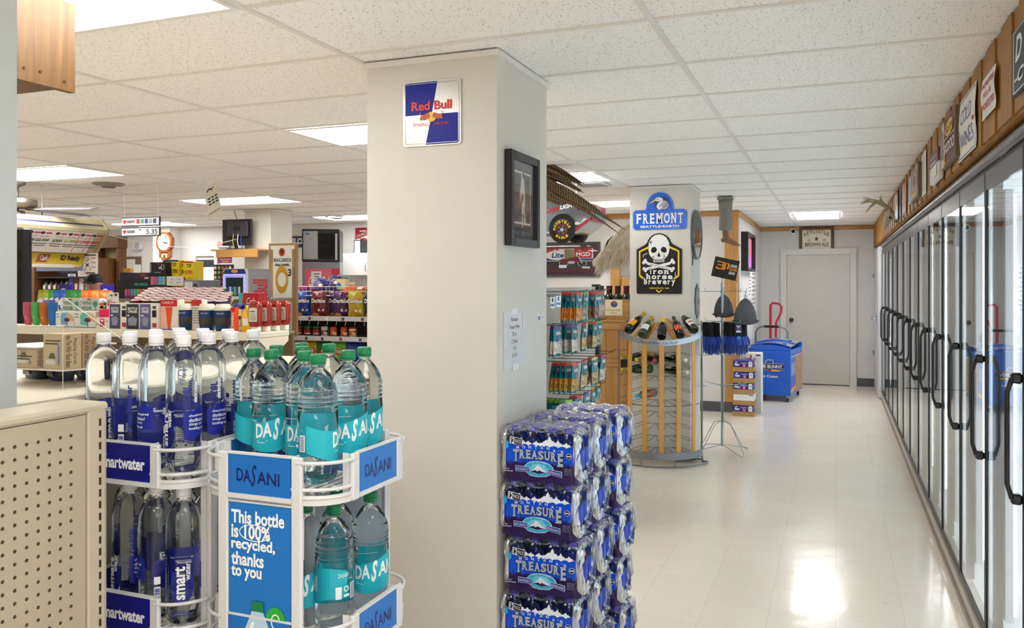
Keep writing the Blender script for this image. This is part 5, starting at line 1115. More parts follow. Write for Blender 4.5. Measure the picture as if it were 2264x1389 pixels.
def pheasant():
    fm = feather_mat(); p0 = at(1200, 410, Y=6.05); t = thing('pheasant_mount', 'mounted pheasant with long barred brown tail feathers under the ceiling', 'bird mount', (p0.x, 6.05, p0.z))
    b = MB(); b.ball((-.22, 0, .0), (.2, .09, .1), foil('5a3c22', .7, .8, 30), 18); b.ball((-.40, 0, .08), (.07, .05, .05), mat('2c4a3a', .35)); b.tube([(-.46, 0, .08), (-.49, 0, .07)], [.015, .003], mat('b8a878', .5), 8); b.tube([(-.3, 0, .04), (-.37, 0, .07)], [.07, .045], mat('7a2c1c', .5), 12); b.build('body', t)
    rn = random.Random(4); L0 = at(1385, 510, Y=6.05)-p0; tl = lambda x: L0.z*(max(0, x)/L0.x)**1.25
    for i in range(96):
        m = MB(); q = rn.uniform(-1, 1)
        if i in (5, 11): tip = Vector((L0.x-(0 if i == 5 else .045), 0, L0.z-(0 if i == 5 else .03))); q = 0
        elif q > .35: x = rn.uniform(.16, .33); tip = Vector((x, rn.uniform(-.06, .06), .13*q-.25*x*x*4-.02))
        elif q < -.35: x = rn.uniform(.10, .27); tip = Vector((x, rn.uniform(-.06, .06), .11*q-.05))
        else: x = rn.uniform(.30, .52); tip = Vector((x, rn.uniform(-.03, .03), tl(x)+.04*q))
        s = Vector((-.20, rn.uniform(-.05, .05), .155*q+.0)); w = rn.uniform(.024, .040); N = 14; V = []
        for j in range(N+1):
            f = j/N; c = s.lerp(tip, f)+Vector((0, 0, .065*math.sin(PI*f))); ww = w*(math.sin(PI*min(1, .12+f*.88))**.6)*(1-.62*f)+.0015
            V += [c+Vector((0, -.6*ww, ww)), c+Vector((0, -.003, 0)), c+Vector((0, .6*ww, -ww)), c+Vector((0, .003, 0))]
        m.add(V, [(j*4+e, j*4+(e+1) % 4, (j+1)*4+(e+1) % 4, (j+1)*4+e) for j in range(N) for e in range(4)], fm, True); m.build('tail_feather', t)
    h = MB(); h.cyl((-.05, 0, .05), (-.02, 0, CEIL-.012-p0.z), .0015, mat('d0d0d0', .4), 5); h.box(-.03, -.008, CEIL-.02-p0.z, .03, .008, CEIL-.012-p0.z, STEEL); h.build('hook', t)
pheasant()
def goat():
    t = thing('goat_mount', 'shaggy cream mountain goat mount beside the white pillar', 'animal mount', (-2.05, 8.75, 2.06)); fur = foil('d8cfbd', .9, .5, 40)
    b = MB(); rn = random.Random(9)
    ch = [(.65, .16, .02), (.35, .20, .03), (.10, .22, .02), (-.08, .18, -.02), (-.20, .125, -.09), (-.30, .085, -.17), (-.37, .06, -.215), (-.42, .036, -.235)]
    N = 20; V = []
    for x, r, z in ch:
        for i in range(N):
            a = 2*PI*i/N; q = r*(1+.07*math.sin(5*a+x*11)+.05*math.sin(9*a-x*17)); V.append((x, .8*q*math.cos(a), z+q*math.sin(a)))
    K = len(ch); b.add(V, [(j*N+i, j*N+(i+1) % N, (j+1)*N+(i+1) % N, (j+1)*N+i) for j in range(K-1) for i in range(N)]+[tuple(range(N)), tuple(range((K-1)*N+N-1, (K-1)*N-1, -1))], fur, True); b.build('body', t)
    s = MB(); f2 = [mat('e4dccb', .9), mat('d3c7b0', .9), mat('dcd2bf', .9)]
    for i in range(2600):
        j = rn.uniform(0, K-2.2); k = int(j); f = j-k; x, r, z = (ch[k][q]*(1-f)+ch[k+1][q]*f for q in range(3)); a = rn.uniform(-PI, PI); p = Vector((x, .8*r*math.cos(a), z+r*math.sin(a))); L = rn.uniform(.05, .11)*(1.3 if math.sin(a) < -.3 else .7)
        d = Vector((-.25, .5*math.cos(a), math.sin(a)*.35-.75)).normalized(); s.tube([p-d*.02, p+d*L*.5+Vector((0, 0, .012)), p+d*L], [.0035, .0028, .0005], rn.choice(f2), 3)
    s.build('shaggy_coat', t)
    h = MB(); dk = mat('2a2422', .4); h.ball((-.425, 0, -.237), (.014, .022, .014), dk, 10)
    for sy in (-1, 1): h.tube([(-.27, sy*.05, -.09), (-.24, sy*.06, -.0), (-.18, sy*.065, .06)], [.016, .010, .003], dk, 8); h.ball((-.32, sy*.066, -.155), .010, dk, 8); h.tube([(-.25, sy*.07, -.10), (-.20, sy*.12, -.10), (-.17, sy*.14, -.11)], [.02, .022, .004], fur, 8)
    h.build('face', t); w = MB(); w.cyl((.1, 0, .2), (.1, 0, CEIL-.012-2.06), .002, STEEL, 5); w.cyl((.5, 0, .2), (.5, 0, CEIL-.012-2.06), .002, STEEL, 5); w.build('hanging_wire', t)
goat()
# framed beer mirror on the back wall
flat('bar_mirror', 'framed poster of a motorcycle under beer logos on the back wall', 'picture', 1150, 538, 1328, 612, Y=YW-.002, th=.02, m=mat('3a1424', .15), frame=(mat('4e5054', .3, .5), .03, .04), glassy=True, art=[
    ('R', -.47, -.42, .47, .42, mat('5c1830', .2)), ('R', -.44, -.32, .44, .36, mat('d6d0cc', .3)), ('R', -.44, .0, .0, .36, mat('b8242c', .3)), ('R', -.44, -.04, .44, .03, mat('2a4a8c', .3)), ('R', -.44, -.32, .44, -.06, mat('332a34', .3)), ('R', .2, .05, .42, .36, mat('a81c28', .3)), ('E', -.02, .14, .16, .16, mat('eae8e8', .3)),
    ('T', 'Lite', -.10, .06, .06, .24, mat('24407c', .3), dict(bold=.03, shear=.2)), ('T', 'MGD', .22, .10, .40, .24, mat('f0eeee', .3), dict(bold=.03)), ('T', 'A Friday', -.08, .27, .14, .36, mat('efeaea', .3), dict(shear=.2)), ('R', .07, .04, .2, .34, mat('8a7a5c', .3)),
    ('L', [(.30+.055*math.cos(2*PI*i/16), -.13+.10*math.sin(2*PI*i/16)) for i in range(17)], .012, mat('9aa4b4', .3)), ('L', [(.06+.055*math.cos(2*PI*i/16), -.13+.10*math.sin(2*PI*i/16)) for i in range(17)], .012, mat('9aa4b4', .3)), ('P', [(.0, -.06), (.03, .02), (.14, .04), (.22, .08), (.26, .04), (.28, -.06), (.18, -.14), (.08, -.14)], mat('6a2630', .3)), ('L', [(.3, -.13), (.25, .1), (.22, .12)], .012, mat('c0c6d0', .3)), ('E', .16, -.1, .05, .05, mat('aab0bc', .3), 14), ('R', .0, -.28, .1, -.18, mat('d8d8d8', .3)), ('R', .3, -.3, .4, -.24, mat('b8bcb8', .3))])
# ================================================================ alcove: cartons, freezer, hand truck, signs
def cartons():
    cb = mat('a5804e', .75); bl = mat('20247c', .45); wh = mat('e8e8ee', .5); rd = mat('d8667a', .5); w2 = mat('e6e6ea', .5)
    X0, X1, Y0, Y1 = -1.165, -.915, 10.32, 10.56; G = 'beer trays in the stack by the corner'
    cx, cy = (X0+X1)/2, (Y0+Y1)/2; hw, hd = (X1-X0)/2, (Y1-Y0)/2; lv = ['bottom', 'second from the bottom', 'middle', 'fourth from the bottom', 'top']
    def tray(white):
        t = thing('beer_tray', 'x', 'carton', (0, 0, 0), 0, G); m = MB()
        m.box(-hw, -hd, 0, hw, hd, .004, cb).box(-hw, -hd, .0041, hw, -hd+.004, .055, cb).box(-hw, hd-.004, .0041, hw, hd, .055, cb).box(-hw, -hd+.0041, .0041, -hw+.004, hd-.0041, .055, cb).box(hw-.004, -hd+.0041, .0041, hw, hd-.0041, .055, cb); m.build('tray', t)
        p = MB(); c = w2 if white else bl; p.box(-hw+.005, -hd+.005, .0045, hw-.005, hd-.005, .132, c, .004); fn = plane_fn((0, -hd+.0045, .093), (2*hw-.01, 0, 0), (0, 0, .076), .0005)
        sf = plane_fn((hw-.0045, 0, .093), (0, 2*hd-.01, 0), (0, 0, .076), .0005)
        if white: p.art([('L', [(-.4, -.35), (-.32, .2), (-.2, .2), (-.22, -.05), (-.32, -.08)], .02, mat('e2cfc6', .5)), ('L', [(.1, .1), (.12, -.3)], .02, mat('e2cfc6', .5)), ('R', .28, .25, .34, .4, bl), ('R', .37, .28, .45, .38, bl)], fn)
        else:
            p.art([('T', 'Pabst', -.42, -.28, -.18, .12, wh, dict(bold=.04, shear=.25)), ('R', -.38, .2, -.28, .34, wh), ('P', [(-.12, .1), (0, .02), (.12, .1), (.2, .05), (.2, .2), (.1, .26), (-.08, .24), (-.15, .18)], mat('8d90b8', .5)), ('E', .05, -.22, .075, .24, rd, 16), ('P', [(.26, -.42), (.26, .3), (.29, .42), (.42, .42), (.45, .3), (.45, -.42)], wh), ('E', .355, .05, .06, .22, mat('b8babf', .5), 14)], fn)
            p.art([('R', -.4, -.3, .35, -.2, mat('3a3f98', .5)), ('E', 0, .1, .2, .25, rd, 14)], sf)
        p.build('beer_pack', t); return t
    for k in range(5):
        t = tray(k == 1); t.location = (cx+(.004 if k % 2 else -.003), cy, .0005+.1345*k)
        t['label'] = ('beer tray with a plain white pack, second from the bottom of the carton stack' if k == 1 else 'blue beer tray, %s of the carton stack by the wooden corner trim' % lv[k])
    m = MB(); m.box(-1.105, 10.66, .0, -.86, 10.93, .735, mat('dcdad8', .6), .003); fn = plane_fn((-.982, 10.6598, .735), (.245, 0, 0), (0, 0, .25), .0005)
    m.art([('P', [(-.3, -.5), (-.28, -.2), (-.1, -.05), (.1, -.05), (.28, -.2), (.3, -.5)], mat('eeeae6', .5)), ('E', .0, -.14, .06, .07, mat('b8303a', .5), 14), ('T', 'SAMUEL', -.3, -.33, .3, -.2, mat('3a3c6c', .6), dict(bold=.02)), ('R', .24, -.12, .46, -.04, mat('3a3c6c', .6)), ('L', [(-.35, -.42), (0, -.36), (.35, -.42)], .02, mat('6a6c94', .6))], fn)
    tag(m.build('tall_carton'), 'tall pale beer carton behind the tray stack', 'carton')
cartons()
def freezer():
    b = mat('1258c2', .35, coat=.3); wh = mat('eef0f4', .4); nv = mat('12235e', .4); ye = mat('e8a424', .4); W, D = .56, .92; rz = -math.radians(7); c7, s7 = math.cos(rz), math.sin(rz)
    fx, fy = -.565, 11.74
    t = thing('chest_freezer', 'blue ice cream chest freezer with sliding lids beside the rear door', 'freezer', (fx, fy, 0), rz)
    m = MB(); P = [(-W, .09), (0, .09), (0, .70), (-.03, .745), (-W*.5, .79), (-W+.03, .745), (-W, .70)]
    m.box(-W, 0, .085, 0, D, .70, b, .008); panel_mesh(m, [(-W, .7), (0, .7), (-.0, .72), (-.12, .755), (-W*.5, .77), (-W+.12, .755), (-W, .72)], 0, 0, .05, b); panel_mesh(m, [(-W, .7), (0, .7), (0, .76), (-.12, .795), (-W*.5, .81), (-W+.12, .795), (-W, .76)], 0, D-.05, D, b)
    fn = plane_fn((-W/2, -.0005, .40), (1, 0, 0), (0, 0, 1), .0006)
    m.art([('R', -.18, .035, .19, .11, nv), ('R', -.18, .11, .19, .116, ye), ('R', -.18, .028, .19, .035, ye), ('T', 'BLUE BUNNY.', -.17, .048, .18, .098, wh, dict(bold=.02)), ('P', [(.0, .012), (.02, .034), (.09, .034), (.15, .02), (.12, .012)], ye), ('E', .0, .022, .03, .014, mat('b0341c', .4), 16),
           ('L', [(-.05, .118), (-.045, .15), (-.02, .165), (.01, .16), (.045, .165), (.05, .135), (.06, .12)], .007, wh), ('P', [(-.04, .118), (-.035, .148), (-.01, .158), (.03, .155), (.045, .12)], mat('24549c', .4)), ('T', 'Ice Cream', -.11, -.075, .115, -.04, wh, dict(bold=.02))], fn)
    sf = plane_fn((.0005, D/2, .4), (0, 1, 0), (0, 0, 1), .0006)
    m.art([('B', -D/2+.005, D/2-.005, lambda x: -.22+.05*math.sin(x*4), lambda x: -.17+.05*math.sin(x*4), ye, 12), ('R', -.1, -.28, D/2-.02, .22, mat('b08a64', .5)), ('R', -D/2+.03, -.05, -.14, .12, mat('8a98c0', .4)), ('R', -D/2+.02, .2, D/2-.02, .215, mat('c6ccdc', .4))], sf)
    m.build('body', t)
    lid = MB()
    for y0, y1, dz in ((.06, D*.5, 0), (D*.48, D-.055, .02)):
        V = []; n = 10
        for i in range(n+1):
            x = -W+.02+(W-.04)*i/n; z = .735+dz+.045*math.sin(PI*i/n)
            for y in (y0, y1):
                for q in (0, .012): V.append((x, y, z+q+.02*(y-y0)))
        lid.add(V, [f for i in range(n) for f in ((i*4+1, i*4+5, i*4+7, i*4+3), (i*4, i*4+2, i*4+6, i*4+4), (i*4, i*4+4, i*4+5, i*4+1), (i*4+2, i*4+3, i*4+7, i*4+6))]+[(0, 1, 3, 2), (n*4, n*4+2, n*4+3, n*4+1)], mat('aab4c4', .1, .2, coat=.5))
        lid.tube([(-W+.02+(W-.04)*i/n, y0, .745+dz+.045*math.sin(PI*i/n)) for i in range(n+1)], .012, b, 6)
        lid.box(-.36, y0+.12, .79+dz, -.27, y0+.2, .796+dz, mat('b23a4a', .4)); lid.box(-.15, y0+.1, .775+dz, -.09, y0+.18, .781+dz, DGREY)
    lid.build('sliding_lid', t)
    cs = MB()
    for x in (-.05, -W+.05):
        for y in (.05, D-.05): cs.box(x-.02, y-.02, .055, x+.02, y+.02, .0845, STEEL); cs.cyl((x-.012, y, .03), (x+.012, y, .03), .0298, mat('2a2a2c', .5), 14)
    cs.build('caster', t)
freezer()
def carts():
    p = at(1716, 668, Y=13.35); t = thing('hand_truck', 'red hand truck standing behind the blue freezer', 'hand truck', (-.88, 13.3, 0)); r = mat('c01c2c', .35); m = MB()
    m.tube([(-.065, .1, .13), (-.065, .16, 1.28)], .020, r, 8); m.tube([(-.065, .16, 1.26), (-.04, .16, 1.30), (.06, .15, 1.29), (.10, .15, 1.24), (.09, .14, 1.15), (.02, .12, 1.0), (.0, .1, .13)], .017, r, 8); m.build('frame', t)
    m = MB(); m.box(-.17, -.15, .0, .12, .06, .008, r); m.build('toe_plate', t)
    w = MB()
    for x in (-.19, .14): w.cyl((x-.02, .14, .121), (x+.02, .14, .121), .12, mat('232325', .6), 20)
    w.cyl((-.2, .14, .12), (.15, .14, .12), .01, STEEL); w.build('wheels', t)
    q0, q1 = at(1671, 750, Y=12.95), at(1741, 750, Y=12.95); zt = at(1700, 722, Y=12.95).z
    t = thing('push_cart', 'push cart with a grey hoop handle behind the blue freezer', 'cart', ((q0.x+q1.x)/2, 12.95, 0)); w = (q1.x-q0.x)/2; g = mat('7d848e', .35, .6); m = MB()
    m.tube([(-w, 0, .14), (-w, 0, zt-.09), (-w+.03, 0, zt-.03), (-w+.09, 0, zt), (w-.09, 0, zt), (w-.03, 0, zt-.03), (w, 0, zt-.09), (w, 0, .14)], .014, g, 8); m.build('handle', t)
    MB().tube([(-w*.45, 0, zt), (w*.45, 0, zt)], .019, BLACK, 10).build('grip', t)
    MB().box(-w, -.06, .12, w, .22, .14, g).build('deck', t); k = MB()
    for x in (-w+.04, w-.04):
        for y in (-.02, .18): k.cyl((x-.012, y, .06), (x+.012, y, .06), .0595, BLACK, 14)
    k.build('wheels', t)
carts()
# signs in the alcove
flat('beer_sign', 'framed cream beer sign above the rear door', 'sign', 1767, 502, 1844, 557, Y=YB-.002, th=.012, m=mat('d9d3bd', .25), frame=(mat('5a3a24', .4), .045, .03), art=[
    *[('T', c, -.44+.1*i, .14+.16*(1-((i-4)/4)**2)**.8*1.0, -.36+.1*i, .34+.16*(1-((i-4)/4)**2)**.8, mat('8a6238', .4), dict(bold=.03, same=1)) for i, c in enumerate('NEWCASTLE')], ('T', 'BROWN ALE', -.40, -.36, .42, -.16, mat('6a4a28', .4), dict(bold=.03)),
    ('P', [(.0+.085*(1 if i % 2 == 0 else .42)*math.sin(PI*i/5), .02+.14*(1 if i % 2 == 0 else .42)*math.cos(PI*i/5)) for i in range(10)], mat('3a4034', .4)), ('E', -.26, -.05, .06, .08, mat('c0b070', .4), 16), ('E', .27, -.05, .06, .08, mat('c0b070', .4), 16)])
m = MB(); p = at(1754, 512, Y=YB); m.T = Matrix.Translation((p.x, YB-.001, p.z)) @ Matrix.Rotation(PI/2, 4, 'X'); m.lathe([(.055, 0), (.055, .03), (.045, .05)], WHITE, 20, cap=True); m.lathe([(.03, .05), (.026, .068), (.014, .08), (0, .084)], mat('1c2026', .1), 16); m.T = None
tag(m.build('security_camera'), 'small round white security camera left of the framed beer sign', 'camera')
def alcove_wall():
    X = XA+.002
    t = flat('light_box_sign', 'black framed lit sign glowing red and violet on the alcove wall', 'sign', 1639, 517, 1657, 600, X=X, th=.03, m=mat('1c1a24', .3), frame=(mat('1e1e20', .4), .035, .085), k=.001, art=[
        ('R', -.5, -.5, .5, .5, mat('9a8ca8', .3)), ('R', .24, -.44, .42, .44, mat((1., .06, .10), .4, emit=1.1)), ('R', .24, -.44, .42, -.12, mat((.45, .06, .75), .4, emit=1.2)), ('R', -.4, -.4, -.1, .3, mat('c8c4d0', .3))])
    for i, (u0, v0, u1, v1) in enumerate(((1655, 575, 1661, 660), (1661, 588, 1672, 690), (1629, 625, 1633, 690))):
        lab = ('narrow paper notice just below the lit sign on the alcove wall', 'long paper schedule nearest the rear corner of the alcove wall', 'narrow paper strip next to the wooden corner trim on the alcove wall')[i]
        flat('paper_notice', lab, 'notice', u0, v0, u1, v1, X=X, th=.0015, m=PAPER, art=[('R', -.38, .40-.09*k, .3 if k % 3 else .1, .43-.09*k, mat('8a8ca0', .7), {'same': 1}) for k in range(10)])
alcove_wall()
# ================================================================ soffit signs and antlers
def soffit():
    X = .5445; wh = mat('eeeef2', .6); bu = mat('3a5aa8', .6); rd = mat('c25a60', .6); mr = mat('6a2c34', .5)
    G = None
    def s(name, lab, u0, v0, u1, v1, th, m, art=None, k=.0006, zt=None):
        """board on the soffit: pixel box gives its two ends; heights from its own far edge"""
        y1, y0 = at(u0, 400, X=X-th).y, at(u1, 400, X=X-th).y; z1 = at(u0, v0, X=X-th).z; z0 = at(u0, v1, X=X-th).z
        b = MB(); b.box(X-th, y0, z0, X, y1, z1, m, min(.002, th*.3))
        if art: b.art(art, plane_fn((X-th, (y0+y1)/2, (z0+z1)/2), (0, -(y1-y0), 0), (0, 0, z1-z0), k))
        return tag(b.build(name), lab, 'sign' if 'sign' in name else 'notice')
    s('chalkboard_sign', 'dark grey chalkboard sign nearest the viewer on the soffit', 2238, 75, 2330, 218, .012, mat('4c4c50', .6), [('L', [(-.46, -.46), (-.46, .46), (.46, .46), (.46, -.46), (-.46, -.46)], .02, wh), ('T', 'D', -.40, -.02, -.22, .36, wh, dict(bold=.03, shear=.25)), ('T', '-C', -.42, -.36, -.16, -.16, wh, dict(bold=.03, shear=.2))])
    def paper(lab, u0, v0, u1, v1, art):
        y1, y0 = at(u0, 400, X=X-.004).y, at(u1, 400, X=X-.004).y; z1 = at(u0, v0, X=X-.004).z; z0 = at(u0, v1, X=X-.004).z; N = 8
        bend = lambda v: .004+.018*(.5+.5*math.sin(v*5.5))*v
        f = lambda x, y, l: Vector((X-bend(.5-y)-.0012-l*.0006, (y0+y1)/2-(y1-y0)*x, (z0+z1)/2+(z1-z0)*y)); b = MB()
        for q in (0, -1): b.surf(lambda u, v, q=q: f(u-.5, .5-v, q), 1, N, PAPER if q == 0 else mat('e2e0da', .7), True, flip=q == 0)
        b.art(art, lambda x, y, l: f(x, y, l+1)); return tag(b.build('paper_sign'), lab, 'sign')
    paper('white curling paper with red shoplifter warning on the soffit', 2173, 180, 2203, 270, [('T', 'SHOPLIFTERS', -.45, .22, .45, .36, rd, dict(bold=.03)), ('T', 'WILL BE', -.28, -.02, .28, .10, rd, dict(bold=.03)), ('T', 'PROSECUTED', -.45, -.28, .45, -.14, rd, dict(bold=.03))])
    paper('hand-lettered blue and white cold wines paper on the soffit', 2121, 232, 2160, 362, [('L', [(-.45, -.46), (-.45, .46), (.45, .46), (.45, -.46), (-.45, -.46)], .02, bu), ('T', 'COLD', -.30, .06, .30, .30, bu, dict(bold=-.01)), ('T', 'WINES', -.36, -.32, .36, -.08, bu, dict(bold=-.01)), ('P', [(.36, .0), (.44, .02), (.44, -.05), (.37, -.06)], mat('b03040', .6)), ('L', [(-.34, -.02), (-.40, -.06)], .02, bu)])
    ol = mat('7a6a3c', .6); ye = mat('e0b43a', .5); nv = mat('39406c', .5)
    s('wooden_sign', 'thick maroon wooden sign with a lighthouse on the soffit', 2082, 278, 2114, 378, .022, mat('6a5836', .5), [('R', -.5, -.5, .5, .5, mat('6b3038', .5)), ('R', -.48, -.48, -.30, .48, mat('d8d4c8', .5)), ('P', [(-.44, -.3), (-.42, .25), (-.36, .25), (-.34, -.3)], nv), ('P', [(-.44, .25), (-.39, .36), (-.34, .25)], nv), ('P', [(-.3, -.44), (-.28, -.1), (-.22, -.3), (-.2, -.44)], ye), ('E', .08, .24, .28, .16, ye, 20), ('T', 'YELLOW', -.18, .16, .36, .30, mr, dict(bold=.02)), ('R', -.26, .03, .46, .06, mat('c8b890', .5)), ('T', 'SKIDOO', -.24, -.26, .44, -.04, mat('e6d8c8', .5), dict(bold=.02)), ('L', [(-.28, -.46), (.47, -.46), (.47, .46), (-.28, .46)], .012, mat('c8a878', .5))])
    s('maroon_sign', 'maroon sign behind the white emergency light on the soffit', 2053, 350, 2073, 405, .01, mat('7a4a54', .5), [('T', 'ON SEED', -.36, .2, .38, .34, mat('d8c8cc', .5)), ('R', -.3, .0, .3, .1, mat('d8c8cc', .5)), ('L', [(-.46, -.46), (-.46, .46), (.46, .46), (.46, -.46)], .015, mat('c8b4b8', .5))])
    y0, y1 = at(2074, 390, X=X-.03).y, at(2056, 390, X=X-.03).y; a = at(2060, 370, X=X-.03).z; b = at(2060, 408, X=X-.03).z
    t = thing('emergency_light', 'white plastic emergency light unit on the soffit', 'emergency light', (X, (y0+y1)/2, b)); h = a-b; w = (y1-y0)/2
    MB().box(-.032, -w, 0, -.001, w, h, mat('dedcd4', .4), .008).build('housing', t); MB().box(-.042, -w+.02, .02, -.0325, -.02, h-.02, mat('e9e8e2', .3), .008).build('cover', t)
    s('paper_notice', 'narrow white list between maroon sign and thick framed board on the soffit', 2037, 345, 2047, 437, .002, PAPER, [('R', -.3, .4-.07*k, .2, .42-.07*k, mat('b8a8b0', .6), {'same': 1}) for k in range(12)])
    s('wooden_sign', 'thick boxed beer sign in brown and cream on the soffit', 2014, 380, 2030, 450, .025, mat('6a5836', .5), [('R', -.46, -.46, .46, .46, mat('a8887c', .5)), ('E', 0, .05, .3, .26, mat('c8a494', .5), 18), ('E', 0, .05, .2, .18, mat('8a5c50', .5), 18), ('R', .3, -.4, .42, .42, mat('d0c8bc', .5)), ('R', .33, -.2, .39, .3, nv), ('R', -.4, -.42, .2, -.3, mat('d8b878', .5))])
    s('blue_card_sign', 'narrow light blue card beside the boxed beer sign on the soffit', 2009, 395, 2014, 455, .006, mat('9cc4d8', .5))
    s('red_poster_sign', 'faded red poster past the boxed beer sign on the soffit', 1994, 412, 2003, 480, .006, mat('b07a64', .5), [('R', -.4, -.1, .4, .4, mat('c89a88', .5)), ('P', [(-.3, -.4), (.1, -.1), (.3, -.4)], mat('d8d0c8', .5))])
    s('blue_poster_sign', 'narrow blue and grey poster beside the black framed picture on the soffit', 1986, 422, 1991, 488, .006, mat('7c84a0', .5), [('R', -.4, -.4, .4, -.1, mat('d4d4d8', .5))])
    s('framed_sign', 'small black framed cream picture next to the antlers', 1977, 432, 1985, 492, .02, mat('17171a', .35), [('R', -.36, -.42, .36, .42, mat('c9c6b4', .4))])
    # deer skull with antlers
    t = thing('antler_skull', 'bleached deer skull with branching antlers on the soffit', 'antlers', (.545, 8.9, 2.2)); bo = mat('b8ad98', .7); an = mat('a89478', .6); m = MB()
    m.tube([(-.0, 0, .07), (-.04, 0, .07), (-.075, 0, .03), (-.095, 0, -.04), (-.10, 0, -.06)], [.04, .046, .036, .020, .012], bo, 12); m.ball((-.05, -.032, .05), .016, mat('4a4034', .8), 10); m.ball((-.05, .032, .05), .016, mat('4a4034', .8), 10); m.build('skull', t)
    for sy in (-1, 1):
        a_ = MB(); B = [(-.03, sy*.025, .10), (-.055, sy*.05, .135), (-.11, sy*.09, .18), (-.17, sy*.11, .21), (-.23, sy*.10, .225), (-.29, sy*.08, .25)]
        a_.tube(B, [.014, .012, .012, .010, .008, .003], an, 8)
        for i, d in ((2, (-.02, sy*.02, .06)), (3, (-.07, 0, -.07)), (4, (-.06, -.02*sy, -.02)), (1, (-.05, .03*sy, -.02))):
            e = Vector(B[i]); a_.tube([e, e+Vector(d)*.6+Vector((-.01, 0, 0)), e+Vector(d)*1.4], [.009, .007, .002], an, 7)
        a_.build('antler', t)
soffit()
# ================================================================ left side of the shop
def card(name, label, cat, u0, u1, vt, Y, z0=None, vb=None, depth=.05, m=None, art=None, group=None, b=.002, k=.0006):
    """an upright box whose front stands on Y=; base z0 or pixel row vb"""
    x0, x1 = at(u0, 600, Y=Y).x, at(u1, 600, Y=Y).x; um = (u0+u1)/2; zt = at(um, vt, Y=Y).z; zb = z0 if z0 is not None else at(um, vb, Y=Y).z
    mb = MB(); mb.box(0, 0, 0, x1-x0, depth, zt-zb, m, b)
    if art: mb.art(art, plane_fn(((x1-x0)/2, -.0005, (zt-zb)/2), (x1-x0, 0, 0), (0, 0, zt-zb), k))
    return tag(mb.build(name, loc=(x0, Y, zb)), label, cat, group)
CREAM = mat('d8d0bd', .45)
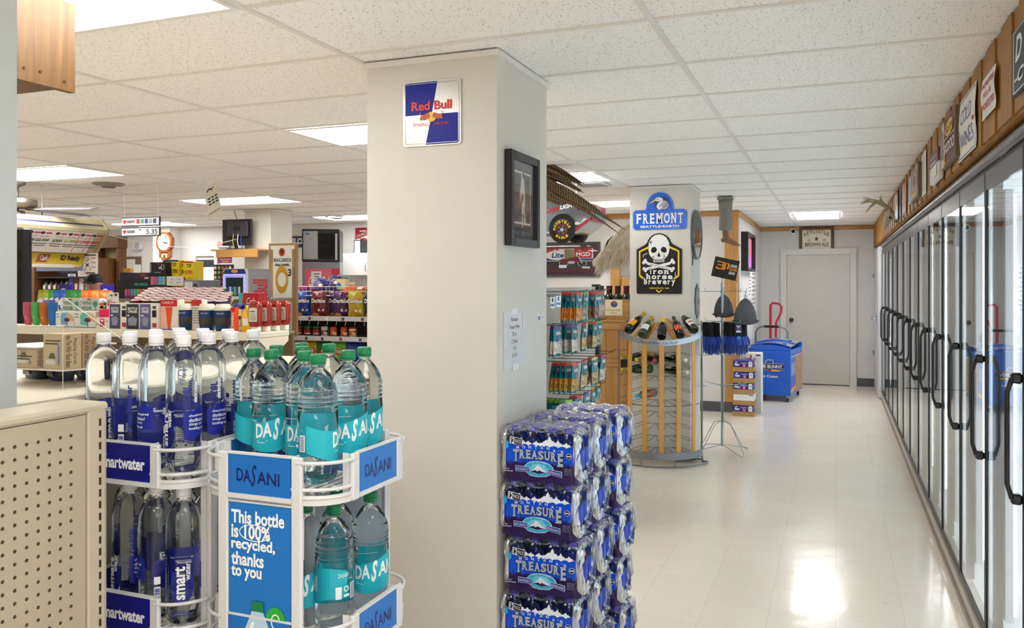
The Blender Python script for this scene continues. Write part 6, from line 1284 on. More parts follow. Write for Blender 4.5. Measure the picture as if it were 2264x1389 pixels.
# ---------------- shelf beyond the pegboard with the acrylic stand
def acrylic():
    ZT = 1.33; t = thing('display_counter', 'cream shelf top beyond the pegboard holding a clear display stand', 'counter', (-2.4, 1.9, 0))
    MB().box(-.6, -.52, ZT-.02, .62, .75, ZT, CREAM, .004).build('top', t); MB().box(-.58, -.5, .0, .60, .73, ZT-.021, mat('c6bda8', .5)).build('body', t)
    ac = glass_sheet((.96, .96, .95), 1.5); ed = mat('e6e0cf', .3)
    cx, cy = at(139, 822, z=1.375).x, at(139, 822, z=1.375).y
    t = thing('display_stand', 'two-tier clear acrylic stand of playing cards behind the post', 'display stand', (cx, cy, 1.375)); e1 = Vector((.30, .95, 0)).normalized(); e2 = Vector((-.95, -.02, 0)).normalized()
    def quad(mb, pts, m=ac): mb.add(pts, [tuple(range(len(pts)))], m)
    P = lambda a, b, z: e1*a+e2*b+Vector((0, 0, z)); a = MB()
    for z, q in ((0, 0), (.058, .1)): a.add([P(0, q, z), P(.22, q, z), P(.22, .3, z), P(0, .3, z), P(0, q, z+.004), P(.22, q, z+.004), P(.22, .3, z+.004), P(0, .3, z+.004)], [(0, 1, 2, 3), (4, 7, 6, 5), (0, 4, 5, 1), (1, 5, 6, 2), (2, 6, 7, 3), (3, 7, 4, 0)], mat('ece8dc', .25, 0, .5, .25, 1.3))
    a.build('shelf', t); a = MB()
    quad(a, [P(0, 0, -.045), P(.22, 0, -.045), P(.22, 0, .03), P(.0, 0, .12)]); quad(a, [P(0, 0, .004), P(0, .3, .004), P(0, .3, .12), P(0, 0, .12)]); quad(a, [P(.22, 0, -.045), P(.22, .3, -.045), P(.22, .3, .19), P(.22, 0, .03)]); a.build('panel', t)
    a = MB(); a.tube([P(0, 0, -.045), P(0, 0, .125)], .0011, ed, 5); a.tube([P(0, 0, .002), P(.22, 0, .002)], .0015, ed, 5); a.tube([P(0, 0, .002), P(0, .3, .002)], .002, ed, 5); a.tube([P(.22, 0, .03), P(.22, .3, .19)], .001, ed, 5); a.tube([P(0, 0, .12), P(0, .3, .12)], .0015, ed, 5); a.tube([P(.22, 0, -.04), P(.22, 0, .03)], .0018, ed, 5); a.tube([P(.22, .3, -.045), P(0, .3, -.045), P(0, .3, .12)], .0018, ed, 5); a.build('polished_edge', t)
    kr = mat('cbb391', .6); kd = mat('b89a76', .6); dk = mat('3a2a20', .6); wh = mat('d8d4c6', .6)
    for i, (a_, b_, lab) in enumerate(((.012, .012, 'brown playing card box at the stand corner facing the viewer'), (.060, .012, 'brown playing card box just behind the corner one on the stand'), (.012, .115, 'brown playing card box further left on the lower tier of the stand'), (.012, .20, 'brown playing card box nearest the post on the lower tier of the stand'))):
        m = MB(); o = Vector((cx, cy, 1.3795))+P(a_, b_, 0); Lx, Ly, H = .044, .075, .050; V = [P(x, y, z)-P(0, 0, 0) for z in (0, .094 if b_ < .1 else .05) for x, y in ((0, 0), (Lx, 0), (Lx, Ly), (0, Ly))]
        m.add(V, [(0, 3, 2, 1), (4, 5, 6, 7), (0, 1, 5, 4), (1, 2, 6, 5), (2, 3, 7, 6), (3, 0, 4, 7)], kr if i % 2 == 0 else kd); hh = V[4].z
        m.art([('T', 'Into The Wild \u2022 Black Bears', .004, .004, .018, hh-.004, dk, dict(rot=-1)), ('T', 'Playing Cards', .022, .012, .032, hh-.012, dk, dict(rot=-1))], plane_fn(e2*-.0005, e1, (0, 0, 1), .0003))
        m.art([('R', -.066, .012, -.03, .024, wh), ('R', -.066, hh-.02, -.012, hh-.017, dk), ('R', -.066, hh-.028, -.02, hh-.025, dk), ('P', [(-.055, .028), (-.048, .042), (-.036, .042), (-.03, .028)], mat('5a5a44', .6)), ('R', -.022, .01, -.016, hh-.03, mat('7a88b0', .6))], plane_fn(e1*-.0005, -e2, (0, 0, 1), .0003))
        tag(m.build('card_box', loc=o), lab, 'card box', 'playing card boxes on the acrylic stand')
    cs = mat('363b52', .35)
    for i, (u, v) in enumerate(((62, 838), (115, 842), (178, 840))):
        p = at(u, v, z=ZT); m = MB(); m.T = Matrix.Rotation(-.35, 4, 'Z') @ Matrix.Scale(1.25, 4); N = 14
        m.surf(lambda a, b: (.045*math.copysign(abs(math.cos(2*PI*a))**.7, math.cos(2*PI*a))*(.55+.45*math.sin(PI*min(1, .35+.65*b))), .03*math.copysign(abs(math.sin(2*PI*a))**.7, math.sin(2*PI*a))*(.6+.4*b), .04*b), 18, 5, cs, True, closeu=True); m.add([(.045*.85*math.cos(2*PI*k/18), .028*math.sin(2*PI*k/18), .0395) for k in range(18)], [tuple(range(18))], cs)
        m.art([('R', .0, .010, .024, .026, mat('c9bfa0', .6)), ('R', .003, .012, .021, .024, mat('6a6450', .6))], lambda x, y, l: Vector((x, -.0315-l*.0004+.006*(y < .012), y)))
        tag(m.build('glasses_case', loc=(p.x, p.y+.03, ZT)), 'dark blue oval case under the acrylic stand, %s from the post' % ordn(i), 'case', 'dark cases under the acrylic stand')
acrylic()
# ---------------- first shelving run with gifts and sauces
def gift_shelf():
    Y, Z = 3.85, 1.325; x0, x1 = -5.6, at(568, 737, Y=Y).x; xe = at(640, 735, X=x1).y
    t = thing('store_shelf', 'long cream shelf of gifts and sauces behind the water racks', 'shelving unit', ((x0+x1)/2, Y, 0)); w = (x1-x0)/2
    m = MB(); m.box(-w, .012, Z-.03, w, xe-Y, Z, CREAM, .003); m.build('top_shelf', t); MB().box(-w, 0, Z-.045, w, .0115, Z+.004, mat('e0d8c4', .4), .002).build('shelf_lip', t)
    pg = MB(); pg.box(-w, .36, .05, w-.02, .375, Z-.031, mat('6a5a40', .6)); pg.art([('E', -.9+.05*i, Z-.07-.05*j, .006, .006, BLACK, 8, {'same': 1}) for i in range(38) for j in range(5)], plane_fn((0, .3595, 0), (1, 0, 0), (0, 0, 1))); pg.build('pegboard', t)
    b = MB(); P = [(.02, Z-.031), (xe-Y-.01, Z-.031), (xe-Y-.01, Z-.06), (.12, Z-.16), (.02, Z-.16)]
    b.T = Matrix(((0, 0, 1, w-.012), (1, 0, 0, 0), (0, 1, 0, 0), (0, 0, 0, 1))); b.prism(P, 0, .012, CREAM); b.T = None; b.build('bracket', t)
    MB().box(-w, .0, .0, w, .75, .10, CREAM).build('base', t)
    # tiered back half
    s = MB(); xa, xb = at(300, 600, Y=4.5).x, at(512, 600, Y=5.0).x; s.T = Matrix(((0, 0, 1, 0), (1, 0, 0, 0), (0, 1, 0, 0), (0, 0, 0, 1))); s.prism([(4.43, 1.375), (4.43, 1.393), (5.02, 1.493), (5.02, 1.475)], xa, xb, CREAM); s.prism([(4.6, 0), (4.6, 1.38), (5.0, 1.42), (5.0, 0)], xa+.1, xb-.25, CREAM); s.T = None
    tag(s.build('cup_shelf'), 'sloping cream shelf under the pink-lidded noodle cups', 'shelf')
    G = 'gifts along the first shelf'; gn = mat('3a9a86', .5); wh = mat('e8e4da', .55); Yf = 3.90; z0 = Z+.001
    for i, (u, c, n) in enumerate(((63, (.95, .18, .28), 'pink'), (81, (.16, .75, .18), 'green'), (99, (.95, .30, .06), 'orange'), (117, (.05, .30, .80), 'blue'))):
        p = at(u, 700, Y=4.02); m = MB(); g = mat(c, .08, 0, .5, .45, 1.3)
        for k in range(4): m.lathe([(.020+.0012*k, .02*k), (.034, .02*k+.095), (.0325, .02*k+.095), (.019, .02*k+.004)], g, 18, cap=False)
        tag(m.build('tumbler', loc=(p.x, 4.02, z0)), 'nested stack of clear %s plastic tumblers on the first shelf' % n, 'tumbler', 'stacks of coloured plastic tumblers')
    for i, (u0, u1, lab, col) in enumerate(((123, 163, 'wine holder box with a blue picture on the first shelf', '6aa8d8'), (164, 211, 'wine holder box with a teal picture on the first shelf', '5abcae'))):
        o = card('gift_box', lab, 'box', u0, u1, 689, Yf, z0, None, .12, wh, [('P', [(-.2, -.3), (-.22, .2), (-.15, .42), (.2, .42), (.24, .1), (.1, -.35)], mat(col, .5)), ('E', .14, -.02, .16, .14, mat('5a1a2c', .5), 16), ('L', [(.14, -.1), (.14, -.42)], .03, mat('5a1a2c', .5)), ('P', [(.08, .14), (.2, .42), (.42, .28), (.5, -.1), (.4, -.1), (.3, .05)], mat('d8a884', .6)), ('R', -.44, .3, -.28, .36, gn, {'same': 1}), ('R', -.44, .12, -.28, .18, gn, {'same': 1}), ('R', -.5, -.5, .5, -.44, gn)], G)
        a, b = (137, 177) if i == 0 else (178, 219)
        card('header_card', 'grey card reading wine holder with a green glass, %s' % ('left one of two' if i == 0 else 'right one of two'), 'card', a, b, 659, Yf+.13, None, 690, .004, mat('cfc8ba', .6), [('T', 'WINE', -.42, .02, .12, .26, gn, dict(bold=.03)), ('T', 'HOLDER', -.42, -.36, .12, -.1, gn, dict(bold=.03)), ('E', .31, .08, .13, .2, gn, 16), ('L', [(.31, -.1), (.31, -.36)], .03, gn), ('R', .2, -.4, .42, -.36, gn), ('E', -.02, .4, .1, .05, mat('7a5a34', .5), 12)], 'wine holder header cards')
    pk = mat('e0205c', .45)
    card('gift_box', 'small white box with a pink bottle picture beside the wine holders', 'box', 212, 241, 702, Yf, z0, None, .08, wh, [('R', -.18, -.35, .16, .38, mat('b83a5c', .5)), ('R', -.1, .1, .1, .3, mat('e8d8dc', .5)), ('R', -.45, .0, -.25, .04, pk, {'same': 1}), ('R', -.45, -.2, -.25, -.14, pk, {'same': 1}), ('R', .24, .12, .45, .18, mat('b83a3a', .5))], G)
    m = MB(); p = at(230, 700, Y=Yf+.03); m.lathe([(.034, 0), (.040, .05)], pk, 20); m.lathe([(.040, .05), (.036, .053)], pk, 20); tag(m.build('can_cooler', loc=(p.x, Yf+.045, at(229, 702, Y=Yf+.03).z)), 'bright pink foam can cooler on top of the small white box', 'can cooler')
    card('header_card', 'cream card reading beer seltzer above the shelf', 'card', 235, 262, 647, Yf+.16, None, 700, .004, wh, [('T', 'BEER', -.4, .12, -.02, .2, mat('b85a6a', .5)), ('T', 'SELTZER', -.42, -.06, .36, .1, mat('c8324c', .5), dict(bold=.03)), ('E', -.06, .38, .14, .04, mat('7a5a34', .5), 12), ('R', .2, .36, .4, .46, DGREY)])
    for i, (u0, u1, c) in enumerate(((243, 270, '4a4c6a'), (281, 307, '33333c'), (310, 337, '5a5c8c'))):
        cm = mat(c, .5); g2 = mat('8a8ca4', .5); w2 = mat('e0e0e6', .5)
        o = card('opener_box', '%s bottle opener card on the first shelf' % ('slate blue', 'near-black', 'violet blue')[i], 'box', u0-2, u1+(12 if i != 1 else 2), 671, Yf-.02, z0, None, .05, wh, [('R', -.46, -.49, (.12 if i != 1 else .44), .47, cm), ('T', 'BOTTLE', -.36, .25, (.02 if i != 1 else .34), .35, w2, dict(bold=.03)), ('T', 'OPENER', -.36, .13, (.02 if i != 1 else .34), .23, w2, dict(bold=.03)), ('P', [(-.36, -.08), (-.3, -.36), (-.04 if i != 1 else .26, -.36), (.02 if i != 1 else .34, -.08), (-.17 if i != 1 else 0, -.0)], g2), ('R', -.38, .0, -.26, .06, w2)]+([('R', .24, .3, .42, .4, mat('3a5a48', .5)), ('R', .22, -.02, .44, .24, BLACK), ('R', .24, -.4, .44, -.24, mat('a82a2c', .5))] if i != 1 else []), 'bottle opener cards')
    card('gift_box', 'red and white box with an orange peeler beside the tumblers', 'box', 355, 392, 663, Yf, z0, None, .06, mat('e4dccf', .5), [('R', -.5, .28, .5, .5, mat('c81e24', .4)), ('T', 'CARROT', -.4, .36, .3, .44, wh), ('P', [(-.2, .26), (.22, .26), (.1, -.46), (-.04, -.46)], mat('e2541c', .4)), ('P', [(-.5, .26), (-.2, .26), (-.04, -.46), (-.5, -.46)], mat('e8b8a0', .5)), ('R', -.5, -.5, .5, -.46, BLUE)], G)
    card('gift_box', 'white and red box wedged between the first two navy tumblers', 'box', 424, 446, 663, Yf+.07, z0, None, .05, wh, [('R', -.5, .3, .5, .5, mat('c81e24', .4))]+[('R', -.3, .2-.08*k, .3, .23-.08*k, mat('9a968c', .5), {'same': 1}) for k in range(7)], G)
    nv = mat('16386c', .25); gr = mat('3b3a3c', .6); iv = mat('e0dccb', .35)
    for i, u in enumerate((409, 458, 493)):
        p = at(u, 700, Y=3.96); t2 = thing('travel_mug', 'navy travel mug with ivory lid, %s on the first shelf' % ('left of three', 'middle of three', 'right of three')[i], 'mug', (p.x, 3.96, z0), YAW*.9, 'navy travel mugs'); k = .95
        m = MB(); m.lathe([(.040*k, 0), (.044*k, .004), (.046*k, .03), (.052*k, .122)], nv, 24); m.art([('T', 'SPILL NOT', -.022, .10, .022, .108, wh)], cyl_fn(0, 0, 0, .0515*k, -PI/2)); m.build('cup', t2)
        MB().lathe([(.0472*k, .034), (.0485*k, .036), (.0515*k, .078), (.0505*k, .08)], gr, 24, cap=False).build('grip_band', t2)
        MB().lathe([(.0535*k, .1215), (.054*k, .126), (.054*k, .140), (.046*k, .147), (.042*k, .158), (.015, .160), (0, .160)], iv, 24).build('lid', t2)
    # sauces at the right end
    card('sauce_box', 'narrow orange hot sauce box next to the tumblers', 'box', 510, 519, 680, Yf, z0, None, .035, mat('d8501c', .4), [('T', 'TABASCO', -.3, -.48, .3, .3, wh, dict(rot=-1, bold=.02)), ('R', -.5, .34, .5, .5, mat('c01c1c', .4))])
    cm = mat('e2d3b0', .3); bl = mat('27307c', .4)
    for i, u in enumerate((527, 545)):
        p = at(u, 700, Y=3.97); m = MB(); m.lathe([(.030, 0), (.036, .006), (.037, .10), (.030, .13), (.024, .135)], cm, 18); m.lathe([(.031, .132), (.031, .158), (.028, .160), (0, .160)], bl, 18); m.art([('R', -.03, .03, .03, .09, mat('4a4462', .5), 6), ('R', -.026, .034, .026, .07, mat('cfc8d0', .5), 6)], cyl_fn(0, 0, 0, .0375, -PI/2)); tag(m.build('mayonnaise_jar', loc=(p.x, 3.97+.02*i, z0), rz=YAW), 'cream mayonnaise jar with blue lid, %s of two' % ('left', 'right')[i], 'jar', 'mayonnaise jars')
    p = at(549, 700, Y=3.93); m = MB(); m.lathe([(.026, 0), (.031, .005), (.032, .09), (.024, .115), (.010, .13), (.008, .155), (0, .156)], mat('e5b416', .35), 16); m.art([('R', -.016, .04, .016, .08, wh, 4)], cyl_fn(0, 0, 0, .0325, -PI/2)); tag(m.build('mustard_bottle', loc=(p.x+.015, 3.90, z0), rz=YAW), 'yellow mustard bottle in front of the ketchup', 'bottle')
    kr = mat('8e1a12', .18, coat=.4)
    for i in range(4):
        p = at(572+19*i, 736, z=z0); pr = [(.030, 0), (.030, .032)]; y = 3.88+.085*i; x = at(572+19*i, 700, Y=y).x
        if x > x1-.04: x = x1-.04-.004*i
        t2 = thing('ketchup_bottle', 'upside-down red ketchup bottle, %s in the row on the shelf end' % ordn(i), 'bottle', (x1-.052, 3.905+.088*i, z0), .1, 'ketchup bottles'); m = MB()
        sq = lambda z, a: 1/max(abs(math.cos(a)), abs(math.sin(a))*1.55)**.72
        m.lathe([(.024, .028), (.030, .040), (.036, .06), (.034, .085), (.037, .12), (.036, .155), (.026, .176), (.001, .180)], kr, 28, mod=sq); m.build('bottle_body', t2)
        MB().lathe([(.026, 0), (.0275, .003), (.0262, .031), (.02, .0325)], iv, 20, mod=sq).build('cap', t2)
        l = MB(); l.art([('P', [(-.024, .062), (-.027, .07), (-.027, .135), (-.02, .142), (.02, .142), (.027, .135), (.027, .07), (.024, .062)], mat('d8d0c4', .4)), ('R', -.02, .118, .012, .123, INK), ('R', -.021, .088, .018, .112, mat('bdb6ac', .5))]+[('R', -.02, .085-.005*k, .02, .087-.005*k, mat('8a847c', .5), {'same': 1}) for k in range(4)], plane_fn((0, -.0275, 0), (1, 0, 0), (0, 0, 1), .0006)); l.build('label', t2)
    # noodle cups with printed lids
    lid = mat('e9d6d4', .5); pkp = mat('d86a74', .5); bodies = [mat(c, .5) for c in ('8a1e22', '7a2a1c', '1e6a3a', '24408c', 'c8962c', '3a2a6c')]; ms = []
    for b_ in bodies:
        m = MB(); m.lathe([(.030, 0), (.040, .075), (.0425, .077), (.0425, .081)], b_, 18); m.lathe([(.0424, .0812), (.040, .083), (0, .0835)], lid, 18); m.art([('L', [(-.03, -.012), (.03, -.012)], .006, pkp), ('L', [(-.028, .014), (.026, .018)], .005, pkp), ('R', -.018, -.004, .02, .006, mat('6a3a44', .5))], plane_fn((0, 0, .0838), (1, 0, 0), (0, 1, 0))); m.lathe([(.041, .079), (.0428, .0795), (.041, .0815)], pkp, 18, cap=False); ms.append(m.mesh('noodle_cup'))
    rn = random.Random(8); n = 0
    for j in range(6):
        Yr = 4.49+.092*j; ua, ub = 306+7*j, 514-2*j; xa, xb = at(ua, 650, Y=Yr).x, at(ub, 650, Y=Yr).x; N = int((xb-xa)/.092)
        for i in range(N+1):
            o = bpy.data.objects.new('noodle_cup', ms[(0, 1, 2, 1, 0, 3, 4, 3, 5, 5, 3)[min(10, int(11*i/(N+1)))] if j < 3 else rn.randrange(6)]); COL.objects.link(o); o.location = (xa+.092*i, Yr, 1.413+.0155*j); o.rotation_euler = (.17, 0, rn.uniform(-.15, .15)+YAW)
            tag(o, 'noodle cup with pink printed lid, place %d from left in row %d from the front' % (i+1, j+1), 'noodle cup', 'noodle cups on the shelf')
    # candy bars between cards and cups
    bars = [mat(c, .3) for c in ('1c2450', 'e88a1c', '20202a', 'e8c83a', 'd8d8e0')]
    tr = MB(); xa, xb = at(262, 660, Y=4.35).x, at(306, 660, Y=4.35).x; tr.box(xa, 4.12, 1.326, xb, 4.40, 1.44, mat('b8ac94', .5)); tag(tr.build('candy_tray'), 'shallow tray heaped with candy bars behind the seltzer card', 'tray')
    for i in range(26):
        m = MB(); m.box(-.045, -.014, 0, .045, .014, .016, bars[i % 5], .004); m.box(-.015, -.0142, .0005, .025, .0142, .0165, bars[(i+1) % 5])
        k = i % 5; j = (i//5) % 3; l = i//15; tag(m.build('candy_bar', loc=(xa+.05+(xb-xa-.1)*k/4, 4.16+.085*j+.02*l, 1.4405+.020*l+.002*k), rz=rn.uniform(-.5, .5)), '%s candy bar, %s from the front in the %s layer of the candy tray' % (('navy', 'orange', 'black', 'yellow', 'silver')[i % 5], ordn(j), ('lower', 'upper')[l]), 'candy bar', 'candy bars in the tray')
gift_shelf()
# ---------------- chip shelves
def pillow(w, h, d, m, art=None, crimp=None, name='chip_bag'):
    """upright pillow bag standing on z=0, front to -Y"""
    b = MB(); th = lambda u, v: d*.5*(math.sin(PI*min(1, max(0, u)))**.55)*(math.sin(PI*min(1, max(0, v)))**.5)+.001
    for sg in (-1, 1): b.surf(lambda u, v: ((u-.5)*w*(1-.05*math.sin(PI*v)), sg*th(u, v)+.006*math.sin(u*13+v*7)*math.sin(PI*v), h*v), 10, 12, m, True, flip=sg > 0)
    cm = crimp or m; b.surf(lambda u, v: ((u-.5)*w, .003*math.sin(u*40), h+.018*v-.001), 16, 1, cm, True)
    if art: b.art(art, lambda x, y, l: Vector((x*w*.95, -th(x+.5, y+.5)-.004-.0007*l+.006*math.sin((x+.5)*13+(y+.5)*7)*math.sin(PI*(y+.5)), h*(y+.5))))
    return b.mesh(name)
def chips():
    Y = 7.6; x0, x1 = -6.35, -3.6; Z = (1.246, 1.03, .76, .45)
    t = thing('chip_shelves', 'shelving of chips and dips between the water racks and the broad pillar', 'shelving unit', ((x0+x1)/2, Y, 0)); w = (x1-x0)/2
    pg = MB(); pg.box(-w, .42, .05, w, .44, 1.50, mat('4a3c2c', .6)); pg.art([('E', -w+.05+.055*i, 1.2-.05*j, .008, .008, BLACK, 8, {'same': 1}) for i in range(48) for j in range(4)], plane_fn((0, .4195, 0), (1, 0, 0), (0, 0, 1))); pg.build('pegboard_back', t)
    rn = random.Random(2)
    for z in Z:
        s = MB(); s.box(-w, .0, z-.022, w, .41, z, mat('8c8478', .5)); s.build('shelf', t); p = MB(); p.box(-w, -.012, z-.045, w, -.0005, z+.006, mat('d0cccb', .4)); fn = plane_fn((0, -.0125, z-.02), (1, 0, 0), (0, 0, 1))
        p.art([('R', x, -.018, x+.035, .014, mat(c, .5), {'same': 1}) for x, c in [(-w+.1+.21*i+rn.uniform(0, .1), rn.choice(('a8324c', '4a4a78', '8a8a92', 'f0eee8', '7a3a6a'))) for i in range(12)]], fn); p.build('price_strip', t)
        if z == Z[0]:
            h = MB()
            for i in range(24): h.tube([(-w+.1+.115*i, -.01, z-.046), (-w+.1+.115*i, -.03, z-.09)], .003, mat('7ab0d8', .4), 4)
            h.build('clip', t)
    MB().box(-w, .0, .0, w, .44, .12, CREAM).build('base', t)
    bsk = MB(); wz = mat('dcd8d0', .4); zt = 1.57
    for z in (zt, zt-.05, zt-.1): bsk.tube([(-w, .10, z), (w, .10, z), (w, .42, z), (-w, .42, z)], .004, wz, 5, True)
    for i in range(56): bsk.tube([(-w+.05*i, .10, zt), (-w+.05*i, .10, zt-.1), (-w+.05*i, .42, zt-.1)], .0025, wz, 4)
    bsk.build('top_basket', t)
    wt = mat('eeeae6', .4); org = mat('e8a028', .4); rdd = mat('d83a24', .4)
    def dor(main, tri, sub): return [('T', 'Doritos', -.48, .02, .46, .20, BLACK, dict(bold=.08)), ('P', [(-.18, .06), (.12, -.26), (.28, .22)], tri), ('P', [(-.1, .06), (.12, -.18), (.22, .16)], main), ('T', 'Doritos', -.47, .03, .45, .19, wt, dict(bold=.035)), ('R', .0, -.3, .36, -.22, wt), ('P', [(-.45, -.48), (-.3, -.36), (-.05, -.38), (.05, -.48)], mat('d8922c', .5))]
    specs = [(590, '5a1418', 'dark red chip bag half hidden by the ketchup', 0), (628, '7a1016', 'red tortilla chip bag, leftmost with its name showing', .0), (670, '123a9c', 'blue tortilla chip bag between two red ones', 0), (709, '6c0e1a', 'dark red tortilla chip bag with a fiery emblem right of the blue one', -.02), (738, '3a124a', 'purple tortilla chip bag partly behind its neighbours', .06), (757, '4a1656', 'purple tortilla chip bag in front beside the gold one', -.01), (790, 'b8a018', 'gold tortilla chip bag', -.02), (824, '2a2c34', 'dark chip bag cut off by the broad pillar', 0)]
    for i, (u, c, lab, dy) in enumerate(specs):
        mm = foil(c, .18, .6, 16); x = at(u, 670, Y=Y+.12).x; me = pillow(.185, .275, .10, mm, dor(mm, org if i % 2 else rdd, None) if i else None)
        o = bpy.data.objects.new('chip_bag', me); COL.objects.link(o); o.location = (x, Y+.12+dy, Z[0]+.002); o.rotation_euler = (.0, 0, rn.uniform(-.06, .1)+YAW*.6); tag(o, lab, 'chip bag', 'chip bags on the upper shelf')
    for i, (u, c) in enumerate(((704, '1a2a6c'), (738, '232a5c'))):
        o = bpy.data.objects.new('chip_bag', pillow(.20, .18, .09, foil(c, .18, .6, 16), [('E', 0, .05, .2, .16, mat('b02834', .4), 16), ('E', 0, .05, .12, .1, wt, 14)])); COL.objects.link(o); o.location = (at(u, 640, Y=Y+.28).x, Y+.28+.0*i, 1.48+.03*i); o.rotation_euler = (-.4, .25, .2); tag(o, '%s blue chip bag lying on top behind the front bags' % ('left', 'right')[i], 'chip bag', 'blue chip bags lying on top')
    sal = mat('6a1a14', .2); cr = mat('e0d8c8', .3); dip = mat('b8602c', .3)
    for i, (u, body, lidc, lab) in enumerate(((641, sal, '2a7a3c', 'leftmost'), (661, sal, '2a7a3c', 'second from left'), (681, sal, '2a7a3c', 'third from left'), (700, sal, '3a7a34', 'rightmost green-lidded')) + ((718, cr, 'd8d4cc', 'white-lidded blue'), (738, dip, 'b83a2a', 'first red-lidded'), (761, dip, 'c8321c', 'second red-lidded'), (780, cr, 'a8321c', 'third red-lidded'))):
        x = at(u, 730, Y=Y+.09).x; m = MB(); m.lathe([(.036, 0), (.042, .006), (.042, .075), (.036, .088)], body, 18); m.lathe([(.040, .085), (.0405, .102), (.037, .104), (0, .104)], mat(lidc, .35), 18)
        lb = mat('27408c' if i == 4 else ('a81c1c' if i < 4 else 'c8442c'), .4); m.art([('R', -.046, .014, .046, .066, lb, 8)]+([('T', 'Tostitos', -.038, .018, .038, .036, wt, dict(bold=.04))] if i < 4 else [('E', -.008, .04, .018, .018, mat('e8b83a', .4), 14), ('E', .02, .03, .014, .016, wt, 12)]), cyl_fn(0, 0, 0, .0428, -PI/2)); tag(m.build('dip_jar', loc=(x, Y+.09, Z[1]+.001), rz=YAW+.1), 'dip jar, %s one on the middle shelf of chips' % lab, 'jar', 'dip jars')
    for i, (u, c, lab) in enumerate(((690, 'd8b82c', 'yellow'), (720, '3a7a2c', 'green'), (752, '7ab83a', 'lime'), (785, '24408c', 'blue'), (655, 'e8d8c8', 'cream'))):
        o = bpy.data.objects.new('chip_bag', pillow(.2, .21, .10, foil(c, .18, .6, 16), [('E', 0, .0, .25, .2, mat('d83a24', .4), 18), ('T', 'Lays', -.18, -.07, .18, .09, wt, dict(bold=.03))] if i != 3 else None)); COL.objects.link(o); o.location = (at(u, 780, Y=Y+.10).x, Y+.10, Z[2]+.002); o.rotation_euler = (0, 0, YAW); tag(o, '%s chip bag on the lowest shelf seen above the green caps' % lab, 'chip bag', 'chip bags on the lower shelf')
    # sweets in the wire basket
    def bx(lab, u0, u1, vt, c, art=None, name='sweet_box', dy=.16): card(name, lab, 'box', u0, u1, vt, Y+dy, 1.475, None, .07, mat(c, .45), art, 'boxes in the wire basket')
    bx('yellow sweet box in the wire basket above the chips', 601, 636, 631, 'e0d03a'); bx('small blue sweet box in front of the yellow one', 618, 632, 634, '3aa8d8', None, 'sweet_box', .12); bx('pink and violet sweet box in the wire basket', 646, 676, 632, 'c82a8c'); 
    bx('white box with a rainbow swirl in the wire basket', 743, 764, 617, 'e8d8a8', [('E', -.2, -.1, .3, .4, mat('2a7ac8', .5), 16), ('E', -.1, -.25, .2, .3, mat('e8c82a', .5), 14)])
    m = MB(); xa, xb = at(757, 640, Y=Y+.10).x, at(806, 640, Y=Y+.10).x; m.add([(xa, Y+.10, 1.53), (xb, Y+.10, 1.52), (xb-.02, Y+.2, 1.575), (xa+.02, Y+.2, 1.585), (xa, Y+.10, 1.5), (xb, Y+.10, 1.49), (xb-.02, Y+.2, 1.545), (xa+.02, Y+.2, 1.555)], [(0, 1, 2, 3), (4, 7, 6, 5), (0, 4, 5, 1), (1, 5, 6, 2), (2, 6, 7, 3), (3, 7, 4, 0)], mat('d84a1c', .3)); m.art([('P', [(.55, .3), (.6, .8), (.85, .75), (.8, .25)], wt)], lambda x, y, l: Vector((xa+(xb-xa)*x, Y+.10+.1*y, 1.528+.055*y+.001*l))); tag(m.build('snack_packet'), 'orange snack packet lying across the wire basket', 'packet')
    x = at(774, 620, Y=Y+.25).x; m = MB(); m.box(-.04, -.03, 0, .04, .03, .10, mat('d8c0a0', .6)); m.add([(-.04, -.03, .10), (.04, -.03, .10), (.04, .03, .10), (-.04, .03, .10), (-.04, 0, .145), (.04, 0, .145)], [(0, 1, 5, 4), (2, 3, 4, 5), (0, 4, 3), (1, 2, 5)], mat('c8ae8c', .6)); m.art([('E', -.015, .05, .008, .008, INK, 10), ('E', .012, .05, .008, .008, INK, 10), ('E', 0, .03, .012, .01, mat('d88a9a', .5), 10)], plane_fn((0, -.0305, 0), (1, 0, 0), (0, 0, 1))); tag(m.build('snack_carton', loc=(x, Y+.28, 1.475), rz=.2), 'gable-topped tan carton with a little face in the wire basket', 'carton')
    o = card('drink_box', 'red and teal drink box beside the chip bags', 'box', 528, 571, 648, 5.55, 1.40, None, .12, mat('b81c24', .4), [('P', [(-.5, -.5), (-.5, .5), (-.25, .5), (-.36, -.5)], mat('4aa89a', .4)), ('T', 'Cola', -.1, -.2, .36, .2, wt, dict(shear=.3))])
    s = MB(); a = at(520, 660, Y=5.5).x; b = at(585, 660, Y=5.5).x; s.box(a, 5.45, 1.37, b, 5.8, 1.398, CREAM); s.box(a+.02, 5.6, 0, b-.02, 5.64, 1.37, CREAM); tag(s.build('store_shelf'), 'small cream shelf under the red and teal drink box', 'shelving unit')
chips()
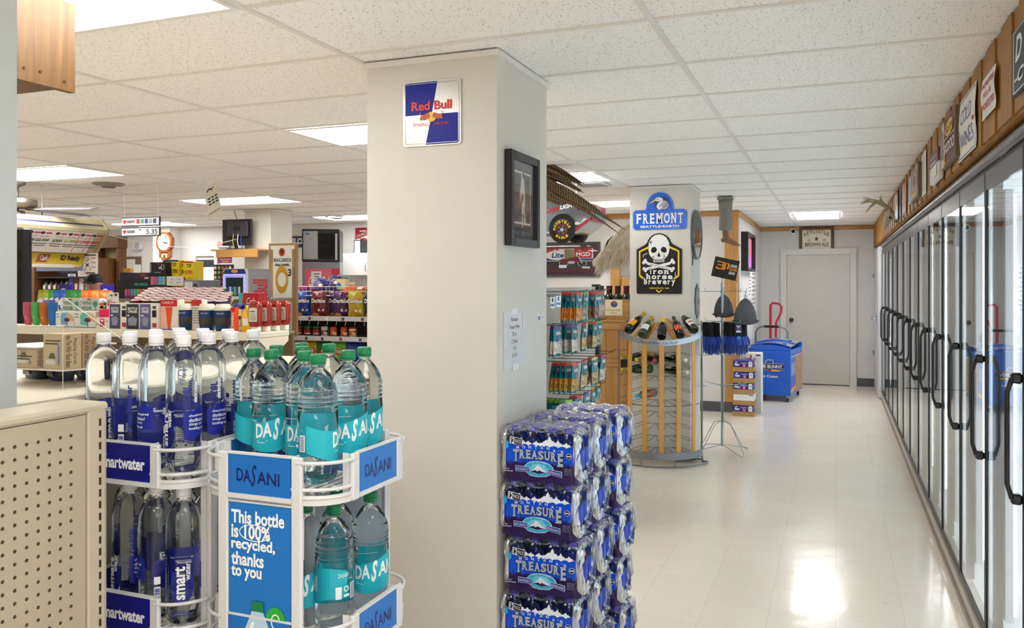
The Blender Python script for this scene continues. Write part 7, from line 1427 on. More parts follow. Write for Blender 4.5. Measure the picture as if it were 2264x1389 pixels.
# ================================================================ counter area at the far left
def fan():
    p = at(36, 452, Y=5.2); zc = p.z; t = thing('ceiling_fan', 'bronze ceiling fan with grey blades by the lottery canopy', 'ceiling fan', (p.x, 5.2, zc)); br = mat('6b6258', .35, .7); bl = mat('77767c', .5); zr = CEIL-.012-zc
    MB().lathe([(.02, -.11), (.06, -.10), (.07, -.06), (.02, -.05), (.02, -.035), (.15, -.03), (.165, -.01), (.165, .035), (.14, .05), (.05, .055), (.02, .06), (.02, zr-.05), (.07, zr-.03), (.075, zr)], br, 24).build('motor', t)
    for k in range(5):
        a = math.radians(16+72*k); m = MB(); m.T = Matrix.Rotation(a, 4, 'Z') @ Matrix.Rotation(.2, 4, 'X'); m.box(.10, -.02, -.042, .22, .02, -.034, br); m.box(.20, -.065, -.045, .72, .065, -.037, bl, .003); m.build('blade', t)
    MB().lathe([(.0, -.15), (.03, -.148), (.055, -.13), (.06, -.105)], mat((1, .95, .85), .4, emit=4.), 18).build('lamp_globe', t)
fan()
def canopy():
    Y0, Y1 = 3.2, 5.8; A, B, C = at(225, 488, Y=Y1), at(240, 509, Y=Y1), at(212, 562, Y=Y1); P = [(A.x-.5, A.z), (A.x, A.z), (B.x, B.z), (B.x-.005, B.z-.03), (C.x, C.z), (C.x-.35, C.z)]
    t = thing('lottery_canopy', 'cream overhead canopy with lottery winner banner above the counter', 'canopy', (0, 0, 0)); m = MB(); cm = mat('b3a888', .45)
    R = Matrix(((1, 0, 0, 0), (0, 0, -1, 0), (0, 1, 0, 0), (0, 0, 0, 1))); m.T = R; m.prism(P, -Y1+.02, -Y0, cm); m.T = None
    e = MB(); e.T = R; n = len(P)
    Q = [(x+(.012 if i in (1, 2, 3, 4) else 0), z+(.012 if i < 3 else -.012 if i > 3 else 0)) for i, (x, z) in enumerate(P)]; e.prism(Q, -Y1, -Y1+.02, mat('a39877', .45)); e.T = None; m.build('housing', t); e.build('end_cap', t)
    def fn(a, b):
        a, b = Vector((a[0], 0, a[1])), Vector((b[0], 0, b[1])); return lambda x, y, l: Vector((b.x+(a.x-b.x)*y, x, b.z+(a.z-b.z)*y))+Vector(((a.z-b.z), 0, -(a.x-b.x))).normalized()*l*.0012
    f = fn(P[1], P[2]); s = MB(); s.art([('R', Y0, .0, Y1-.02, .06, mat('d8cfae', .4)), ('R', Y0, .35, Y1-.03, .47, mat('2c2f6e', .4)), ('R', Y0, .47, Y1-.03, .52, mat('c8a040', .4))], f)
    s.build('stripe', t)
    f = fn(P[3], P[4]); b = MB(); ba = mat('e0d6d2', .6); rd = mat('b8323c', .6); gn = mat('2c6a4c', .6); ye = mat('9aa028', .6); it = [('R', Y0, .02, Y1-.12, .97, ba)]
    yy = lambda u: at(u, 540, X=(P[3][0]+P[4][0])/2).y
    for u, w, s_, c in ((66, .04, '$500', gn), (92, .065, '$2,000', gn), (125, .05, '$300', gn), (153, .06, '$1,000', ye), (180, .06, '$12,000', rd), (205, .06, '$248,850', rd)):
        y = yy(u); it += [('T', 'We sold a', y-.04, .68, y+.05, .73, INK, {'same': 1}), ('T', s_, y-w, .46, y+w, .60, c, dict(bold=.04, shear=.2, same=1)), ('R', y-.06, .37, y+.06, .40, INK, {'same': 1}), ('R', y-.05, .28, y+.05, .31, INK, {'same': 1}), ('R', y+.0, .82, y+.06, .88, rd, {'same': 1}), ('E', y-.03, .85, .022, .06, mat('3a3236', .6), 10, {'same': 1})]
    y1, y2, y3 = yy(168), yy(193), yy(219)
    it += [('L', [(y1, .05), (y1, .93), (y3, .93), (y3, .05), (y1, .05)], .006, rd), ('L', [(y2, .05), (y2, .93)], .006, rd)]; b.art(it, f); b.build('banner', t)
    y = MB(); x = C.x-.06; yy = lambda u: at(u, 565, X=x).y; y.box(x-.02, Y0, C.z-.10, x, min(Y1-.03, yy(184)), C.z-.001, mat('c2a81c', .4)); ya, yb, yc, yd = yy(77), yy(107), yy(133), yy(177); y.art([('P', [(ya, -.085), (ya+.05, -.012), (yb+.03, -.012), (yb-.02, -.085)], mat('9a4a3a', .5)), ('T', 'Card', ya+.05, -.07, yb-.01, -.025, ba, dict(bold=.03, shear=.2)), ('T', 'ID Ready', yc, -.08, yd, -.02, INK, dict(bold=.04, shear=.25))], lambda u, v, l: Vector((x+.0012*l, u, C.z+v))); y.build('yellow_strip', t)
    h = MB()
    for yy in (3.4, 5.5): h.cyl((A.x-.4, yy, A.z), (A.x-.4, yy, CEIL-.013), .006, mat('c8c4bc', .5), 6)
    h.build('hanger', t); MB().box(x-.2, Y0, C.z-.13, x+.02, Y1-.2, C.z-.1015, CREAM).build('lower_rail', t)
    card('rules_paper', 'white instruction paper hanging at the end of the lottery canopy', 'notice', 184, 216, 560, 5.72, None, 606, .002, mat('d8d0c8', .6), [('R', -.4, .38, .4, .44, DGREY), ('P', [(-.45, .46), (-.2, .46), (-.32, .36)], rd), ('L', [(-.3, .1), (-.1, .22), (-.2, .28)], .05, mat('b86a5c', .6)), ('L', [(-.3, -.14), (-.1, .0)], .05, INK), ('L', [(-.3, .0), (-.1, -.14)], .05, INK), ('L', [(-.35, -.2), (-.35, -.34)], .04, mat('5a6a5a', .6)), ('L', [(0, -.2), (0, -.34)], .04, mat('5a6a5a', .6)), ('R', -.3, -.48, .35, -.42, DGREY)]+[('R', .08, .26-.22*k, .4, .3-.22*k, mat('c88a84', .6), {'same': 1}) for k in range(3)], None, 0)
canopy()
def person():
    p = at(212, 606, Y=6.55); X, Y, ZT = p.x, 6.55, p.z
    t = thing('person', 'person in a dark cap behind the counter, looking down to the left', 'person', (X, Y, 0), .5); sc = ZT/1.75
    J = [((0, 0, .95), .16), ((0, 0, 1.15), .15), ((0, -.01, 1.36), .17), ((0, -.015, 1.47), .075), ((0, -.03, 1.55), .06), ((.20, 0, 1.40), .075), ((.26, -.02, 1.13), .05), ((.22, -.24, 1.06), .038), ((-.20, 0, 1.40), .075), ((-.26, -.02, 1.13), .05), ((-.2, -.24, 1.06), .038), ((.10, 0, .88), .11), ((.11, -.01, .48), .07), ((.11, 0, .08), .048), ((-.10, 0, .88), .11), ((-.11, -.01, .48), .07), ((-.11, 0, .08), .048), ((.11, -.16, .04), .04), ((-.11, -.16, .04), .04)]
    E_ = [(0, 1), (1, 2), (2, 3), (3, 4), (2, 5), (5, 6), (6, 7), (2, 8), (8, 9), (9, 10), (0, 11), (11, 12), (12, 13), (0, 14), (14, 15), (15, 16), (13, 17), (16, 18)]
    # hands: palm and five bent fingers each, skinned with the body
    for w, s in ((7, 1), (10, -1)):
        b = Vector(J[w][0]); pi = len(J); J.append((tuple(b+Vector((-.01*s, -.07, -.01))), .028)); E_.append((w, pi))
        for k in range(5):
            q = b+Vector(((.03-.02*k)*1.1 if k < 4 else -.05*s, -.10 if k < 4 else -.06, -.02)); L = (.05, .058, .055, .045, .04)[k]; i = len(J); J.append((tuple(q), .010)); J.append((tuple(q+Vector((0, -L*.6, -.012))), .009)); J.append((tuple(q+Vector((0, -L, -.035))), .008)); E_ += [(pi, i), (i, i+1), (i+1, i+2)]
    me = bpy.data.meshes.new('body'); me.from_pydata([tuple(Vector(j[0])*sc) for j in J], E_, []); o = bpy.data.objects.new('body', me); COL.objects.link(o); o.parent = t
    sk = o.modifiers.new('skin', 'SKIN'); o.modifiers.new('sub', 'SUBSURF').levels = 1; o.modifiers['sub'].render_levels = 2
    if not me.skin_vertices: 
        with bpy.context.temp_override(object=o, active_object=o): bpy.ops.mesh.customdata_skin_add() if hasattr(bpy.ops.mesh, 'customdata_skin_add') else None
    for i, j in enumerate(J):
        if me.skin_vertices: me.skin_vertices[0].data[i].radius = (j[1]*sc, j[1]*sc)
    if me.skin_vertices: me.skin_vertices[0].data[0].use_root = True
    me.materials.append(paint('3c3a4a', .8)); skin = mat('c48f7a', .5); h = MB(); c = Vector((0, -.055, 1.635))*sc
    def hd(u, v):
        a, b = 2*PI*u, PI*v; x, y, z = math.sin(b)*math.cos(a), math.sin(b)*math.sin(a), math.cos(b); k = 1-.25*max(0, -z)*abs(x)-.18*max(0, -z)*(y > 0)
        y2 = y*.098*k-.012*max(0, -z)*(y < 0); nose = .026*math.exp(-((x/.16)**2+((z+.12)/.16)**2))*(y < 0); brow = .006*math.exp(-((z-.12)/.10)**2)*(y < 0)
        return c+Vector((x*.075*k, y2-nose-brow, z*.115))*sc
    h.surf(hd, 28, 20, skin, True, closeu=True, flip=True)
    for s in (-1, 1): h.ball(c+Vector((s*.075, .005, -.01))*sc, (.012, .022, .032), skin, 10); h.ball(c+Vector((s*.03, -.094, .012))*sc, (.012, .006, .006), mat('2a1e1a', .3), 8)
    h.ball(c+Vector((0, -.094, -.055))*sc, (.024, .006, .006), mat('a05a52', .5), 8); h.build('head', t)
    cp = MB(); bk = mat('17171b', .7); cc = c+Vector((0, .004, .03))*sc; n = 18
    cp.surf(lambda u, v: cc+Vector((.088*math.sin(PI/2*v)*math.cos(2*PI*u), .112*math.sin(PI/2*v)*math.sin(2*PI*u), .092*math.cos(PI/2*v)))*sc, 22, 8, bk, True, closeu=True); cp.ball(cc+Vector((0, 0, .093))*sc, .008, bk, 8)
    cp.surf(lambda u, v: cc+Vector(((u-.5)*.15, -.10-.075*v*math.sin(PI*(.15+.7*u)), .004-.02*v))*sc, 10, 3, bk, True); cp.art([('R', -.02, 0, .02, .008, mat('c8c8cc', .5))], lambda x, y, l: cc+Vector((x, .1135, .012+y))*sc); cp.build('cap', t)
    hr = MB(); hr.surf(lambda u, v: c+Vector((.077*math.cos(PI*u), .02+.092*math.sin(PI*u), .03-.07*v))*sc, 14, 3, mat('3a2c24', .8), True); hr.build('hair', t)
    for s in (-1, 1):
        e = MB(); e.surf(lambda u, v: Vector((s*.11+.062*math.cos(2*PI*u), -.05+(.11 if math.sin(2*PI*u) < 0 else .08)*math.sin(2*PI*u), .006+.085*(1-v)))*sc, 14, 3, BLACK, True, closeu=True, flip=True); e.build('shoe', t)
person()
def counter():
    blk = mat('19191c', .4); wh = mat('e0dcd6', .5); Yc = 6.2; zc = 1.455; ye = mat('e8cb22', .45); te = mat('3ab0a0', .5)
    xa, xb = at(250, 650, Y=Yc).x, at(592, 650, Y=6.9).x; t = thing('sales_counter', 'sales counter behind the noodle cups', 'counter', ((xa+xb)/2, Yc, 0)); w = (xb-xa)/2
    MB().box(-w, 0, zc-.04, w, 1.1, zc, mat('8a8078', .5), .004).build('top', t); MB().box(-w+.02, .02, 0, w-.02, 1.08, zc-.0405, mat('9c8f80', .5)).build('body', t)
    z0 = zc+.001; G = 'vape and tobacco displays on the counter'; cols = ['c86a8c', '7ab0a8', 'd8a84a', 'b8547c', '8ac06a', 'a88ac8', '5aa8c8', 'd87a5c']
    row = lambda y0, y1, n, x0=-.48, x1=.48: [('R', x0+(x1-x0)*i/n+.008, y0, x0+(x1-x0)*(i+1)/n-.008, y1, mat(cols[(i*3) % 8], .5), {'same': 1}) for i in range(n)]
    card('vape_display', 'black vape display with turquoise lettering on the counter', 'display', 258, 331, 620, Yc+.12, z0, None, .2, blk, row(-.36, .02, 8, -.26, .46)+[('T', 'MR.VAPOR', .04, .2, .45, .36, te, dict(bold=.03)), ('R', -.26, -.46, .46, -.39, mat('a8327c', .5))], G)
    card('vape_display', 'tall black vape tower with rows of coloured packs on the counter', 'display', 332, 367, 605, Yc+.10, z0, None, .2, blk, row(.05, .38, 4)+row(-.46, -.18, 4)+[('R', -.1, -.08, .2, -.02, RED)], G)
    card('vape_box', 'black box with white swirls on top of the vape tower', 'box', 331, 367, 580, Yc+.11, None, 604.5, .16, mat('221a24', .4), [('R', -.05, .3, .25, .36, RED), ('L', [(.3+.1*math.cos(i), .05+.25*math.sin(i)) for i in range(7)], .03, wh), ('T', 'XXX', .05, -.12, .28, .1, wh, dict(bold=.03)), ('R', -.46, -.4, -.38, .4, mat('8a8a90', .5)), ('R', -.2, -.46, .2, -.38, mat('8a8a90', .5))], G)
    card('vape_box', 'small violet black box left of the vape displays', 'box', 265, 290, 603, Yc+.16, None, 620, .12, mat('2a2438', .4), None, G); card('vape_box', 'dark box with red and white print between vape displays', 'box', 308, 331, 603, Yc+.14, None, 620, .12, mat('3a2a30', .4), [('R', -.4, .1, .2, .3, mat('b83a40', .5)), ('R', .0, -.3, .4, -.1, wh)], G)
    card('lighter_box', 'small orange box on the vape display', 'box', 272, 287, 594, Yc+.2, None, 602.5, .05, mat('e8a01c', .4)); nv = mat('24346c', .45); rd = mat('c83a34', .45)
    for i, (u0, u1, v, dy) in enumerate(((361, 375, 576, .2), (375, 395, 575, .18), (395, 408, 577, .22), (407, 428, 578, .16))):
        card('filter_box', 'yellow filter tube box, %s on the stack beside the vape tower' % ('far left', 'second from left', 'third from left', 'far right')[i], 'box', u0, u1-.3, v, Yc+dy, z0, None, .14, ye, [('T', 'TOP', -.25, .33, .28, .43, INK, dict(bold=.03)), ('T', 'FILTERS', -.42, .16, .42, .26, INK if i < 3 else rd, dict(bold=.03)), ('P', [(-.5, -.2), (-.5, .1), (0, -.05)], nv if i < 2 else rd), ('R', -.4, -.42, .45, -.3, mat('b87a1c', .5)), ('R', -.1, -.22, .45, .08, mat('d8a81c', .5)), ('R', -.5, .46, .5, .5, nv if i < 2 else rd)], 'yellow filter boxes')
    card('price_card', 'light price card in front of the yellow filter boxes', 'card', 368, 405, 611, Yc+.10, None, 632, .004, wh, [('T', 'We', -.25, .1, -.08, .24, INK), ('T', 'Only', .12, .1, .36, .24, INK), ('T', 'Open', -.3, -.24, -.05, -.1, INK), ('T', '$8.35', .1, -.24, .36, -.1, INK)])
    card('glass_case', 'small clear and grey display case by the bright entrance', 'case', 405, 440, 619, Yc+.1, z0, None, .3, mat('8d9398', .3), [('R', -.4, .0, .1, .4, wh), ('R', .1, -.2, .4, .3, mat('4a5058', .4)), ('R', -.4, -.45, -.1, -.1, mat('4a6a58', .5))])
    card('sticker_board', 'dark board covered in round badges by the entrance', 'display', 472, 513, 585, 6.75, z0, None, .03, mat('2e2430', .4), [('E', -.4+.2*(i % 5), .4-.14*(i//5), .07, .05, mat(('e8d8d8', 'c85a6a', '8ac0a8', 'e8e0c8', 'a86a3a')[(i*7) % 5], .5), 10, {'same': 1}) for i in range(25)]+[('P', [(-.5, -.5), (-.5, -.2), (.0, -.5)], mat('6a3a8a', .5))])
    card('tattoo_sign', 'small purple sign with curly lettering hanging under the wooden shelf', 'sign', 481, 512, 567, 8.05, None, 582, .01, mat('8a2c5c', .5), [('T', 'Tattoo', -.42, -.05, .42, .3, wh, dict(shear=.3)), ('R', -.2, -.36, .3, -.22, mat('d8a03a', .5))])
    # mini fridge
    Yf = 6.3; x0, x1, x2 = at(494, 620, Y=Yf).x, at(545, 620, Y=Yf).x, at(592, 620, Y=Yf+.45).x; zt = at(520, 594, Y=Yf).z; t = thing('mini_fridge', 'silver mini fridge with a blue glowing door edge on the counter', 'fridge', (x0, Yf, z0)); W, H = x1-x0, zt-z0; sv = mat('9b9aa0', .35, .5); neon = mat((.12, .12, 1.), .4, emit=2.5)
    MB().box(0, .03, 0, W, .38, H, sv, .02).art([('T', 'Bull', .04, .03, .26, .19, mat('b8242c', .4), dict(rot=1, bold=.04))], plane_fn((W+.0005, .05, .0), (0, 1, 0), (0, 0, 1))).build('body', t)
    MB().box(0, -.005, 0, W, .0295, H, mat('d4d6de', .35), .006).art([('P', [(.0, H-.05), (.02, H-.005), (W-.02, H-.005), (W, H-.05)], nv), ('E', W/2, H-.026, .04, .014, mat('e8a020', .4), 14), ('R', .035, .03, W-.035, H-.085, mat('1c3430', .2))]+[('R', .05+.026*i, .04+.10*j, .072+.026*i, .12+.10*j, mat(('2a5cc0', 'c8ccd8', '2a5cc0', '7ac04a')[(i+j) % 4], .3), {'same': 1}) for i in range(int((W-.1)/.026)) for j in range(2) if .12+.10*j < H-.085], plane_fn((0, -.0055, 0), (1, 0, 0), (0, 0, 1))).build('door', t)
    n = MB(); n.tube([(.012, -.012, .01), (.012, -.012, H-.06), (W-.012, -.012, H-.06), (W-.012, -.012, .01)], .006, neon, 6); n.build('glow_strip', t)
    # tall mirror sign
    Yb = 7.3; card('mirror_sign', 'tall cream rum mirror sign with oak edges in front of the slim pillar', 'sign', 594, 656, 537, Yb, 1.05, None, .03, mat('a8865c', .35), [('R', -.42, -.47, .42, .47, mat('e8ebe2', .25)), ('R', -.46, -.44, -.34, .43, mat('c0a078', .15, .5)), ('R', .34, -.44, .46, .43, mat('c0a078', .15, .5)), ('E', -.02, .40, .12, .05, mat('d8c89a', .3), 20), ('E', -.02, .40, .10, .044, RED, 20), ('E', -.02, .405, .07, .02, mat('3a2a1c', .4), 14), ('T', 'BACARDI', -.3, .295, .3, .335, INK, dict(bold=.01)), ('T', 'SILVER', -.27, .25, .27, .272, INK, dict(bold=.05)), ('L', [(-.02+.19*math.cos(a), .105+.115*math.sin(a)) for a in [2*PI*i/24 for i in range(25)]], .07, mat('c8982c', .35)), ('T', '3', .2, .14, .32, .22, INK, dict(bold=.03))])
counter()
def candy_counter():
    Y = 5.35; z0 = 1.352; xa, xb = at(60, 680, Y=Y).x, at(258, 680, Y=Y).x; t = thing('candy_shelf', 'cream candy shelf behind the wine holder cards', 'shelving unit', ((xa+xb)/2, Y, 0)); w = (xb-xa)/2
    MB().box(-w, -.15, z0-.02, w, .45, z0, CREAM).build('shelf', t); MB().box(-w+.02, .0, 0, w-.02, .4, z0-.0205, mat('a89c88', .5)).build('body', t); rn = random.Random(6)
    C = ['c8c82a', 'b8c83a', '3aa83a', '2a6ac8', '2a5ab8', '2f7a34', '3a8a3a', '34803a', 'e8782c', 'd8642c', 'e88a3a', 'c8742c']; N = ['lemon', 'lime', 'bright green', 'blue', 'deep blue', 'green', 'leaf green', 'dark green', 'orange', 'burnt orange', 'amber', 'brown orange']
    for i, c in enumerate(C):
        o = bpy.data.objects.new('candy_bag', pillow(.12, .13, .06, foil(c, .2, .6, 22), [('E', 0, -.1, .28, .16, mat('e0dcd8', .4), 12)])); COL.objects.link(o); u = 95+12.2*i; o.location = (at(u, 670, Y=Y+.12).x, Y+.12, z0+.05); o.rotation_euler = (-.15, rn.uniform(-.1, .1), YAW); tag(o, '%s candy bag, %s from left in the back row of the candy shelf' % (N[i], ordn(i)), 'candy bag', 'candy bags on the candy shelf')
    for i in range(10):
        c = ('d8d8e0', '5a68b8', '4a4a9c', 'c8b89a', 'b8c0d8')[i % 5]; o = bpy.data.objects.new('candy_bag', pillow(.12, .09, .05, foil(c, .2, .6, 22), [('E', 0, 0, .3, .2, mat('2c3478', .4), 12)])); COL.objects.link(o); u = 95+13.5*i; o.location = (at(u, 690, Y=Y-.08).x, Y-.08, z0+.002); o.rotation_euler = (-.1, rn.uniform(-.1, .1), YAW); tag(o, 'small pale candy bag, %s from left in the front row of the candy shelf' % ordn(i), 'candy bag', 'candy bags in the front row')
    st = MB(); st.box(xa, Y+.06, z0, xb, Y+.19, z0+.049, CREAM); tag(st.build('shelf_riser'), 'low riser under the back row of candy bags', 'shelf')
    for i, (u0, u1, v0, v1) in enumerate(((129, 151, 628, 652), (222, 244, 629, 662))): card('candy_box', 'violet blue candy carton with white splash, %s' % ('left of the cap wearer' if i == 0 else 'right of the cap wearer'), 'box', u0, u1, v0, Y+.28, z0, None, .05, mat('3a2a9c', .4), [('E', 0, .15, .38, .2, mat('d8d4f0', .4), 16), ('R', -.35, -.1, .35, .0, mat('c84a8c', .4)), ('R', -.4, -.4, .4, -.2, mat('3a9ad8', .4))], 'violet candy cartons')
    p = at(53, 600, Y=4.85); m = MB(); zt = at(53, 505, Y=4.85).z; m.box(-.045, -.045, 0, .045, .045, zt, mat('0f0f12', .25), .012); m.box(-.07, -.05, zt-.10, -.046, .0, zt-.02, mat('3a5aa8', .4)); tag(m.build('black_post', loc=(p.x, 4.85, 0)), 'glossy black post with a blue tag beside the grey pillar', 'post')
candy_counter()
def back_fittings():
    br = wood('6a4426', '7e5430', '8c6038', 'z', .5, 1., False); wh = mat('dedad4', .5); dk = mat('2e2a2a', .5); rn = random.Random(12)
    # back bar behind the clerk
    Y = 7.7; xa, xb = at(68, 600, Y=Y).x, at(222, 600, Y=Y).x; z1 = at(120, 572, Y=Y).z; t = thing('back_bar', 'dark shelving of small goods behind the clerk', 'shelving unit', ((xa+xb)/2, Y, 0)); w = (xb-xa)/2
    MB().box(-w, .3, 0, w, .32, z1, mat('5a565c', .4)).build('back_panel', t); MB().box(-w, -.02, 0, -w+.09, .3, z1, br).build('side', t); MB().box(w-.03, -.02, 0, w, .3, z1, br).build('side', t); zs = [at(120, v, Y=Y).z for v in (645, 612)]
    for z in zs: MB().box(-w+.09, 0, z-.02, w-.03, .299, z, dk).build('shelf', t)
    MB().box(-w+.09, .0, z1-.16, w-.03, .02, z1, mat('6c7084', .2)).art([('E', .2, -.0, .1, .03, mat('b8a83a', .4), 10), ('E', -.4, .02, .12, .03, mat('8a7a8c', .4), 10)], plane_fn((0, -.001, z1-.08), (1, 0, 0), (0, 0, 1))).build('header', t)
    for i in range(11):
        c = ('5a7a5a', '8a5a4a', '6a4a3a', '7a6a3a', 'b8c83a', '3a6ac8', '8a3a3a', 'c8c0b8', '4a4a6a', '2a7a8a', 'a86a3a')[i]; m = MB(); x = xa+.16+(xb-xa-.3)*i/10; h = .13 if i < 5 else .17; m.lathe([(.03, 0), (.035, .005), (.035, h*.7), (.014, h*.85), (.014, h)], mat(c, .3), 12) if i < 5 else m.box(-.04, -.02, 0, .04, .02, h, mat(c, .4)); m.art([('R', -.02, .03, .02, h*.6, wh)], plane_fn((0, -.036 if i < 5 else -.0205, 0), (1, 0, 0), (0, 0, 1)))
        tag(m.build('bottle' if i < 5 else 'carton', loc=(x, Y+.1, zs[0]+.001)), 'small %s on the back bar, %s from left' % ('bottle' if i < 5 else 'carton', ordn(i)), 'bottle' if i < 5 else 'box', 'goods on the back bar')
    card('law_notice', 'pale notice with red heading behind the clerk cap', 'notice', 172, 200, 599, 7.697, zs[1]+.001, None, .003, mat('d8cccc', .6), [('T', 'MON', -.36, .3, .0, .42, mat('8a3a40', .6)), ('T', 'Law Says', -.4, .1, .42, .24, mat('a84048', .6))]+[('R', -.36, -.1*k, .36, .03-.1*k, mat('9a8c90', .6), {'same': 1}) for k in range(4)]); card('poster', 'blue and white heart poster left of the pale notice', 'poster', 150, 167, 606, 7.697, zs[1]+.001, None, .003, wh, [('P', [(-.4, .2), (.4, .2), (.3, -.05), (0, -.25), (-.3, -.05)], mat('2a6aa8', .5)), ('R', -.5, -.5, .5, -.4, BLUE)])
    # wooden cupboard
    Y = 7.9; xa, xb = at(214, 600, Y=Y).x, at(263, 600, Y=Y).x; zt = at(245, 522, Y=Y).z; t = thing('wall_cupboard', 'brown wooden cupboard with an open shelf right of the canopy', 'cupboard', ((xa+xb)/2, Y, 0)); w = (xb-xa)/2; h1 = at(245, 549, Y=Y).z
    MB().box(-w-.02, -.03, h1, w+.02, .12, zt, wood('6a4426', '7e5430', '8c6038', 'x', .5, 1., False), .006).build('cornice', t); MB().box(w-.05, 0, 0, w, .12, h1, br).box(-w, 0, 0, -w+.03, .12, h1, br).box(-w+.03, .105, 0, w-.05, .12, h1, mat('a89a6c', .6)).build('case', t); zs = at(245, 601, Y=Y).z
    MB().box(-w+.03, .0, zs-.02, w-.05, .1045, zs, br).build('shelf', t); MB().box(-w+.03, .02, 0, w-.05, .04, 1.2, br).build('lower_door', t)
    for i, (c, n) in enumerate((('c8b878', 'straw'), ('24409c', 'blue'), ('c87a24', 'orange'))): x = xa+.05+.09*i; m = MB(); m.box(-.042, -.05, 0, .042, .05, .10, mat(c, .45)); m.art([('E', 0, .05, .015, .02, wh, 10)], plane_fn((0, -.0505, 0), (1, 0, 0), (0, 0, 1))); tag(m.build('tobacco_carton', loc=(x, Y+.052, zs+.001)), '%s carton on the cupboard shelf' % n, 'box', 'cartons in the cupboard')
    YB_ = YW-.002; Yp = 10.348
    flat('bulletin_board', 'bulletin board layered with white papers on the back wall', 'bulletin board', 271, 568, 313, 640, Y=YB_, th=.012, m=mat('6a584c', .6), art=[('R', -.5, -.5, -.1, .38, wh), ('R', -.38, -.1, .2, .42, mat('d4d0cc', .6)), ('R', .1, -.5, .5, .26, wh), ('R', .05, -.2, .45, -.17, mat('a8a4a8', .6))]+[('R', -.3, .3-.08*k, .1, .31-.08*k, mat('a8a4a8', .6), {'same': 1}) for k in range(4)])
    flat('wall_speaker', 'small white speaker box on the back wall above the bulletin board', 'speaker', 303, 536, 318, 552, Y=YB_, th=.09, m=mat('d8d6da', .4), art=[('R', -.2, -.4, .44, .4, mat('a8a6b0', .6))])
    # wall clock
    c = at(369, 536, Y=Yp); R = .5*(at(386, 536, Y=Yp).x-at(352, 536, Y=Yp).x); t = thing('wall_clock', 'octagonal oak wall clock with a pendulum box', 'clock', (c.x, Yp, c.z)); ok = wood('7a4420', '96562a', 'a86434', 'z', .4, 1., False); m = MB()
    panel_mesh(m, [(R*1.06*math.cos(PI/8+PI/4*i), R*1.1*math.sin(PI/8+PI/4*i)) for i in range(8)], 0, -.07, -.001, ok); zb = at(369, 576, Y=Yp).z-c.z; panel_mesh(m, [(-R*.7, -R*.8), (R*.7, -R*.8), (R*.7, zb*.82), (0, zb), (-R*.7, zb*.82)], 0, -.055, -.001, ok); m.build('case', t)
    f = MB(); fn = plane_fn((0, -.0705, 0), (1, 0, 0), (0, 0, 1), .0012); f.art([('E', 0, 0, R*.82, R*.86, mat('b8963c', .3, .8), 32), ('E', 0, 0, R*.77, R*.81, mat('e6e8e4', .35), 32)]+[('T', str(i+1), R*.6*math.sin(PI*(i+1)/6)-.012, R*.62*math.cos(PI*(i+1)/6)-.014, R*.6*math.sin(PI*(i+1)/6)+.012, R*.62*math.cos(PI*(i+1)/6)+.014, INK, {'same': 1}) for i in range(12)], fn); f.build('dial', t)
    f = MB(); f.art([('L', [(-.01, .004), (R*.62, -.02)], .010, BLACK), ('L', [(0, 0), (R*.42, -.022)], .014, BLACK)], fn, 5); f.build('hands', t); f = MB(); f.art([('P', [(-R*.36, -R*1.15), (R*.36, -R*1.15), (R*.36, zb*.85), (-R*.36, zb*.85)], mat('c8b890', .3)), ('E', 0, -R*1.42, R*.16, R*.16, mat('b8963c', .25, .9), 14)], plane_fn((0, -.056, 0), (1, 0, 0), (0, 0, 1), .001)); f.build('pendulum_window', t)
    # hanging price rail
    Yh = 5.6; a, b = at(269, 480, Y=Yh), at(352, 522, Y=Yh); t = thing('hanging_price_sign', 'double price sign hanging from the ceiling in front of the clock', 'sign', ((a.x+b.x)/2, Yh, b.z)); w = (b.x-a.x)/2; h = a.z-b.z; gr = mat('4a4a50', .4); rd = mat('b83038', .5)
    for k in (0, 1):
        z = h*.5*k; m = MB(); m.box(-w, 0, z, w, .02, z+h*.46, gr); fn = plane_fn((0, -.0005, z+h*.23), (2*w, 0, 0), (0, 0, h*.46)); it = [('R', -.49, -.34, .49, .38, wh), ('P', [(-.48, .1), (-.42, .3), (-.36, .1), (-.42, -.25)], rd)]+[('R', -.36+.016*i, -.12, -.352+.016*i+(.004 if i % 3 else 0), .2, INK, {'same': 1}) for i in range(14)]
        it += [('T', '5.35', .16, -.26, .46, .28, INK, dict(bold=.02)), ('E', .0, .2, .03, .08, INK, 8)] if k == 0 else [('R', -.1+.11*i, -.2, -.01+.11*i, .3, mat(('a83038', '3a8a5a', '2a4a8a', '8a8a90', '3a3a5a')[i], .4), {'same': 1}) for i in range(5)]
        m.art(it, fn); m.build('sign_panel', t)
    m = MB(); [m.cyl((x, .01, h*.96), (x, .01, CEIL-.012-b.z), .0012, wh, 4) for x in (-w*.9, w*.9)]; m.build('hanging_line', t)
    # curled paper sheet on the ceiling
    Yh = 5.3; a, b = at(447, 412, Y=Yh), at(488, 486, Y=Yh); H = a.z-b.z; W = .13; m = MB(); pp = mat('d9d4c4', .7); P = lambda x, y, l: Vector((a.x+W/2+x*W+.022*(1-y)*2*.6+(.5-y)*.02, Yh+.02*(.5-y)**2-l*.0006, a.z-H*(.5-y)*.9+x*W*.45)); m.surf(lambda u, v: P(u-.5, .5-v, 0), 3, 8, pp, True, flip=False)
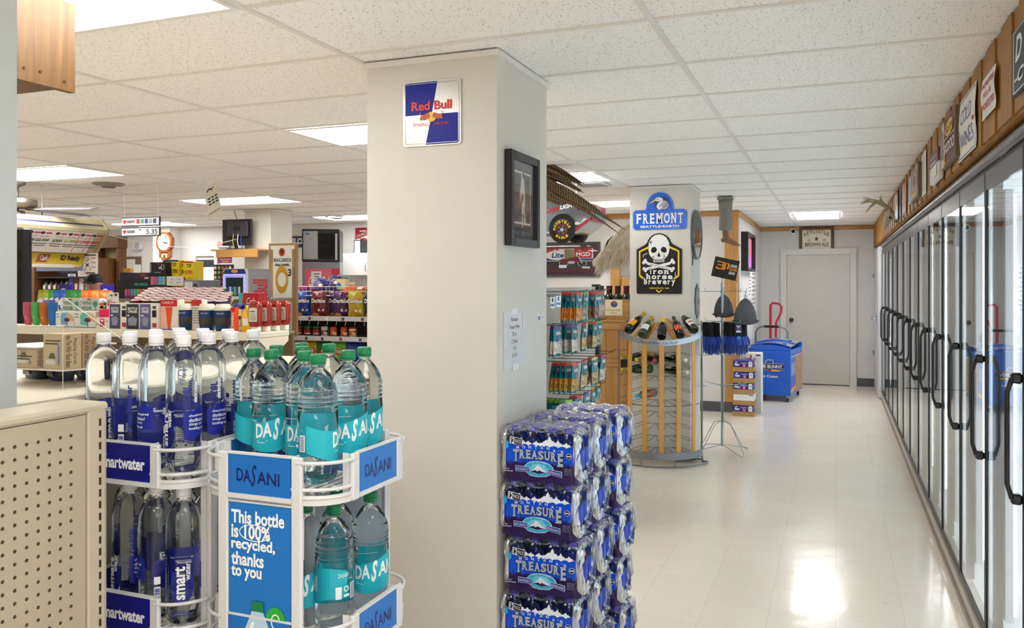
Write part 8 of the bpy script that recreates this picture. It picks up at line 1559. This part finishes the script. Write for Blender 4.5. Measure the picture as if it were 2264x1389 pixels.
    m.art([('R', -.3+.26*(k % 3), .1-.09*(k//3), -.12+.26*(k % 3), .15-.09*(k//3), INK, {'same': 1}) for k in range(9)]+[('E', -.36+.14*k, -.32, .05, .018, INK, 8, {'same': 1}) for k in range(6)]+[('L', [(-.3, .36), (-.1, .42), (.1, .36), (.2, .42)], .05, INK)], P); m.tube([P(-.4, .5, 0), P(-.4, .5, 0)+Vector((0, 0, CEIL-.013-P(-.4, .5, 0).z))], .001, wh, 4); tag(m.build('hanging_paper'), 'curled cream paper sheet hanging from the ceiling', 'notice')
    # wooden shelf with the monitor
    Ys = 8.05; a, b = at(466, 552, Y=Ys), at(600, 568, Y=Ys); m = MB(); m.box(a.x, Ys, a.z-.02, -6.38, 8.295, a.z, M_PINEX); m.box(at(480, 560, Y=Ys).x, Ys-.02, b.z, -6.38, Ys-.0005, a.z-.001, M_PINEX); tag(m.build('wooden_shelf'), 'pine shelf fixed to the slim pillar under the monitor', 'shelf')
    x0, x1 = at(476, 500, Y=Ys).x, at(541, 500, Y=Ys).x; zt = at(500, 484, Y=Ys).z; t = thing('monitor', 'black monitor seen from behind on the pine shelf', 'monitor', ((x0+x1)/2, Ys+.1, a.z+.001)); w = (x1-x0)/2; h = zt-a.z; dk = mat('262428', .4)
    MB().box(-w, .02, .05, w, .05, h, dk, .006).box(-w+.1, -.02, h*.42, w-.03, .0195, h-.03, mat('363438', .45), .006).art([('R', -.02, h*.62, .09, h*.76, mat('1c1a1e', .4)), ('T', 'Monitor', -.04, h*.86, .10, h*.9, mat('1c1a1e', .4))][:1], plane_fn((0, -.0205, 0), (1, 0, 0), (0, 0, 1))).build('display', t); MB().box(-.1, -.05, 0, .1, .1, .012, dk).box(-.03, .0, .0121, .03, .0195, .16, dk).build('stand', t)
    q = MB(); [q.tube([(x, -.01, .20), (x+.02, -.05, .10), (x+.05, -.06, .012)], .006, mat(c, .5), 6) for x, c in ((-.08, '1c1c1e'), (-.02, 'b8a83a'), (.05, 'd0d0cc'), (.1, '24408c'))]; q.tube([(.0, .03, h), (.0, .0, h+.06), (-.02, .0, h+.1)], .004, BLACK); q.build('cable', t)
    flat('exit_sign', 'lit exit sign showing below the monitor', 'sign', 482, 527, 508, 546, Y=YB_, th=.05, m=mat('d8e0dc', .4), art=[('T', 'EXIT', -.36, -.3, .36, .3, mat((1, .05, .08), .4, emit=1.2), dict(bold=.05))]) if False else flat('exit_sign', 'lit exit sign showing below the monitor', 'sign', 482, 532, 510, 547, Y=YB_, th=.05, m=mat('d8e0dc', .4), art=[('T', 'EXIT', -.36, -.34, .36, .3, mat((1, .05, .08), .4, emit=1.2), dict(bold=.05))])
    flat('tobacco_sign', 'dark blue cigarette sign on the back wall behind the ice machine', 'sign', 630, 523, 700, 546, Y=YB_, th=.02, m=mat('2c3050', .5), art=[('T', 'FINE CIGARS', -.48, -.2, .95, .3, wh, dict(bold=.02))][:0]+[('T', 'VE CIG', -.32, -.22, .2, .3, wh, dict(bold=.03))])
    # ice machine on the drink dispenser
    Y = 9.3; xa, xb = at(667, 560, Y=Y).x, at(750, 560, Y=Y).x; z1, z0 = at(700, 505, Y=Y).z, at(700, 578, Y=Y).z; st = mat('8f8d8c', .35, .7); t = thing('drink_dispenser', 'red cola drink dispenser under the ice machine', 'drink dispenser', (xa, Y, 0), .5); W = .50; zr = at(700, 594, Y=Y).z; rd = mat('b8283c', .4); pk = mat('d05a74', .4)
    MB().box(.0, .05, 1.0, W, .6, z0-.001, mat('8a8890', .4, .4), .005).build('cabinet', t); MB().box(.04, .0, 1.05, W*.78, .0495, zr, pk).box(W*.78+.003, .0, 1.05, W, .0495, zr, rd).art([('T', 'Coca-Cola', .09, zr-.24, W*.76, zr-.1, wh, dict(shear=.35, bold=.03)), ('T', 'C', W*.88, zr-.26, W+.0, zr-.08, wh, dict(shear=.35, bold=.03)), ('R', W*.25, zr-.2, W*.52, zr-.035, mat('e0dcd8', .5)), ('R', W*.31, zr-.075, W*.47, zr-.065, INK), ('R', W*.33, zr-.11, W*.45, zr-.1, INK), ('R', W*.33, zr-.14, W*.45, zr-.13, INK)], plane_fn((0, -.0005, 0), (1, 0, 0), (0, 0, 1))).build('front_panel', t); MB().box(-.02, 0, 0, W+.02, .65, .999, mat('a89c90', .5)).build('base_cabinet', t)
    t = thing('ice_machine', 'steel and black ice machine on top of the drink dispenser', 'ice machine', (xa, Y+.0, z0), .5); H = z1-z0; MB().box(0, .02, 0, W, .58, H, mat('222024', .4), .008).build('body', t); MB().box(.02, 0, .03, W*.42, .0195, H-.03, st).art([('R', .05, H-.08, .1, H-.055, mat('2a7ac8', .4))], plane_fn((0, -.0005, 0), (1, 0, 0), (0, 0, 1))).build('steel_door', t); g = MB()
    for k in range(18): z = .06+(H-.12)*k/17; g.tube([(W*.44, .0, z), (W*.6, -.015-.0, z-.012), (W*.72, -.015, z-.012), (W*.86, .0, z)], .007, mat('141216', .35), 5)
    g.build('grille', t); MB().box(W*.88, .0, .02, W*.93, .0195, H-.06, mat('b8b8bc', .4)).build('label_strip', t)
    t = flat('wall_cabinet', 'white wall cabinet cut off by the broad pillar', 'cabinet', 769, 562, 850, 609, Y=YB_-.001, th=.32, m=mat('ebe9e6', .4)); p = MB(); q = at(809, 590, Y=YB_-.33); p.tube([(q.x, q.y+.007, q.z-.06), (q.x, q.y-.02, q.z-.05), (q.x, q.y-.02, q.z+.05), (q.x, q.y+.007, q.z+.06)], .006, STEEL, 6); h = p.build('handle'); h.parent = t
    zc = at(790, 562, Y=YB_-.32).z; x0, x1 = at(782, 550, Y=YB_-.2).x, at(800, 550, Y=YB_-.2).x; m = MB(); m.box(x0, YB_-.2, zc+.001, x1, YB_-.05, zc+.21, mat('28282c', .4), .004); m.art([('R', -.4, -.42, .3, .44, mat('b8bcc0', .4)), ('R', -.3, -.3, .2, .3, mat('d0d4d6', .4))], plane_fn(((x0+x1)/2, YB_-.2005, zc+.105), (x1-x0, 0, 0), (0, 0, .21))); tag(m.build('radio'), 'small black and silver radio on top of the white wall cabinet', 'radio')
    flat('cigarillo_sign', 'red and white cigarillo sign on the back wall by the broad pillar', 'sign', 786, 504, 835, 547, Y=YB_, th=.008, m=mat('d8d4d0', .4), art=[('P', [(-.5, .5), (.5, .5), (.5, .3), (-.5, -.1)], mat('8e1c24', .4)), ('T', 'CIGARILLOS', -.44, .0, .12, .14, wh, dict(slope=.2)), ('R', -.3, .3, .0, .36, wh), ('E', -.12, -.22, .2, .2, mat('a82430', .4), 16), ('L', [(-.3, .0), (-.05, -.25)], .03, INK)])
    # ceiling diffusers, sagging cable
    for x, y, r in ((at(240, 406, z=CEIL).x, at(240, 406, z=CEIL).y, .14), (at(745, 478, z=CEIL).x, at(745, 478, z=CEIL).y, .16)):
        m = MB()
        for k in range(5): q = r*(1-.19*k); m.lathe([(q, -.002-.006*k), (q-.016, -.008-.006*k), (q-.024, -.004-.006*k)], mat('b4aa9c' if k % 2 == 0 else '7c746a', .5), 28, (x, y, CEIL-.006), cap=False)
        m.lathe([(.0, -.03), (.05, -.034), (.06, -.028)], mat('8c8478', .5), 16, (x, y, CEIL-.006)); tag(m.build('ceiling_vent'), 'round ceiling air diffuser %s' % ('near the ceiling fan' if x < -5.5 and y < 7 else 'above the ice machine'), 'vent', 'round ceiling diffusers')
    p = at(1308, 406, z=CEIL); m = MB(); m.box(p.x-.15, p.y-.15, CEIL-.016, p.x+.15, p.y+.15, CEIL-.007, mat('d8d6d2', .5)); m.art([('R', -.12, -.12+.04*k, .12, -.10+.04*k, mat('6e6a68', .6), {'same': 1}) for k in range(7)], lambda x, y, l: Vector((p.x+x, p.y+y, CEIL-.0165))); tag(m.build('ceiling_vent'), 'square louvred ceiling vent beside the pheasant tail', 'vent')
    a, b = at(241, 520, Y=5.8), at(540, 524, Y=8.3); m = MB(); m.tube([a.lerp(b, i/16)-Vector((0, 0, .12*math.sin(PI*i/16))) for i in range(17)], .004, mat('c8c4b8', .5), 5); tag(m.build('cable'), 'thin pale cable sagging from the canopy to the slim pillar', 'cable')
back_fittings()
